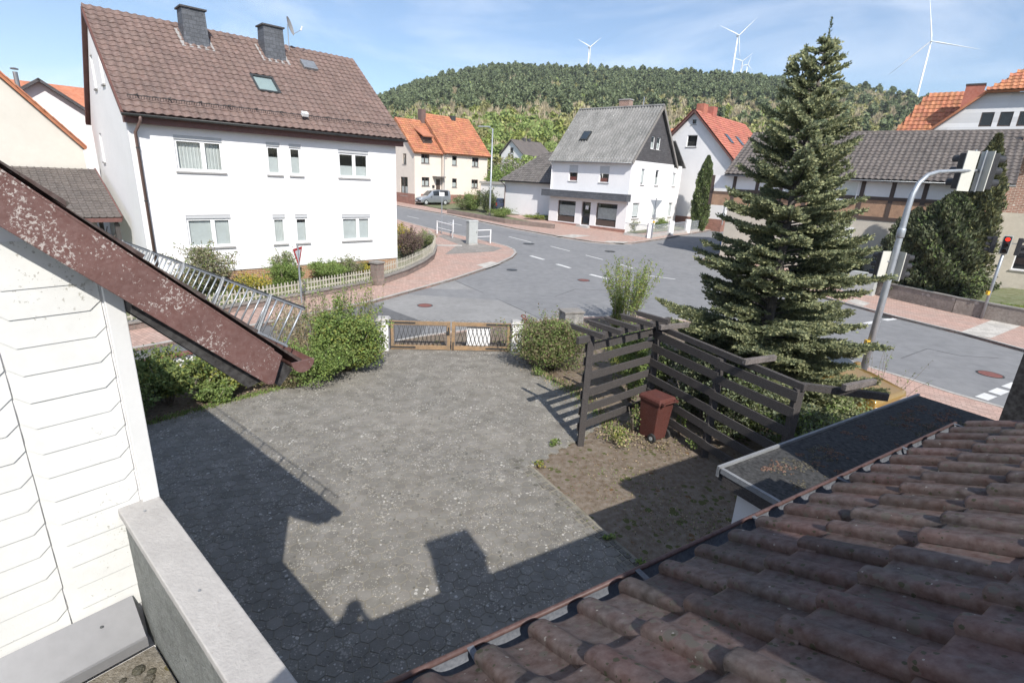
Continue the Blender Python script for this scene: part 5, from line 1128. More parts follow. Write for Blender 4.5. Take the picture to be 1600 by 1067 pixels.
add(wr, 'verge_flashing', 'barge_brown', lambda m: m.prism([(.60, -.168, 4.243), (-5.6, -.168, wz(-5.6) + .012), (-5.6, -.168, wz(-5.6) + .0), (.60, -.168, 4.232)], (0, .09, 0)))
add(wr, 'soffit_batten', 'dark_soffit', lambda m: m.prism([(.55, -.12, 4.06), (.46, -.12, 4.04), (.006, -.12, wz(0) - .30), (.006, -.12, wz(0) - .17)], (0, 2.5, 0)))
# eave gutter of the wing, brown end cap
gm = MB(); k = 10
for y in np.linspace(-.17, WL + .2, 14):
    for i in range(k + 1):
        t = math.pi * i / k; gm.v.append((.76 + math.cos(t) * .062, y, 4.135 - math.sin(t) * .062))
for j in range(13):
    for i in range(k): gm.f.append((j * (k + 1) + i, j * (k + 1) + i + 1, (j + 1) * (k + 1) + i + 1, (j + 1) * (k + 1) + i))
gu = gm.build('gutter', 'brown_paint', wr, True)
add(gu, 'end_cap', 'barge_brown', lambda m: m.prism([(.755 + math.cos(math.pi * i / 10) * .068, -.178, 4.14 - math.sin(math.pi * i / 10) * .07) for i in range(11)], (0, .01, 0)))
# snow guard: rails, bars and brackets
sg = add(wr, 'snow_guard', 'galvanised', lambda m: (m.tube([V(.845, -.06, 4.405), V(.845, WL, 4.405)], .008, 6), m.tube([V(.725, -.06, 4.205), V(.725, WL, 4.205)], .008, 6)))
add(wr, 'snow_guard_top_rail', 'dark_metal', lambda m: m.tube([V(.848, -.065, 4.414), V(.848, WL, 4.414)], .006, 6))
bm_ = MB(); bm_.tube([V(0, 0, 0), V(.12, 0, .20)], .0058, 6); bme = bm_.mesh('snow_guard_bar', 'galvanised', True)
i = 0; y = -.04
while y < WL and i < 120:
    link('snow_guard_bar', bme, sg, (.725, y, 4.205)); y += .098; i += 1
for y in (.33, 1.02, 1.75, 2.5, 3.3): add(sg, 'bracket', 'zinc', lambda m: (m.tube([V(.715, y, 4.14), V(.85, y, 4.42)], .010, 6), m.tube([V(.715, y + .022, 4.14), V(.85, y + .022, 4.42)], .008, 6), m.tube([V(.58, y, 4.30), V(.72, y, 4.17)], .008, 6)))
# corner board and shingles
add(wg, 'corner_board', 'wood_white', lambda m: m.box(-.068, .004, -.030, -.002, 3.40, 4.72), bevel=.004)
def shingle(w, h, ch, n):
    m = MB(); pts = [(ch, 0), (w - ch, 0), (w, ch * .9), (w, h), (0, h), (0, ch * .9)]
    m.prism([(x, 0, z) for x, z in pts], (0, .0065, 0)); return m.mesh('shingle', 'shingle_white')
sme = shingle(.352, .19, .045, 0); row = 0; z = 2.96
while z < 6.6:
    x = -.075 - .355 * (1 + (0 if row % 2 == 0 else 0.0))
    while x > -2.6:
        if wz(x + .355) - .03 > z + .19:
            a = R(2.3) + random.uniform(-.004, .006)
            link('shingle', sme, wg, mw=Matrix.Translation((x + random.uniform(-.002, .002), -.0125 - random.uniform(0, .0012), z + random.uniform(-.002, .002))) @ Matrix.Rotation(-a, 4, 'X'))
        x -= .357
    z += .122; row += 1
add(wg, 'wall_flashing', 'lead_sheet', lambda m: (m.hexa([(-5, -.16, 2.855), (-.19, -.16, 2.855), (-.19, -.015, 2.86), (-5, -.015, 2.86), (-5, -.155, 2.862), (-.19, -.155, 2.862), (-.19, -.022, 3.035), (-5, -.022, 3.035)]), m.box(-5, -.19, -.175, -.16, 2.812, 2.866)))
for x in (-.34, -.8, -1.4): add(wg, 'flashing_screw', 'dark_metal', lambda m: m.tube([V(x, -.07, 2.975), V(x, -.078, 2.983)], .006, 8))

# ---- terrace with parapet
te = thing('terrace', 'roof terrace with stone coping on a rough grey parapet, bottom left', 'terrace', WC, WROT)
add(te, 'wall', 'render_white', lambda m: m.box(-4.5, -.02, -3.3, -.001, 0, 2.74)); add(te, 'floor', 'terrace_floor', lambda m: m.box(-4.5, -.17, -3.3, -.18, 2.74, 2.80))
def cz(y): return 3.545 + y * 0.105
add(te, 'parapet', 'roughcast', lambda m: m.hexa([(-.155, -3.2, 2.74), (-.015, -3.2, 2.74), (-.015, -.001, 2.74), (-.155, -.001, 2.74), (-.155, -3.2, cz(-3.2) - .045), (-.015, -3.2, cz(-3.2) - .045), (-.015, -.001, cz(0) - .045), (-.155, -.001, cz(0) - .045)]))
ys = [-.004, -1.62, -3.2]
for a, b in zip(ys, ys[1:]):
    cop = add(te, 'coping_slab', 'coping_stone', lambda m: m.hexa([(-.172, b + .004, cz(b) - .045), (.004, b + .004, cz(b) - .045), (.004, a, cz(a) - .045), (-.172, a, cz(a) - .045), (-.172, b + .004, cz(b)), (.004, b + .004, cz(b)), (.004, a, cz(a)), (-.172, a, cz(a))]), bevel=.006)
    for y in (a - .1, a - .75): add(cop, 'screw', 'zinc', lambda m: m.lathe((-.085, y, cz(y) + .0), [(.007, 0), (.007, .003), (.003, .004)], 8))
rng = np.random.default_rng(8); mo = MB()
for i in range(60):
    x, y = -.22 - abs(rng.normal()) * .16, -.26 - rng.uniform(0, 1.2); s = rng.uniform(.012, .04); mo.tube([V(x, y, 2.798), V(x, y, 2.80 + s * .3), V(x, y, 2.80 + s * .5)], [s, s * .85, s * .2], 8)
tag(mo.build('moss', 'moss_dark', te, True), kind='stuff')
# ------------------------------------------------------------------ the yard
WCl = WC + WX * .02
def wp(x, y): p = WC + WX * x + WY * y; return (p.x, p.y)
yard = [EW(4.62, .62)[:2], EW(.2, .62)[:2], wp(.0, -1.5), wp(.0, 7.3), (-7.35, 9.2), (-6.5, 10.35), (-5.4, 11.55), (-3.85, 13.6), (-3.75, 14.95), (-.05, 15.3), (.75, 13.5), (1.75, 12.0), (2.25, 10.75), (1.62, 9.75), (1.2, 9.35), (.36, 8.45)]
sheet('yard', [(-10.5, 6), (-8.2, 11.2), (-7.0, 12.6), (-5, 14.5), (-3.1, 16.2), (2, 19.4), (4.6, 20.4), (7, 20.1), (8.7, 18.7), (11.0, 14.6), (9.5, 12), (8.5, 9.5), (9.4, 4), (3, -1), (-3, -1)], 'soil', 0.012, 2.0)
sheet('yard_bed', yard, 'joint_sand', 0.0468, 100)
def inside(p, poly):
    c = False; n = len(poly)
    for i in range(n):
        a, b = poly[i], poly[(i + 1) % n]
        if (a[1] > p[1]) != (b[1] > p[1]) and p[0] < (b[0] - a[0]) * (p[1] - a[1]) / (b[1] - a[1]) + a[0]: c = not c
    return c
# hexagonal pavers: the nearest are objects, the rest one part
pv = thing('yard_paving', 'grey hexagonal paving stones of the yard, lichened and partly in shade', 'paving', (0, 0, 0)); del pv['label'], pv['category']; pv['kind'] = 'structure'
hr = 0.108; sx, sy = hr * math.sqrt(3), hr * 1.5; ca, sa = math.cos(R(20)), math.sin(R(20)); spots = []
for j in range(-20, 130):
    for i in range(-80, 60):
        x, y = (i + 0.5 * (j % 2)) * sx, j * sy; q = (x * ca - y * sa, x * sa + y * ca)
        if inside(q, yard): spots.append(q)
def hexm(k):
    rg = random.Random(k); m = MB(); ro = [hr * rg.uniform(.945, .97) for i in range(6)]; ph = [R(60 * i + 30) + rg.uniform(-.05, .05) for i in range(6)]
    top = [(math.cos(a) * (r - .004), math.sin(a) * (r - .004), .0) for a, r in zip(ph, ro)]; bot = [(math.cos(a) * r, math.sin(a) * r, -.006) for a, r in zip(ph, ro)]; low = [(math.cos(a) * r, math.sin(a) * r, -.03) for a, r in zip(ph, ro)]
    m.v = top + bot + low; m.f = [tuple(range(6))] + [(i, 6 + i, 6 + (i + 1) % 6, (i + 1) % 6) for i in range(6)] + [(6 + i, 12 + i, 12 + (i + 1) % 6, 6 + (i + 1) % 6) for i in range(6)]
    return m
hms = [hexm(k) for k in range(6)]; hme = [h.mesh('paving_stone', 'paver') for h in hms]
def vis(q):
    c = RM.T @ np.array([q[0], q[1], -H0])
    if c[2] <= 0: return 99
    px, py = 800 + FPX * c[0] / c[2], 533.5 + FPX * c[1] / c[2]
    if not (-20 < px < 1620 and -20 < py < 1090): return 99
    if py > 772 + (px - 240) * 1.40 or py > 1067 - (px - 665) * .56 or px < 225: return 60 + math.hypot(*q)
    return math.hypot(*q)
spots.sort(key=vis); rest = MB()
for k, q in enumerate(spots):
    h = .0525 + random.uniform(-.002, .0025) ; a = R(20) + R(60) * random.randint(0, 5); i = random.randint(0, 5); tx, ty = random.uniform(-.012, .012), random.uniform(-.012, .012)
    if k < 300: link('paving_stone', hme[i], pv, (q[0], q[1], h), (tx, ty, a))
    else:
        mm = Matrix.Translation((q[0], q[1], h)) @ Matrix.Rotation(a, 4, 'Z') @ Matrix.Rotation(tx, 4, 'X') @ Matrix.Rotation(ty, 4, 'Y'); rest.add([mm @ Vector(v) for v in hms[i].v], hms[i].f)
tag(link('paving_stones', rest.mesh('paving_stones', 'paver'), pv), kind='stuff')
# row of small setts along the earth patch
st = thing('sett_border', 'x', 'x'); del st['label'], st['category']; st['kind'] = 'structure'
sheet('sett_bed', [EW(4.60, 7.4)[:2], EW(4.60, .8)[:2], EW(4.94, .8)[:2], EW(4.94, 7.4)[:2]], 'joint_sand', 0.040, 100)
cm = MB(); cm.hexa([(-.047, -.047, -.03), (.047, -.047, -.03), (.047, .047, -.03), (-.047, .047, -.03), (-.04, -.04, .008), (.04, -.04, .008), (.04, .04, .008), (-.04, .04, .008)]); cme = cm.mesh('sett', 'cobble')
for i in range(62):
    for j in range(3):
        w = EW(4.64 + j * .103 + random.uniform(-.006, .006), 7.35 - i * .105 + random.uniform(-.006, .006)); link('sett', cme, st, (w.x, w.y, .045 + random.uniform(-.008, .006)), (random.uniform(-.06, .06), random.uniform(-.06, .06), EROT + random.uniform(-.06, .06)))
# moss, leaf litter and dead leaves on the earth
def scatter(name, n, fn, size, mats, z=.03, weights=None, kind='stuff', label=None, cat=None, up=0.0, asp=.6, seed=1, zr=.01):
    rg = np.random.default_rng(seed); P = np.array([fn(rg) for i in range(n)]); P = np.column_stack([P, np.full(n, z) + rg.uniform(0, zr, n)])
    o = leaves(name, P, size, mats, None, rg, asp, weights, up); return tag(o, label, cat, kind=kind)
def along(pts, w):
    seg = [(Vector(a), Vector(b)) for a, b in zip(pts, pts[1:])]; tot = [(b - a).length for a, b in seg]
    def f(rg):
        i = rg.choice(len(seg), p=np.array(tot) / sum(tot)); a, b = seg[i]; p = a + (b - a) * rg.uniform(); return (p.x + rg.normal() * w, p.y + rg.normal() * w)
    return f
scatter('fallen_leaves', 2600, along([(.35, 14.6), (.85, 13.4), (1.8, 12.0), (2.2, 10.5), (2.5, 10.2), (3.4, 9.4)], .25), .045, ['leaf_dry', 'leaf_brownred'], .03, [.45, .55], label='dry brown leaves strewn along the bed edge', cat='leaves', seed=4, zr=.03)
scatter('fallen_leaves', 900, along([(-7.4, 9.4), (-5.4, 11.7), (-3.9, 13.7)], .14), .04, ['leaf_dry', 'leaf_brownred'], .05, [.5, .5], label='dry leaves along the left yard edge', cat='leaves', seed=5, zr=.02)
scatter('ground_moss', 2200, along([(1.3, 8.3), (2.6, 8.6), (2.4, 7.0), (3.6, 7.2), (3.0, 5.6), (3.9, 6.0)], .45), .03, ['leaf_mid', 'leaf_dry', 'leaf_brownred'], .014, [.3, .4, .3], label='mossy brown tufts on the bare earth patch', cat='moss', seed=6, zr=.015)
def weed(loc, r, h, n, label, mats=('leaf_fresh', 'leaf_mid'), size=.05): return bush('weed', label, 'weed', loc, r, h, n, size, list(mats), stems=3, group='weeds in the yard')
weed((.98, 9.35, .03), .13, .16, 150, 'small green weed beside the pergola post foot')
weed((.62, 8.55, .04), .16, .10, 160, 'yellow flowering weed at the corner of the earth patch', ('leaf_yellowgreen', 'leaf_fresh', 'blossom_yellow'), .035)
weed((1.62, 6.6, .04), .10, .08, 90, 'tiny green weed between the border setts')
weed((2.0, 6.0, .04), .12, .10, 110, 'green tuft on the sett border nearest the house')
weed((3.85, 9.55, .02), .17, .30, 180, 'green seedling at the foot of the middle pergola post')
weed((3.72, 10.1, .02), .16, .62, 170, 'bright green sapling in front of the dark boards', ('leaf_fresh', 'leaf_yellowgreen'), .06)
weed((2.3, 9.75, .02), .5, .28, 700, 'creeping ivy and weeds along the bottom board', ('leaf_mid', 'leaf_yellowgreen', 'leaf_dry'), .05)
weed((2.75, 10.2, .02), .22, .75, 420, 'reddish climbing plant beside the wheelie bin', ('leaf_mid', 'leaf_brownred', 'leaf_fresh'), .05)
weed((.75, 13.2, .02), .2, .35, 220, 'small green plant under the brownish hedge', ('leaf_fresh', 'leaf_mid'), .05)

# ------------------------------------------------------------------ gate
A, B = V(-3.66, 14.74, 0), V(-.06, 15.10, 0); gd = (B - A).normalized(); gl_ = (B - A).length; grot = math.atan2(gd.y, gd.x)
for (p, lab, n) in ((A - gd * .20, 'white rendered gate post left of the wooden gate', 0), (B + gd * .20, 'white rendered gate post right of the gate with rusty scroll', 1)):
    t = thing('gate_post', lab, 'gate post', (p.x, p.y, 0), grot, 'gate posts')
    add(t, 'shaft', 'render_white', lambda m: m.box(-.16, .16, -.16, .16, 0, .98), bevel=.01); add(t, 'cap', 'concrete', lambda m: m.hexa([(-.2, -.2, .98), (.2, -.2, .98), (.2, .2, .98), (-.2, .2, .98), (-.15, -.15, 1.05), (.15, -.15, 1.05), (.15, .15, 1.05), (-.15, .15, 1.05)]))
    if n: add(t, 'scroll', 'rust_iron', lambda m: m.tube([V(.12 + .20 * i / 20 + .09 * math.sin(i * .62), -.02, 1.06 + .15 * math.sin(i * .31) + .005 * i) for i in range(21)], .022, 6), smooth=True)
LW = gl_ / 2 - .02
def gate_leaf(x0, label, side):
    p = A + gd * x0; t = thing('gate_leaf', label, 'gate', (p.x, p.y, .07), grot, 'leaves of the yard gate'); w, h = LW, .88
    add(t, 'top_rail', 'gate_wood', lambda m: m.box(.1, w - .1, -.025, .025, h - .11, h), bevel=.004); add(t, 'bottom_rail', 'gate_wood', lambda m: m.box(.1, w - .1, -.025, .025, 0, .13), bevel=.004)
    for x in (0, w - .1): add(t, 'stile', 'gate_wood', lambda m: m.box(x, x + .1, -.027, .027, -.01, h + .01), bevel=.004)
    fr = add(t, 'inner_frame', 'old_wood_light', lambda m: (m.box(.1, .125, -.03, .03, .13, h - .11), m.box(w - .125, w - .1, -.03, .03, .13, h - .11), m.box(.125, w - .125, -.03, .03, h - .13, h - .11)))
    lat = MB(); n = 13; z0, z1 = .13, h - .13
    for i in range(n):
        x = .14 + (w - .28) * i / (n - 1)
        for s in (-1, 1):
            xe = x + s * .17
            if .12 < xe < w - .12: lat.tube([V(x, 0, z0), V(xe, 0, z1)], .0075, 5)
    lat.build('lattice', 'black_iron', t, True)
    hx = 0 if side < 0 else w
    for z in (.065, h - .05): add(t, 'hinge_strap', 'black_iron', lambda m: m.box(min(hx, hx - side * .75), max(hx, hx - side * .75), -.034, -.028, z - .028, z + .028))
    add(t, 'corner_iron', 'black_iron', lambda m: m.box(hx - .02 if side > 0 else -.01, hx + .01 if side > 0 else hx + .02, -.036, -.030, .02, h - .02))
    for z in (.18, h - .18): add(t, 'hinge', 'black_iron', lambda m: m.tube([V(hx, -.03, z), V(hx + side * .16, -.05, z)], .02, 6))
    add(t, 'top_wire', 'black_iron', lambda m: [m.tube([V(.05 + k * .2, 0, h + .01), V(.12 + k * .2, 0, h + .055 + .02 * (k % 2)), V(.2 + k * .2, 0, h + .015)], .004, 4) for k in range(int((w - .1) / .2))])
    if side < 0: add(t, 'latch', 'black_iron', lambda m: (m.box(w - .12, w - .02, -.05, -.027, .48, .60), m.bar((w - .18, -.06, .56), (w - .02, -.06, .52), .02, .02), m.box(w - .07, w - .03, -.05, -.027, .6, .72)))
    else:
        add(t, 'bolt', 'black_iron', lambda m: m.box(.03, .07, -.05, -.027, .0, .26)); add(t, 'white_board', 'sign_white', lambda m: m.box(.46, 1.17, .034, .05, .14, h - .14)); add(t, 'dark_board', 'black_iron', lambda m: m.box(w - .4, w - .14, .034, .05, .13, .3))
    return t
gate_leaf(.0, 'left leaf of the wooden gate with black iron lattice', -1); gate_leaf(LW + .04, 'right leaf of the wooden gate with white board behind its lattice', 1)

# ------------------------------------------------------------------ pergola
P1, P2, P3, P4, P5 = V(1.52, 9.5, 0), V(3.22, 10.95, 0), V(4.0, 9.3, 0), V(4.72, 7.85, 0), V(5.95, 7.55, 0)
pg = thing('pergola', 'dark weathered wooden pergola screen with horizontal boards around the corner', 'pergola', (0, 0, 0))
for p, h in ((P1, 2.27), (P2, 2.25), (P3, 2.12), (P4, 2.15)): add(pg, 'post', 'old_wood', lambda m: m.obox(p + Z * (h / 2), (.065, 0, 0), (0, .065, 0), (0, 0, h / 2)), bevel=.008)
d12 = (P2 - P1).normalized(); d23 = (P4 - P2).normalized(); s12 = V(d12.y, -d12.x, 0)
def board(a, b, z, w=.18, off=.085, s=None):
    d = (b - a).normalized(); sd = s or V(d.y, -d.x, 0); j = random.uniform(-.012, .012)
    add(pg, 'board', 'old_wood', lambda m: m.bar(a - d * .06 + sd * off + Z * (z + j), b + d * .06 + sd * off + Z * (z - j), .03, w), bevel=.004)
for z in (.40, .76, 1.12, 1.47, 1.83, 2.10): board(P1, P2, z, .17, -.08)
for z in (.33, .69, 1.05, 1.41, 1.76, 2.05): board(P2, P3, z, .17, .08); board(P3, P4, z - .03, .17, .08)
add(pg, 'beam', 'old_wood', lambda m: m.bar(P1 - d12 * .38 + Z * 2.33, P2 + d12 * .35 + Z * 2.33, .08, .13), bevel=.006)
add(pg, 'beam', 'old_wood', lambda m: m.bar(P2 - d23 * .3 + Z * 2.22, P4 + d23 * .1 + Z * 2.2, .08, .12), bevel=.006)
add(pg, 'beam', 'old_wood', lambda m: m.bar(P4 + Z * 2.2, P5 + Z * 2.2, .08, .12), bevel=.006)
for k in (-.08, .38, .84, 1.30, 1.78):
    c = P1 + d12 * k * 1.12; add(pg, 'rafter', 'old_wood', lambda m: m.prism([c - s12 * .52 + V(0, 0, 2.50) , c - s12 * .44 + V(0, 0, 2.40), c + s12 * .34 + V(0, 0, 2.40), c + s12 * .36 + V(0, 0, 2.50)], d12 * .07), bevel=.005)
s23 = V(d23.y, -d23.x, 0)
for k in (0.35, 2.55, 3.55):
    c = P2 + d23 * k; c = P4 + (P5 - P4) * .62 if k > 3.5 else c; add(pg, 'rafter', 'old_wood_light', lambda m: m.bar(c + s23 * .30 + Z * 2.33, c - s23 * .48 + Z * 2.33, .08, .10), bevel=.006)

# ------------------------------------------------------------------ wheelie bin
bn_ = thing('wheelie_bin', 'brown two-wheeled waste bin standing in the pergola corner', 'bin', (3.12, 10.02, .02), R(214))
def taper(m, x0, y0, x1, y1, z0, z1): m.hexa([(-x0, -y0, z0), (x0, -y0, z0), (x0, y0, z0), (-x0, y0, z0), (-x1, -y1, z1), (x1, -y1, z1), (x1, y1, z1), (-x1, y1, z1)])
add(bn_, 'body', 'bin_brown', lambda m: taper(m, .19, .20, .235, .27, .02, .90), bevel=.025)
add(bn_, 'rim', 'bin_brown', lambda m: taper(m, .25, .285, .255, .29, .86, .91), bevel=.01)
add(bn_, 'lid', 'bin_brown', lambda m: m.hexa([(-.265, -.31, .912), (.265, -.31, .912), (.265, .30, .912), (-.265, .30, .912), (-.22, -.26, .975), (.22, -.26, .975), (.23, .27, .995), (-.23, .27, .995)]), bevel=.02)
add(bn_, 'lid_lip', 'bin_brown', lambda m: m.box(-.13, .13, -.345, -.30, .895, .925), bevel=.008)
add(bn_, 'handle', 'bin_brown', lambda m: (m.tube([V(-.2, .35, .93), V(.2, .35, .93)], .016, 8), m.box(-.22, -.17, .27, .37, .90, .95), m.box(.17, .22, .27, .37, .90, .95)))
for s in (-1, 1):
    w = add(bn_, 'wheel', 'rubber', lambda m: m.tube([V(s * .20, .18, .10), V(s * .25, .18, .10)], .10, 16)); add(w, 'hub', 'plastic_grey', lambda m: m.tube([V(s * .25, .18, .10), V(s * .256, .18, .10)], .045, 12))

# ------------------------------------------------------------------ street edge of the plot
p = V(1.95, 16.85, 0); t = thing('stone_pillar', 'mottled concrete pillar stub behind the brownish hedge', 'pillar', (p.x, p.y, 0), R(20))
add(t, 'shaft', 'pillar_concrete', lambda m: m.box(-.34, .34, -.26, .26, 0, .98), bevel=.015); add(t, 'cap', 'wall_coping', lambda m: m.box(-.37, .37, -.29, .29, .98, 1.04), bevel=.01)
a, b = gp(262, 556, .72), gp(352, 538, .72); dd = (b - a); dd.z = 0; ln = dd.length; dd.normalize()
t = thing('block_wall', 'low white breeze-block wall with dark red coping behind the shrubs', 'wall', (a.x, a.y, 0), math.atan2(dd.y, dd.x))
add(t, 'base', 'concrete', lambda m: m.box(-.6, ln + .6, -.08, .08, -.05, .14)); add(t, 'coping', 'rust_iron', lambda m: m.box(-.6, ln + .6, -.11, .11, .68, .72))
bk = MB(); s_ = .135
for u0, u1, v0, v1 in ((0, s_, 0, .025), (0, s_, s_ - .025, s_), (0, .025, .025, s_ - .025), (s_ - .025, s_, .025, s_ - .025)): bk.box(u0, u1, -.05, .05, v0, v1)
bke = bk.mesh('block', 'render_white')
for i in range(int((ln + 1.1) / s_)):
    for j in range(4): link('block', bke, t, (-.58 + i * s_, 0, .14 + j * s_))
a = gp(205, 572, .75); b = gp(240, 560, .75)
t = thing('iron_railing', 'black wrought iron railing piece behind the shaded shrub', 'railing', (a.x, a.y, 0))
e_ = b - a
add(t, 'top_rail', 'black_iron', lambda m: m.tube([V(0, 0, .75), V(e_.x, e_.y, .75), V(e_.x * 1.15, e_.y * 1.15, .88), V(e_.x * 1.35, e_.y * 1.35, .8)], .02, 6)); 
for k in (0, .5, 1): add(t, 'baluster', 'black_iron', lambda m: m.tube([V(e_.x * k, e_.y * k, 0), V(e_.x * k, e_.y * k, .75)], .014, 6))
# ------------------------------------------------------------------ the big fir
def fir(loc, H, RB, seed=21):
    rg = np.random.default_rng(seed); t = thing('fir_tree', 'tall dense blue-green fir with two tops in front of the road', 'tree', loc)
    m = MB(); m.tube([V(0, 0, -.05), V(.02, 0, 2.5), V(0, .02, 5.2), V(.04, 0, H - .25)], [.15, .11, .07, .012], 9); m.tube([V(0, 0, 6.0), V(-.18, .1, 6.5), V(-.30, .14, 7.85)], [.045, .03, .01], 6); m.build('trunk', 'bark', t, True)
    bm2 = MB()
    SP = []
    def sprig(p, d, ln, tip): SP.append((p[0], p[1], p[2], d[0], d[1], d[2], ln, 1.0 if tip else 0.0))
    def prof(z): # crown radius
        f = max(0.0, (H - z) / H); return RB * (f ** .80) * (1.0 if z > 1.6 else .82 + .18 * z / 1.6)
    z = .38
    def branch(base, az, ln, rise):
        N = 7; d = np.array([math.cos(az), math.sin(az), 0.0]); pts = []
        for i in range(N + 1):
            s = i / N; pts.append(base + d * ln * s + np.array([0, 0, ln * (rise * s - .42 * s * s + .30 * s ** 3)]))
        bm2.tube([Vector(p) for p in pts], [.018 * (1 - .85 * i / N) * (.6 + ln / 3) + .003 for i in range(N + 1)], 4, False)
        sd = np.array([-d[1], d[0], 0])
        nt = max(4, int(ln / .072))
        for k in range(nt):
            s = .22 + .78 * (k + rg.uniform()) / nt; f = s * N; i = min(N - 1, int(f)); p = pts[i] + (pts[i + 1] - pts[i]) * (f - i)
            for sg in (-1, 1):
                tl = (.30 * ln * (1 - s) ** .7 + .10) * rg.uniform(.7, 1.2); td = d * .75 + sd * sg * rg.uniform(.55, 1.0) + np.array([0, 0, rg.uniform(-.12, .22)]); td /= np.linalg.norm(td)
                n2 = max(1, int(tl / .10))
                sprig(p, td, tl, True)
                for q in range(n2):
                    pp = p + td * tl * (q + .5) / n2; t2 = td * .7 + (d - sd * sg * .4) * .8 * rg.uniform(.2, 1) + np.array([0, 0, rg.uniform(-.05, .4)]); sprig(pp, t2, .10 * rg.uniform(.7, 1.3), True)
            sprig(p, d + np.array([0, 0, .9]), .10 * rg.uniform(.6, 1.1), True)
        sprig(pts[-1], pts[-1] - pts[-2], .14, True)
    while z < H - .35:
        r = prof(z) * (1.0 + .10 * math.sin(z * 4.3)); n = 8 if z < 3.5 else (7 if z < 6 else 5); a0 = rg.uniform(0, 6.28)
        for k in range(n):
            if rg.uniform() < .09: continue
            ln = r * rg.uniform(.72, 1.16) * (1.12 if rg.uniform() < .15 else 1)
            branch(np.array([0, 0, z + rg.uniform(-.1, .1)]), a0 + 6.283 * k / n + rg.uniform(-.3, .3), max(.14, ln), .34 if z < 5 else .55)
        z += .215 if z < 5 else .19
    for k in range(16):
        zz_ = 6.7 + k * .075; branch(np.array([-.2 - .012 * k, .12, zz_]), rg.uniform(0, 6.28), .42 * (1 - k / 19), .6)
    for (x, y, zz_) in ((.04, 0, H - .35), (-.30, .14, 7.55)):
        sprig(np.array([x, y, zz_]), np.array([0.02, 0, 1.0]), .5, False)
    bm2.build('branches', 'bark', t)
    # needles of every twig at once: they stand round the twig axis, pale towards its end
    S = np.array(SP); D = S[:, 3:6] / (np.linalg.norm(S[:, 3:6], axis=1, keepdims=True) + 1e-9); cnt = np.maximum(2, (S[:, 6] / .036).astype(int)) * 4
    ix = np.repeat(np.arange(len(S)), cnt); st_ = np.concatenate([[0], np.cumsum(cnt)[:-1]]); f = ((np.arange(len(ix)) - st_[ix]) // 4 + .5) / (cnt[ix] // 4); d = D[ix]; n = len(ix)
    s1 = np.cross(d, [0, 0, 1.0]); s1 /= np.linalg.norm(s1, axis=1, keepdims=True) + 1e-9; s2 = np.cross(s1, d); a = rg.uniform(-.5, 3.64, (n, 1)); o = s1 * np.cos(a) + s2 * np.sin(a)
    ax = o * .8 + d * .75; ax /= np.linalg.norm(ax, axis=1, keepdims=True); L = .034 * rg.uniform(.7, 1.25, (n, 1)); c = S[ix, :3] + d * (S[ix, 6] * f)[:, None] + ax * L * .9
    w = np.cross(ax, d + rg.normal(size=(n, 3)) * .3); w /= np.linalg.norm(w, axis=1, keepdims=True) + 1e-9
    I = ((S[ix, 7] > .5) & (f > .25) & (rg.uniform(size=n) < .85)).astype(int)
    link('crown', quads_mesh('crown', c, ax * L, w * .0165, ['needles', 'needles_tip'], I), t)
fir((5.96, 11.76, 0), 8.35, 2.45)

# ------------------------------------------------------------------ shrubs and hedges of the plot
def dense(name, label, cat, loc, r, h, n, size, mats, weights=None, ry=None, rot=0.0, **k): return bush(name, label, cat, loc, r, h, n, size, mats, weights, stems=9, ry=ry, rot=rot, **k)
dense('hedge_bush', 'brownish green hedge bush right of the gate', 'bush', (1.15, 13.85, 0), 1.42, 1.6, 24000, .055, ['leaf_brownred', 'leaf_mid', 'leaf_fresh'], [.48, .34, .18], ry=.95, lumps=16)
dense('green_bush', 'large fresh green bush left of the gate', 'bush', (-4.35, 12.85, 0), 1.1, 1.9, 19000, .07, ['leaf_fresh', 'leaf_mid', 'leaf_yellowgreen'], [.5, .35, .15], ry=.8, lumps=14)
dense('green_bush', 'low spreading green bush at the left yard edge', 'bush', (-4.95, 12.15, 0), 1.0, 1.15, 10500, .06, ['leaf_fresh', 'leaf_mid'], [.6, .4], lumps=10)
dense('heath_patch', 'rusty brown ground-cover patch below the gutter end', 'plant', (-5.7, 11.6, 0), .85, .55, 6500, .04, ['leaf_brownred', 'leaf_litterish'], [.8, .2], ry=.45, lumps=10)
dense('shade_shrub', 'broad dark green shrub half in shade at the left', 'bush', (-7.55, 10.4, 0), 1.1, 1.25, 11000, .08, ['leaf_mid', 'leaf_yellowgreen'], [.8, .2], ry=.75, lumps=12)
dense('yellow_shrub', 'yellow-green shrub beside the shaded one', 'bush', (-6.65, 11.25, 0), .8, .95, 6000, .075, ['leaf_yellowgreen', 'leaf_mid', 'leaf_pale'], [.55, .3, .15], lumps=10)
dense('shade_shrub', 'dark low shrub at the shaded end of the yard edge', 'bush', (-7.9, 9.3, 0), .8, .95, 6500, .08, ['leaf_mid', 'leaf_thuja'], [.7, .3], ry=.7, lumps=12)
dense('shade_shrub', 'low green shrub between shaded shrub and paving', 'bush', (-6.6, 10.6, 0), .6, .5, 4200, .07, ['leaf_mid', 'leaf_fresh'], [.6, .4], ry=.5, lumps=12)
dense('yellow_shrub', 'pale green shrub in front of the breeze-block wall', 'bush', (-7.1, 11.95, 0), .55, .8, 3000, .075, ['leaf_yellowgreen', 'leaf_pale', 'leaf_mid'], [.4, .25, .35], lumps=9)
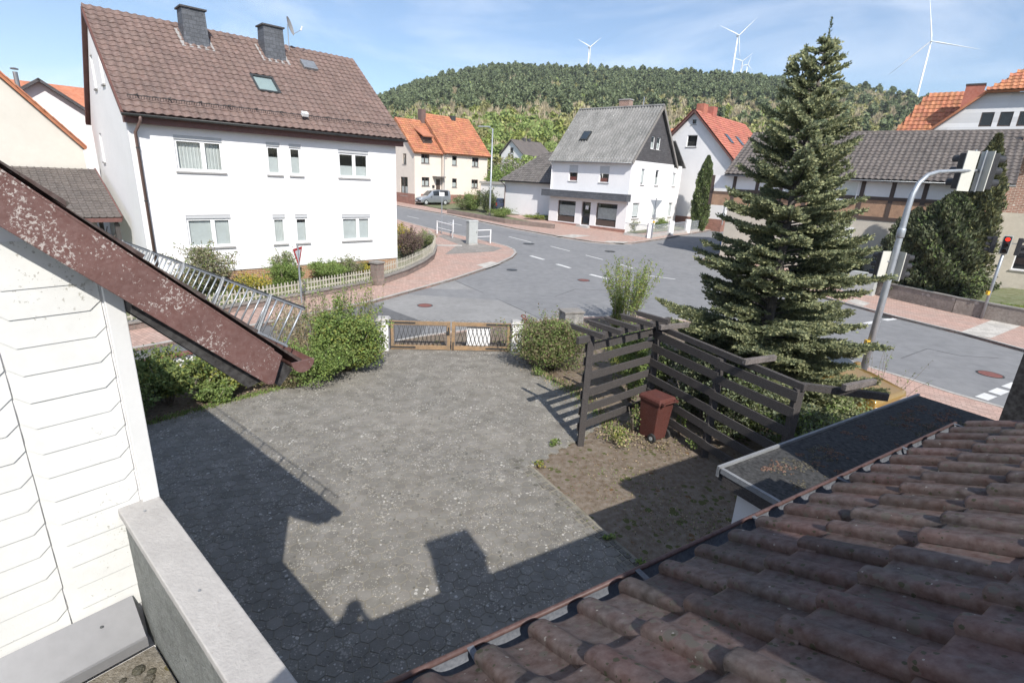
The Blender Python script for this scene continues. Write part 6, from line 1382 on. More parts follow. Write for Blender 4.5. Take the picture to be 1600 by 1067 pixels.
def stalks(name, label, cat, loc, r, h, n, mats, leafn, size, seed, spread=.5, mat='twig', weights=None, lean=0.3, group=None, rad=.006):
    rg = np.random.default_rng(seed); t = thing(name, label, cat, loc, 0, group); m = MB(); L = []
    for i in range(n):
        a = rg.uniform(0, 6.283); k = rg.uniform(0, 1) ** .6; b = V(math.cos(a) * r * k * spread, math.sin(a) * r * k * spread, -.02); hh = h * rg.uniform(.6, 1.05); e = V(math.cos(a) * r * (k * spread + lean * rg.uniform(.2, 1.3)), math.sin(a) * r * (k * spread + lean * rg.uniform(.2, 1.3)), hh)
        mid = (b + e) / 2 + V(rg.normal() * .05, rg.normal() * .05, h * .08); m.tube([b, mid, e], [rad, rad * .7, rad * .3], 4, False)
        for j in range(leafn):
            s = rg.uniform(.25, 1); p = b * (1 - s) ** 2 + mid * 2 * s * (1 - s) + e * s * s; L.append((p.x + rg.normal() * .035, p.y + rg.normal() * .035, p.z + rg.normal() * .03))
    m.build('stem', mat, t)
    if L: leaves('foliage', np.array(L), size, mats, t, rg, .4, weights, .6)
    return t
stalks('dry_grass', 'tall dry straw-coloured grasses behind the gutter end', 'grass', (-5.6, 13.1, 0), .75, 2.0, 150, ['leaf_dry', 'leaf_pale', 'leaf_fresh'], 14, .08, 31, .9, 'straw', [.55, .3, .15], .3)
stalks('thin_shrub', 'thin leafy shrub with pale stems left of the gate bush', 'bush', (-4.9, 13.5, 0), .7, 2.5, 46, ['leaf_fresh', 'leaf_pale'], 26, .075, 32, .6, 'twig', [.6, .4], .5)
stalks('thin_shrub', 'airy young shrub rising above the gate bush', 'bush', (-4.0, 13.9, 0), .5, 2.35, 30, ['leaf_yellowgreen', 'leaf_fresh'], 26, .07, 33, .5, 'twig', [.5, .5], .5)
stalks('dry_grass', 'dry weeds at the street corner before the picket fence', 'grass', (-5.9, 14.0, 0), .8, 1.6, 90, ['leaf_dry', 'leaf_pale'], 10, .06, 34, .9, 'straw', [.6, .4], .3)
stalks('willow_shrub', 'upright light green willow-like shrub behind the pergola', 'bush', (4.35, 19.3, 0), 1.0, 2.5, 120, ['leaf_fresh', 'leaf_yellowgreen'], 44, .085, 35, .35, 'twig', [.6, .4], .75)
dense('small_conifer', 'small yellow-green conifer in front of the willow shrub', 'bush', (3.65, 17.6, 0), .28, 1.75, 3000, .06, ['leaf_yellowgreen', 'leaf_fresh'], [.7, .3], lumps=8)
dense('garden_conifer', 'green conifer behind the left pergola boards', 'bush', (3.0, 11.9, 0), .45, 2.1, 5000, .06, ['leaf_fresh', 'leaf_mid'], [.6, .4], lumps=10)
dense('garden_conifer', 'dark low conifer behind the pergola corner', 'bush', (3.9, 12.5, 0), .6, 1.5, 4200, .06, ['leaf_mid', 'needles'], [.5, .5], lumps=10)
dense('garden_conifer', 'low yellow-green shrub behind the top pergola boards', 'bush', (3.3, 13.4, 0), .8, 1.3, 4200, .07, ['leaf_yellowgreen', 'leaf_mid'], [.5, .5], lumps=10)
dense('garden_shrub', 'dense dark bush filling the gap behind the middle pergola post', 'bush', (4.75, 10.0, 0), .75, 1.7, 7500, .07, ['leaf_thuja', 'needles', 'leaf_mid'], [.5, .35, .15], lumps=12)
dense('garden_shrub', 'dark bush behind the right pergola boards next to the garage', 'bush', (5.5, 8.7, 0), .7, 1.45, 7000, .07, ['leaf_thuja', 'needles', 'leaf_fresh'], [.45, .35, .2], lumps=12)
dense('garden_shrub', 'dark bush in the shade behind the bin', 'bush', (4.3, 11.1, 0), .7, 1.5, 6000, .07, ['leaf_thuja', 'needles'], [.6, .4], lumps=12)
dense('garden_shrub', 'dark shrub under the fir behind the right pergola boards', 'bush', (5.2, 10.2, 0), .7, .95, 4800, .07, ['leaf_mid', 'needles'], [.5, .5], lumps=10)
dense('garden_shrub', 'yellow-green shrub hiding the gold car wheel beside the garage', 'bush', (7.35, 9.9, 0), .7, 1.15, 5200, .07, ['needles_tip', 'leaf_mid'], [.6, .4], lumps=10)
dense('garden_shrub', 'low green shrub beside the garage behind the pergola', 'bush', (6.1, 8.9, 0), .75, 1.2, 5200, .07, ['leaf_mid', 'needles_tip', 'leaf_fresh'], [.4, .35, .25], lumps=10)
stalks('overhanging_spray', 'thin leafy twig hanging before the road right of the fir', 'twig', (10.0, 12.9, 0), .9, 1.5, 14, ['leaf_mid'], 12, .06, 37, .5, 'twig', None, .8)

# ------------------------------------------------------------------ left house garden: picket fence, shrubs
def fence(pts, label, wall_h, pick_h, n_gap=.15):
    o = V(pts[0][0], pts[0][1], 0); t = thing("picket_fence", label, 'fence', (o.x, o.y, 0)); W_ = MB(); C_ = MB(); pm_ = MB()
    pm_.prism([(-.024, 0, 0), (.024, 0, 0), (.024, 0, pick_h - .05), (0, 0, pick_h), (-.024, 0, pick_h - .05)], (0, .014, 0)); pme = pm_.mesh('picket', 'picket_grey'); cnt = 0
    for a, b in zip(pts, pts[1:]):
        a, b = V(a[0], a[1], 0), V(b[0], b[1], 0); d = b - a; L = d.length; d.normalize(); za, zb = zg(*a[:2]), zg(*b[:2]); A_, B_ = V(a.x - o.x, a.y - o.y, za), V(b.x - o.x, b.y - o.y, zb)
        W_.bar(A_ + Z * (wall_h / 2 - .1), B_ + Z * (wall_h / 2 - .1), .24, wall_h + .2); C_.bar(A_ + Z * (wall_h + .03), B_ + Z * (wall_h + .03), .32, .06)
        for z in (.14, pick_h * .72): add(t, 'rail', 'picket_grey', lambda m: m.bar(A_ + Z * (wall_h + .06 + z), B_ + Z * (wall_h + .06 + z), .03, .045))
        n = int(L / n_gap); an = math.atan2(d.y, d.x); sd = V(-d.y, d.x, 0)
        for i in range(n):
            p = A_ + (B_ - A_) * ((i + .5) / n) - sd * .03; link('picket', pme, t, (p.x, p.y, p.z + wall_h + .09), (random.uniform(-.02, .02), random.uniform(-.04, .04), an)); cnt += 1
    W_.build('wall', 'stone_wall', t); C_.build('coping', 'wall_coping', t); return t
fence([(-16.2, 9.0), (-12.35, 15.1), (-9.3, 19.6), (-6.75, 23.7)], 'weathered picket fence on low stone wall before the white house', .20, .50)
fence([(-6.35, 24.25), (-5.7, 26.3), (-5.25, 28.8), (-5.1, 31.2), (-5.4, 34.2), (-6.4, 37.4)], 'curved stretch of picket fence round the corner of the white house', .30, .58)
t = thing('fence_pillar', 'stone fence pillar where the two picket fence stretches meet', 'pillar', (-6.5, 23.98, zg(0, 24)), R(58)); add(t, 'shaft', 'stone_wall', lambda m: m.box(-.22, .22, -.22, .22, -.05, 1.02)); add(t, 'cap', 'wall_coping', lambda m: m.box(-.27, .27, -.27, .27, 1.02, 1.10), bevel=.01)
def lh_w(x, y, z=.05): p = LK + V(.7157, .6984, 0) * x + V(-.6984, .7157, 0) * y; return (p.x, p.y, z + zg(p.x, p.y))
dense('garden_bush', 'grey-green airy bush at the left corner of the white house', 'bush', lh_w(1.5, -1.3), 1.3, 2.1, 6500, .09, ['leaf_pale', 'leaf_mid', 'leaf_brownred'], [.5, .25, .25])
dense('garden_bush', 'round bright green bush before the brick plinth', 'bush', lh_w(4.6, -1.35), .95, 1.15, 6500, .07, ['leaf_fresh', 'leaf_mid'], [.75, .25])
dense('garden_bush', 'pale flowering shrub behind the round green bush', 'bush', lh_w(4.9, -.65), .6, 1.6, 3000, .07, ['leaf_pale', 'leaf_fresh'], [.6, .4])
dense('garden_bush', 'second green bush along the brick plinth', 'bush', lh_w(6.8, -1.0), .95, 1.0, 5500, .07, ['leaf_fresh', 'leaf_mid'], [.7, .3])
dense('garden_bush', 'pale variegated bush near the right cellar window', 'bush', lh_w(8.0, -.75), .7, 1.05, 3400, .07, ['leaf_pale', 'leaf_mid'], [.55, .45])
dense('flower_bush', 'bush of yellow blossom behind the fence beside the bargeboard', 'bush', lh_w(3.0, -2.0), .9, .85, 4200, .07, ['blossom_yellow', 'leaf_mid', 'leaf_yellowgreen'], [.55, .2, .25])
dense('flower_bush', 'low yellow-flowered plant by the fence pillar', 'bush', lh_w(9.0, -.6), .55, .65, 2200, .06, ['blossom_yellow', 'leaf_yellowgreen'], [.4, .6])
dense('beech_hedge', 'dark maroon hedge at the right corner of the white house', 'hedge', (-6.35, 31.0, zg(0, 31)), .8, 1.75, 9000, .075, ['leaf_maroon', 'leaf_brownred'], [.7, .3], ry=2.2, lumps=16)
dense('beech_hedge', 'pale green hedge end beyond the maroon hedge', 'hedge', (-6.2, 34.8, zg(0, 35)), .7, 1.3, 4000, .075, ['leaf_pale', 'leaf_fresh'], [.6, .4], ry=1.2)
dense('flower_bush', 'yellow shrub showing beside the white house corner', 'bush', (-7.2, 32.5, zg(0, 32)), .7, 1.9, 3000, .08, ['blossom_yellow', 'leaf_yellowgreen'], [.5, .5])

# ------------------------------------------------------------------ street trees, hedges and shrubs further off
def onst(px, py, dz=0.0): p = G(px, py); return (p.x, p.y, p.z + dz)
dense('street_bush', 'round olive bush beside the silver van', 'bush', onst(722, 329), 1.3, 1.6, 4000, .12, ['leaf_mid', 'leaf_pale'], [.6, .4])
dense('street_bush', 'rounded green bush between van and lamp post', 'bush', onst(738, 330), 1.5, 2.2, 5200, .12, ['leaf_mid', 'leaf_fresh'], [.7, .3])
dense('street_bush', 'dark evergreen bush left of the lamp post', 'bush', onst(760, 333), 1.4, 2.7, 5200, .12, ['leaf_thuja', 'leaf_mid'], [.7, .3])
dense('street_bush', 'low spreading green shrub at the foot of the lamp post', 'bush', onst(784, 340), 1.6, 1.0, 4000, .11, ['leaf_mid', 'leaf_fresh'], [.6, .4])
dense('street_bush', 'young shrub with yellow-green leaves before the outbuilding', 'bush', onst(832, 336), 1.45, 2.9, 3800, .14, ['leaf_fresh', 'leaf_yellowgreen', 'leaf_pale'], [.55, .35, .1], lumps=8)
dense('street_bush', 'flat bed of yellow-green ground cover below the young shrub', 'bush', onst(838, 343), 1.9, .55, 3200, .10, ['leaf_yellowgreen', 'leaf_fresh'], [.5, .5], ry=1.0)
dense('street_bush', 'small round bush in front of the pinkish house gable', 'bush', onst(636, 312), .95, 1.3, 2400, .12, ['leaf_fresh', 'leaf_mid'], [.7, .3])
dense('blossom_tree', 'pale blossoming fruit tree behind the low outbuilding', 'tree', (-1.5, 78, 2.6), 3.4, 5.6, 5200, .26, ['blossom_white', 'leaf_pale', 'leaf_fresh'], [.3, .35, .35], stem_mat='bark', part='crown')
dense('broad_tree', 'fresh green tree right of the pinkish double house', 'tree', (-2.5, 73, 2.0), 3.0, 4.6, 5200, .25, ['leaf_fresh', 'leaf_mid'], [.6, .4], stem_mat='bark', part='crown')
def cone_tree(name, label, loc, h, r, n, size, mats, weights, prof, seed, lean=(0, 0), group=None):
    rg = np.random.default_rng(seed); t = thing(name, label, 'tree', loc, 0, group); s = rg.uniform(0, 1, n); a = rg.uniform(0, 6.283, n); rr = np.interp(s, [p[0] for p in prof], [p[1] for p in prof]) * r
    k = rg.uniform(.3, 1, n) ** .4 * (1 + .20 * np.sin(a * 5 + s * 17) + .13 * np.sin(a * 9 - s * 31)); P = np.stack([np.cos(a) * rr * k + lean[0] * s, np.sin(a) * rr * k + lean[1] * s, s * h], 1); out = np.stack([np.cos(a), np.sin(a), np.full(n, .9)], 1)
    leaves('crown', P, size, mats, t, rg, .45, weights, .35, out, .9); add(t, 'trunk', 'bark', lambda m: m.tube([V(0, 0, -.1), V(lean[0] * .8, lean[1] * .8, h * .8)], [.12, .03], 7), smooth=True); return t
col_prof = [(0, .75), (.12, .95), (.4, 1), (.7, .85), (.9, .45), (1, .08)]
cone_tree('columnar_cypress', 'narrow dark green columnar cypress beside the shop house', (18.2, 53.6, 1.0), 7.1, .8, 20000, .2, ['leaf_cypress', 'leaf_thuja'], [.7, .3], col_prof, 51)
cone_tree('thuja', 'tall thuja with yellowish tip behind the street signals on the right', (22.8, 26.9, .3), 8.0, 1.2, 24000, .19, ['leaf_thuja', 'leaf_thuja_light'], [.5, .5], [(0, .8), (.15, 1), (.5, .85), (.8, .5), (1, .05)], 52)
cone_tree('thuja', 'broad dark thuja in the middle of the roadside conifers', (21.9, 27.1, .3), 5.3, 1.45, 22000, .22, ['leaf_thuja', 'leaf_cypress'], [.85, .15], [(0, .8), (.15, 1), (.6, .95), (.85, .6), (1, .1)], 53)
cone_tree('thuja', 'dark thuja left in the row below the barn', (20.8, 28.0, .3), 4.4, 1.25, 14000, .20, ['leaf_thuja'], None, [(0, .8), (.15, 1), (.6, .85), (.85, .5), (1, .05)], 54)
dense('roadside_shrub', 'dark low shrub above the roadside garden wall', 'bush', (22.4, 25.2, .5), 1.0, 1.4, 4200, .12, ['leaf_thuja', 'leaf_mid'], [.7, .3])
dense('roadside_shrub', 'green shrub beside the signal cabinet left of the thujas', 'bush', (19.9, 31.8, .3), 1.3, 2.0, 4200, .13, ['leaf_mid', 'leaf_thuja'], [.6, .4])
dense('roadside_shrub', 'ragged dry shrub before the shop fence', 'bush', onst(985, 362), .8, 1.2, 1600, .10, ['leaf_pale', 'leaf_mid'], [.5, .5])
dense('roadside_shrub', 'green clump behind the wire fence of the shop', 'bush', onst(1032, 358), .9, 1.2, 2000, .11, ['leaf_fresh', 'leaf_mid'], [.6, .4])
dense('roadside_shrub', 'clipped low shrub beyond the columnar cypress', 'bush', onst(1112, 354), 1.0, .7, 1800, .11, ['leaf_mid', 'leaf_thuja'], [.6, .4])
def blades(name, label, n, fn, h, mats, seed):
    rg = np.random.default_rng(seed); P = np.array([fn(rg) for i in range(n)]); a = np.stack([rg.normal(size=n) * .25, rg.normal(size=n) * .25, np.ones(n)], 1) * h * .5 * rg.uniform(.6, 1.3, (n, 1)); b = np.stack([rg.normal(size=n), rg.normal(size=n), np.zeros(n)], 1); b = b / (np.linalg.norm(b, axis=1, keepdims=True) + 1e-9) * .012
    me = quads_mesh(name, P + a * [0, 0, 1], a, b, mats, rg.integers(0, len(mats), n)); return tag(link(name, me), label, 'grass', kind='stuff')
def tri(rg, a, b, c, z=.06):
    u, v = rg.uniform(0, 1, 2)
    if u + v > 1: u, v = 1 - u, 1 - v
    x, y = a[0] + (b[0] - a[0]) * u + (c[0] - a[0]) * v, a[1] + (b[1] - a[1]) * u + (c[1] - a[1]) * v; return (x, y, zg(x, y) + z)
blades('grass', 'lawn strip before the white house', 9000, lambda rg: tri(rg, (-12.2, 15.6), (-6.6, 24.2), (-13.6, 20.0)), .14, ['leaf_fresh', 'leaf_mid', 'leaf_pale'], 61)
blades('grass', 'bright grass above the roadside garden wall', 9000, lambda rg: tri(rg, (22.0, 25.0), (25.5, 19.0), (27.5, 24.0), .35), .22, ['leaf_fresh', 'leaf_yellowgreen'], 62)
blades('grass', 'weeds along the yard edges', 2600, lambda rg: along([(-7.4, 9.3), (-6.5, 10.4), (-5.4, 11.65), (-3.9, 13.7)], .07)(rg) + (.04,), .05, ['leaf_mid', 'leaf_fresh'], 63)
blades('grass', 'grass tufts along the pergola foot', 900, lambda rg: along([(.8, 13.4), (1.75, 12.0), (2.2, 10.6), (2.4, 9.9)], .12)(rg) + (.02,), .11, ['leaf_mid', 'leaf_dry', 'leaf_fresh'], 64)

# ------------------------------------------------------------------ roadside wall on the right
rw_ = [G(1385, 464), G(1489, 488), G(1560, 502)]; rw_ += [rw_[-1] + (rw_[-1] - rw_[-2]).normalized() * 9]; rw_.insert(0, rw_[0] + (rw_[0] - rw_[1]).normalized() * 4)
t = thing('garden_wall', 'long low brownish garden wall along the right pavement', 'wall', (rw_[1].x, rw_[1].y, 0)); o = Vector((rw_[1].x, rw_[1].y, 0))
for i, (a, b) in enumerate(zip(rw_, rw_[1:])):
    add(t, 'wall_section', 'garden_wall', lambda m: m.bar(a - o + Z * .33, b - o + Z * .33, .3, .76)); add(t, 'coping', 'wall_coping', lambda m: m.bar(a - o + Z * .735, b - o + Z * .735, .36, .05))
sheet('garden', [rw_[1][:2], rw_[2][:2], rw_[3][:2], rw_[4][:2], (32, 20), (30, 30)], 'grass_ground', 0.42, 3)
# ------------------------------------------------------------------ traffic signals
def signal_head(parent, c, face, aspect=None, board=True, s=1.0):
    """one three-lamp head: housing, pale back plate, lamps with visors; face = direction the lamps look"""
    c, fv = Vector(c), Vector(face).normalized(); sd = fv.cross(Z).normalized()
    h = MB(); h.obox(c, fv * .10 * s, sd * .15 * s, Z * .44 * s); hd = h.build('signal_head', 'plastic_black', parent, bevel=.02)
    if board: k = MB(); k.obox(c - fv * .115 * s, fv * .012, sd * .19 * s, Z * .49 * s); k.build('back_plate', 'signal_back', hd)
    for i, z in enumerate((.29, 0, -.29)):
        q = c + fv * .10 * s + Z * z * s; mt = 'lens_dark'
        if aspect == i: mt = 'lamp_red'
        k = MB(); k.tube([q, q + fv * .012], .095 * s, 16); k.build('lamp', mt, hd)
        v = MB(); n = 10
        for j in range(n + 1):
            a = R(-35) + R(250) * j / n
            for (dd, rr) in ((0, .115), (.24 - .10 * abs(j / n - .5), .11)): p = q + (sd * math.cos(a) + Z * math.sin(a)) * rr * s + fv * dd * s; v.v.append(tuple(p))
        for j in range(n): v.f.append((2 * j, 2 * j + 1, 2 * j + 3, 2 * j + 2))
        o = v.build('visor', 'plastic_black', hd); md = o.modifiers.new('th', 'SOLIDIFY'); md.thickness = .008
    return hd
sp = thing('signal_mast', 'grey curved traffic signal mast with overhead heads beside the fir', 'traffic light', (10.4, 14.4, 0))
pts = [V(0, 0, 0), V(0, 0, 2.6), V(0, 0, 4.9), V(.04, .02, 5.3), V(.16, .07, 5.58), V(.42, .19, 5.80), V(.8, .36, 5.90), V(1.6, .71, 5.97), V(2.5, 1.11, 6.02)]
add(sp, 'mast', 'galvanised', lambda m: m.tube(pts, [.095, .09, .075, .066, .06, .055, .05, .045, .042], 12), smooth=True)
add(sp, 'mast_collar', 'galvanised', lambda m: m.lathe((0, 0, 4.15), [(.09, 0), (.10, .03), (.10, .22), (.085, .26)], 12), smooth=True)
add(sp, 'push_button', 'yellow', lambda m: m.box(-.16, -.06, -.07, .07, .98, 1.22), bevel=.01); add(sp, 'base_plate', 'galvanised', lambda m: m.box(-.2, .2, -.2, .2, 0, .03))
signal_head(sp, (1.98, 1.0, 5.98), (-.2, .98, 0), s=1.08); signal_head(sp, (2.62, .98, 6.0), (.99, .05, 0), s=1.08)
signal_head(sp, (-.24, .10, 3.38), (-.25, .97, 0), s=.8); signal_head(sp, (.26, .0, 3.38), (.99, .1, 0), s=.8)
for x, y in ((2.12, .95), (2.42, .96)): add(sp, 'hanger', 'galvanised', lambda m: m.bar((x, y, 5.45), (x, y, 6.55), .035, .035))
for x in (-.15, .14): add(sp, 'bracket', 'galvanised', lambda m: m.bar((0, 0, 3.5), (x, .03, 3.5), .03, .03))
p = G(1533, 498); s2_ = thing('signal_post', 'grey signal post with red light by the right garden wall', 'traffic light', (p.x, p.y, 0))
add(s2_, 'post', 'galvanised', lambda m: m.tube([V(0, 0, 0), V(0, 0, 3.75)], .06, 10), smooth=True); add(s2_, 'push_button', 'yellow', lambda m: m.box(-.14, -.04, -.06, .06, 1.15, 1.32))
fvv = (V(0, 0, 0) - V(p.x, p.y, 0)).normalized(); sdv = fvv.cross(Z)
signal_head(s2_, fvv * .16 + Z * 3.42, fvv, 0, True, .85); signal_head(s2_, sdv * .42 + Z * 3.38, sdv, None, False, .85); signal_head(s2_, -sdv * .42 + Z * 3.38, -sdv, None, False, .85)
add(s2_, 'crossbar', 'galvanised', lambda m: m.bar(-sdv * .4 + Z * 3.5, sdv * .4 + Z * 3.5, .03, .03))

# ------------------------------------------------------------------ lamp, signs, cabinets, barriers
p = G(765, 338); lp = thing('street_lamp', 'tall slim grey street lamp beside the main road', 'street lamp', (p.x, p.y, p.z))
add(lp, 'pole', 'galvanised', lambda m: m.tube([V(0, 0, 0), V(0, 0, 1.2), V(0, 0, 8.7)], [.13, .10, .075], 10), smooth=True); add(lp, 'arm', 'galvanised', lambda m: m.tube([V(0, 0, 8.62), V(-.35, -.25, 8.75)], .05, 8)); add(lp, 'lamp_head', 'galvanised', lambda m: m.obox((-.85, -.55, 8.80), (.55, .32, .04), (-.08, .14, 0), (0, 0, .05)), bevel=.02)
def tri_sign(t, c, fv, size=.45):
    c, fv = Vector(c), Vector(fv).normalized(); sd = fv.cross(Z).normalized()
    def tr(s): return [c + sd * s + Z * s * .58, c - sd * s + Z * s * .58, c - Z * s * 1.16]
    k = MB(); k.prism([q - fv * .006 for q in tr(size)], fv * .006); k.build('sign_back', 'galvanised', t)
    k = MB(); k.prism(tr(size), fv * .004); sg = k.build('sign_face', 'sign_red', t); k = MB(); k.prism([q + fv * .0042 for q in tr(size * .62)], fv * .003); k.build('sign_field', 'sign_white', sg)
p = V(-8.05, 18.95, 0); ys_ = thing('give_way_sign', 'red and white give-way triangle on a post before the white house', 'traffic sign', (p.x, p.y, 0))
add(ys_, 'post', 'galvanised', lambda m: m.tube([V(0, 0, 0), V(0, 0, 2.45)], .035, 8)); tri_sign(ys_, (0, 0, 2.08), (.997, .0, 0), .42)
p = G(1018, 373); yd = thing('give_way_sign', 'give-way sign seen from behind at the corner of the shop house', 'traffic sign', (p.x, p.y, p.z))
add(yd, 'post', 'galvanised', lambda m: m.tube([V(0, 0, 0), V(0, 0, 3.4)], .045, 8)); tri_sign(yd, (0, .05, 2.95), (.25, .95, 0), .5); add(yd, 'plate', 'galvanised', lambda m: m.box(-.14, .14, .04, .05, 1.75, 2.05)); add(yd, 'plate', 'yellow', lambda m: m.box(-.1, .1, -.06, -.05, 1.35, 1.5))
p = G(690, 365); dr_ = thing('direction_post', 'thin grey sign post with small plate near the white barriers', 'sign post', (p.x, p.y, p.z)); add(dr_, 'post', 'galvanised', lambda m: m.tube([V(0, 0, 0), V(0, 0, 3.2)], .04, 8)); add(dr_, 'plate', 'sign_white', lambda m: m.box(-.2, .2, -.05, -.04, 2.9, 3.2))
p = G(737, 382); cb_ = thing('grey_cabinet', 'tall pale grey utility cabinet on the pavement corner', 'cabinet', (p.x, p.y, p.z), R(35))
add(cb_, 'body', 'plastic_grey', lambda m: m.box(-.36, .36, -.22, .22, .08, 1.62), bevel=.015); add(cb_, 'plinth', 'concrete', lambda m: m.box(-.38, .38, -.24, .24, -.02, .08)); add(cb_, 'roof', 'plastic_grey', lambda m: m.hexa([(-.39, -.25, 1.62), (.39, -.25, 1.62), (.39, .25, 1.62), (-.39, .25, 1.62), (-.36, -.22, 1.70), (.36, -.22, 1.70), (.36, .22, 1.70), (-.36, .22, 1.70)])); add(cb_, 'door', 'plastic_grey', lambda m: m.box(-.32, .32, -.232, -.2, .16, 1.56)); add(cb_, 'lock', 'plastic_black', lambda m: m.box(.24, .27, -.24, -.23, .8, .95))
p = G(1362, 462); cb2 = thing('grey_cabinet', 'greenish grey sloped signal cabinet behind the mast on the right', 'cabinet', (p.x - .4, p.y + .6, 0), R(-50))
add(cb2, 'body', 'plastic_grey', lambda m: m.prism([(-.75, -.25, 0), (.75, -.25, 0), (.75, -.25, 1.0), (.5, -.25, 1.25), (-.45, -.25, 1.25), (-.75, -.25, .8)], (0, .5, 0)), bevel=.01); add(cb2, 'plinth', 'concrete', lambda m: m.box(-.78, .78, -.27, .27, 0, .12)); add(cb2, 'door', 'plastic_grey', lambda m: m.box(-.4, .4, -.262, -.25, .2, 1.1))
bp = [G(683, 365), G(707, 372), G(731, 382), G(766, 380), G(708, 363)]
for i, (a, b) in enumerate(((0, 1), (1, 4), (2, 3))):
    a_, b_ = bp[a], bp[b]; lab = ['white tubular pedestrian barrier nearest the hedge', 'short white barrier rail behind the grey cabinet', 'white barrier rail right of the grey cabinet'][i]
    t = thing('pedestrian_barrier', lab, 'barrier', (a_.x, a_.y, a_.z), 0, 'white barriers'); e = b_ - a_
    for q in (V(0, 0, 0), e): add(t, 'post', 'sign_white', lambda m: m.tube([q, q + Z * 1.0], .05, 8))
    add(t, 'rail', 'sign_white', lambda m: m.tube([Z * .96, e + Z * .96], .035, 8)); add(t, 'rail', 'sign_white', lambda m: m.tube([Z * .5, e + Z * .5], .022, 6)) if i != 1 else None
fp = [G(975, 367), G(1014, 372), G(1047, 367), G(1073, 363.5), G(1091, 361)]
t = thing('wire_fence', 'low wire fence with thick white posts before the shop gable', 'fence', (fp[0].x, fp[0].y, 0)); o = Vector((fp[0].x, fp[0].y, 0))
for q in fp[1:4]: add(t, 'post', 'render_white', lambda m: m.box((q - o).x - .22, (q - o).x + .22, (q - o).y - .2, (q - o).y + .2, q.z - .1, q.z + 1.25))
add(t, 'base', 'concrete', lambda m: [m.bar(a - o + Z * .08, b - o + Z * .08, .22, .25) for a, b in zip(fp, fp[1:])])
for a, b in zip(fp, fp[1:]):
    add(t, 'top_rail', 'galvanised', lambda m: m.tube([a - o + Z * 1.05, b - o + Z * 1.05], .03, 6)); add(t, 'wire_mesh', 'galvanised', lambda m: [m.tube([a - o + (b - a) * (k / 24) + Z * .2, a - o + (b - a) * (min(24, k + 2) / 24) + Z * 1.05], .008, 3, False) for k in range(24)] + [m.tube([a - o + (b - a) * (min(24, k + 2) / 24) + Z * .2, a - o + (b - a) * (k / 24) + Z * 1.05], .008, 3, False) for k in range(24)])
wl_ = [G(700, 333), G(790, 349), G(866, 357.5)]
t = thing('low_stone_edging', 'low stone edging of the planted bed beside the main road', 'wall', (wl_[0].x, wl_[0].y, 0)); o = Vector((wl_[0].x, wl_[0].y, 0)); add(t, 'edging', 'stone_wall', lambda m: [m.bar(a - o + Z * .18, b - o + Z * .18, .25, .45) for a, b in zip(wl_, wl_[1:])])

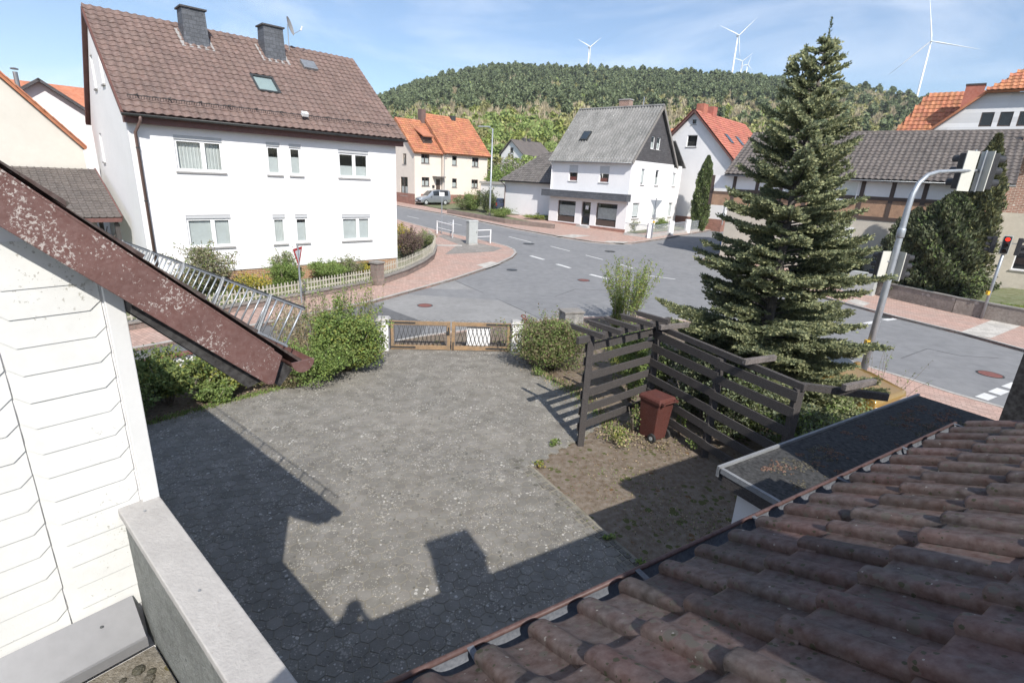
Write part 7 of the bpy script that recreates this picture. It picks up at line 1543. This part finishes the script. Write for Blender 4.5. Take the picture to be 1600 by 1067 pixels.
# ------------------------------------------------------------------ vehicles
def car(name, label, loc, rot, paint, L=4.2, W=1.7, st=None, glass_rng=None, kind='car', van=False):
    """lofted body: stations (x, half width, sill z, belt z, roof z, roof half width)"""
    t = thing(name, label, kind, loc, rot); S = st
    m = MB(); n = 12
    def ring(s):
        x, w, zs, zb, zr_, wr = s
        R_ = [(-w * .86, zs), (-w * .99, zs + .10), (-w, (zs + zb) / 2), (-w * .97, zb), (-wr, zr_ - .05 if zr_ > zb + .1 else zr_ - .01), (-wr * .7, zr_), (wr * .7, zr_), (wr, zr_ - .05 if zr_ > zb + .1 else zr_ - .01), (w * .97, zb), (w, (zs + zb) / 2), (w * .99, zs + .10), (w * .86, zs)]
        return [(x, y, z) for y, z in R_]
    for s in S: m.v += ring(s)
    for i in range(len(S) - 1):
        for k in range(n): m.f.append((i * n + k, i * n + (k + 1) % n, (i + 1) * n + (k + 1) % n, (i + 1) * n + k))
    m.f.append(tuple(range(n))); m.f.append(tuple(range((len(S) - 1) * n, len(S) * n)))
    b = m.build('body', paint, t, True); es = b.modifiers.new('bevel', 'BEVEL'); es.width = .03; es.segments = 2; es.limit_method = 'ANGLE'; es.angle_limit = R(40)
    # windows: quads just outside the shell between belt and roof
    def pt(i, k, f=0.0): return Vector(m.v[i * n + k])
    for (i, j) in glass_rng['side']:
        for (a_, b_, sg) in ((3, 4, -1), (8, 7, 1)):
            q = [pt(i, a_), pt(j, a_), pt(j, b_), pt(i, b_)]; c = sum(q, Vector()) / 4; q = [c + (w - c) * .88 + V(0, sg * .012, .006) for w in q]; k_ = MB(); k_.poly(q); k_.build('side_window', 'glass_car', t)
    for nm, (i, j) in (('windscreen', glass_rng['front']), ('rear_window', glass_rng['rear'])):
        q = [pt(i, 4), pt(i, 7), pt(j, 7), pt(j, 4)]; c = sum(q, Vector()) / 4; nrm = (q[1] - q[0]).cross(q[2] - q[0]).normalized(); nrm = nrm if nrm.z > 0 else -nrm; k_ = MB(); k_.poly([c + (w - c) * .9 + nrm * .035 for w in q]); k_.build(nm, 'glass_car', t)
    xf, xr = glass_rng['wheels']
    for x in (xf, xr):
        for s in (-1, 1):
            w = add(t, 'wheel', 'rubber', lambda q: q.tube([V(x, s * (W / 2 - .16), .31), V(x, s * (W / 2 + .005), .31)], .31, 20)); add(w, 'rim', 'plastic_grey', lambda q: q.tube([V(x, s * (W / 2 + .005), .31), V(x, s * (W / 2 + .012), .31)], .2, 14))
    x0 = S[0][0]; x1 = S[-1][0]; zf = S[0][3]
    for s in (-1, 1):
        add(t, 'headlight', 'lens_white', lambda q: q.obox((x0 - .005, s * W * .36, zf - .12), (.04, s * -.03, 0), (0, .17, 0), (.02, 0, .07)), bevel=.01); add(t, 'tail_light', 'lens_red', lambda q: q.obox((x1, s * W * .42, .85), (.02, 0, 0), (0, .07, 0), (0, 0, .16)))
        add(t, 'mirror', paint, lambda q: q.obox((glass_rng['mirror'], s * (W / 2 + .09), S[3][3] + .05), (.05, 0, 0), (0, .10, 0), (0, 0, .07)), bevel=.015)
    bu = add(t, 'bumper', 'plastic_black', lambda q: q.obox((x0 - .05, 0, .46), (.07, 0, 0), (0, W * .48, 0), (0, 0, .12)), bevel=.03); add(bu, 'number_plate', 'sign_white', lambda q: q.obox((x0 - .125, 0, .47), (.006, 0, 0), (0, .26, 0), (0, 0, .055))); add(t, 'grille', 'plastic_black', lambda q: q.obox((x0 - .012, 0, zf - .13), (.03, 0, 0), (0, W * .22, 0), (0, 0, .06)))
    return t
van_st = [(-2.2, .70, .30, .72, .74, .62), (-2.12, .80, .22, .80, .84, .70), (-1.35, .84, .22, .98, 1.02, .74), (-1.15, .84, .22, 1.02, 1.08, .74), (-.45, .85, .22, 1.06, 1.68, .66), (.5, .85, .22, 1.06, 1.80, .68), (1.85, .85, .22, 1.06, 1.80, .68), (2.1, .83, .24, 1.06, 1.72, .66), (2.18, .80, .30, 1.0, 1.06, .72)]
p = G(676, 320); car('silver_van', 'silver compact van parked before the pinkish double house', (p.x, p.y, p.z + .02), R(42), 'car_silver', 4.4, 1.7, van_st, dict(side=[(4, 5), (5, 6)], front=(3, 4), rear=(7, 8), wheels=(-1.45, 1.3), mirror=-.75), 'van')
hb = [(-2.05, .62, .30, .66, .70, .55), (-1.98, .78, .22, .74, .80, .66), (-1.2, .82, .20, .88, .95, .72), (-.85, .83, .20, .92, .99, .72), (-.2, .84, .20, .95, 1.40, .60), (.6, .84, .20, .96, 1.46, .60), (1.5, .83, .20, .96, 1.38, .58), (1.95, .80, .24, .92, 1.0, .66), (2.02, .74, .30, .8, .84, .6)]
gr_ = dict(side=[(4, 5), (5, 6)], front=(3, 4), rear=(6, 7), wheels=(-1.35, 1.25), mirror=-.7)
fc = (V(9.65, 11.6, 0) + V(8.3, 10.75, 0)) / 2; hd_ = V(.53, -.848, 0); c_ = fc - hd_ * 2.05
car('gold_car', 'gold car with black bumper parked behind the garage, half hidden by the fir', (c_.x, c_.y, .01), math.atan2(-hd_.y, -hd_.x), 'car_gold', 4.1, 1.68, hb, gr_)
p = G(1148, 392, -.1); car('blue_car', 'blue car in the side street mostly hidden behind the fir', (p.x + .8, p.y + 1.5, p.z - .08), R(230), 'car_blue', 4.1, 1.68, hb, gr_)
p = V(-2.0, 62.2, 0); car('dark_car', 'dark blue car parked before the far white garage', (p.x, p.y, zg(p.x, p.y) + .06), R(235), 'car_navy', 4.1, 1.68, hb, gr_)
# ------------------------------------------------------------------ the photographer, whose shadow lies in the yard
def person(loc, rot):
    t = thing('person', 'person in dark jacket on a step stool on the terrace, arms raised', 'person', loc, rot)
    # body as one lofted surface per region, joined into a single mesh through a shared voxel remesh
    m = MB()
    def limb(ps, rs): m.tube([Vector(p) for p in ps], rs, 12)
    for s in (-1, 1):
        limb([(s * .10, 0, .90), (s * .11, .02, .50), (s * .11, -.02, .09)], [.095, .065, .045]); limb([(s * .11, -.06, .045), (s * .11, .05, .05), (s * .11, .17, .035)], [.04, .05, .035])
        limb([(s * .19, 0, 1.42), (s * .26, .06, 1.34), (s * .15, .09, 1.47), (s * .085, .09, 1.57)], [.065, .055, .045, .032])
        limb([(s * .085, .09, 1.57), (s * .075, .095, 1.63)], [.035, .03])
        for k in range(4): limb([(s * .078, .075 + .014 * k, 1.625), (s * .055, .08 + .014 * k, 1.665 + .004 * k), (s * .035, .08 + .014 * k, 1.66)], [.010, .0095, .008])
        limb([(s * .08, .07, 1.60), (s * .055, .06, 1.605), (s * .035, .055, 1.61)], [.012, .011, .009])
    limb([(0, 0, .86), (0, 0, 1.0), (0, .01, 1.2), (0, 0, 1.38), (0, 0, 1.47), (0, .01, 1.52), (0, .015, 1.58)], [.15, .15, .145, .165, .12, .06, .055])
    b = m.build('body', 'jacket', t, True); rm = b.modifiers.new('remesh', 'REMESH'); rm.mode = 'VOXEL'; rm.voxel_size = .012; rm.use_smooth_shade = True
    h = MB(); h.tube([V(0, .015, 1.56), V(0, .025, 1.60), V(0, .03, 1.67), V(0, .02, 1.74), V(0, .01, 1.785), V(0, .01, 1.80)], [.05, .072, .085, .082, .05, .005], 16); h.tube([V(0, .11, 1.665), V(0, .125, 1.65)], [.012, .016], 8)
    for s in (-1, 1): h.tube([V(s * .083, .01, 1.66), V(s * .095, 0, 1.675)], [.02, .022], 8)
    hd = h.build('head', 'skin', t, True); a = MB(); a.tube([V(0, 0, 1.66), V(0, 0, 1.74), V(0, .005, 1.80), V(0, .005, 1.815)], [.09, .092, .06, .01], 16); a.build('hair', 'hair', hd, True)
    for s in (-1, 1): e = MB(); e.lathe((s * .032, .104, 1.672), [(.004, -.006), (.009, 0), (.004, .006)], 8); e.build('eye', 'plastic_black', hd)
    q = MB(); q.box(-.025, .025, .108, .114, 1.615, 1.622); q.build('mouth', 'lens_red', hd)
    return t
pp_ = V(0.0, -.22, 3.58)
person(pp_, 0.0)
stl = thing('step_stool', 'small wooden step stool on the terrace under the person', 'stool', (0.0, -.22, 2.80), 0)
add(stl, 'seat', 'old_wood_light', lambda m: m.box(-.24, .24, -.17, .24, .74, .78)); 
for x in (-.21, .21):
    for y in (-.14, .21): add(stl, 'leg', 'old_wood_light', lambda m: m.box(x - .02, x + .02, y - .02, y + .02, 0, .74))
cmr = thing('hand_camera', 'x', 'camera', (0, 0, 0)); cmr['label'] = 'black camera held up in both hands of the person above the terrace'
fwv = Vector(RM @ np.array([0, 0, 1.0])); rtv = Vector(RM @ np.array([1.0, 0, 0])); upv = Vector(RM @ np.array([0, -1.0, 0]))
bc = V(0, 0, H0) - fwv * .10
add(cmr, 'camera_body', 'plastic_black', lambda m: m.obox(bc, rtv * .066, fwv * .03, upv * .045), bevel=.008); add(cmr, 'viewfinder', 'plastic_black', lambda m: m.obox(bc + upv * .058, rtv * .028, fwv * .028, upv * .014))
add(cmr, 'lens', 'plastic_black', lambda m: m.tube([bc + fwv * .03, bc + fwv * .06], .034, 16))
# ------------------------------------------------------------------ the air between here and the hill
hm = bpy.data.materials.new('haze'); hm.use_nodes = True; hn = hm.node_tree.nodes
for n in list(hn): hn.remove(n)
hv = hn.new('ShaderNodeVolumePrincipled'); hv.inputs['Color'].default_value = (0.90, 0.94, 1.0, 1); hv.inputs['Density'].default_value = 0.00024; hv.inputs['Anisotropy'].default_value = 0.2
ho = hn.new('ShaderNodeOutputMaterial'); hm.node_tree.links.new(hv.outputs[0], ho.inputs['Volume'])
mb = MB(); mb.box(-960, 960, -960, 960, -3, 236)
hz = mb.build('haze', hm); hz['kind'] = 'stuff'
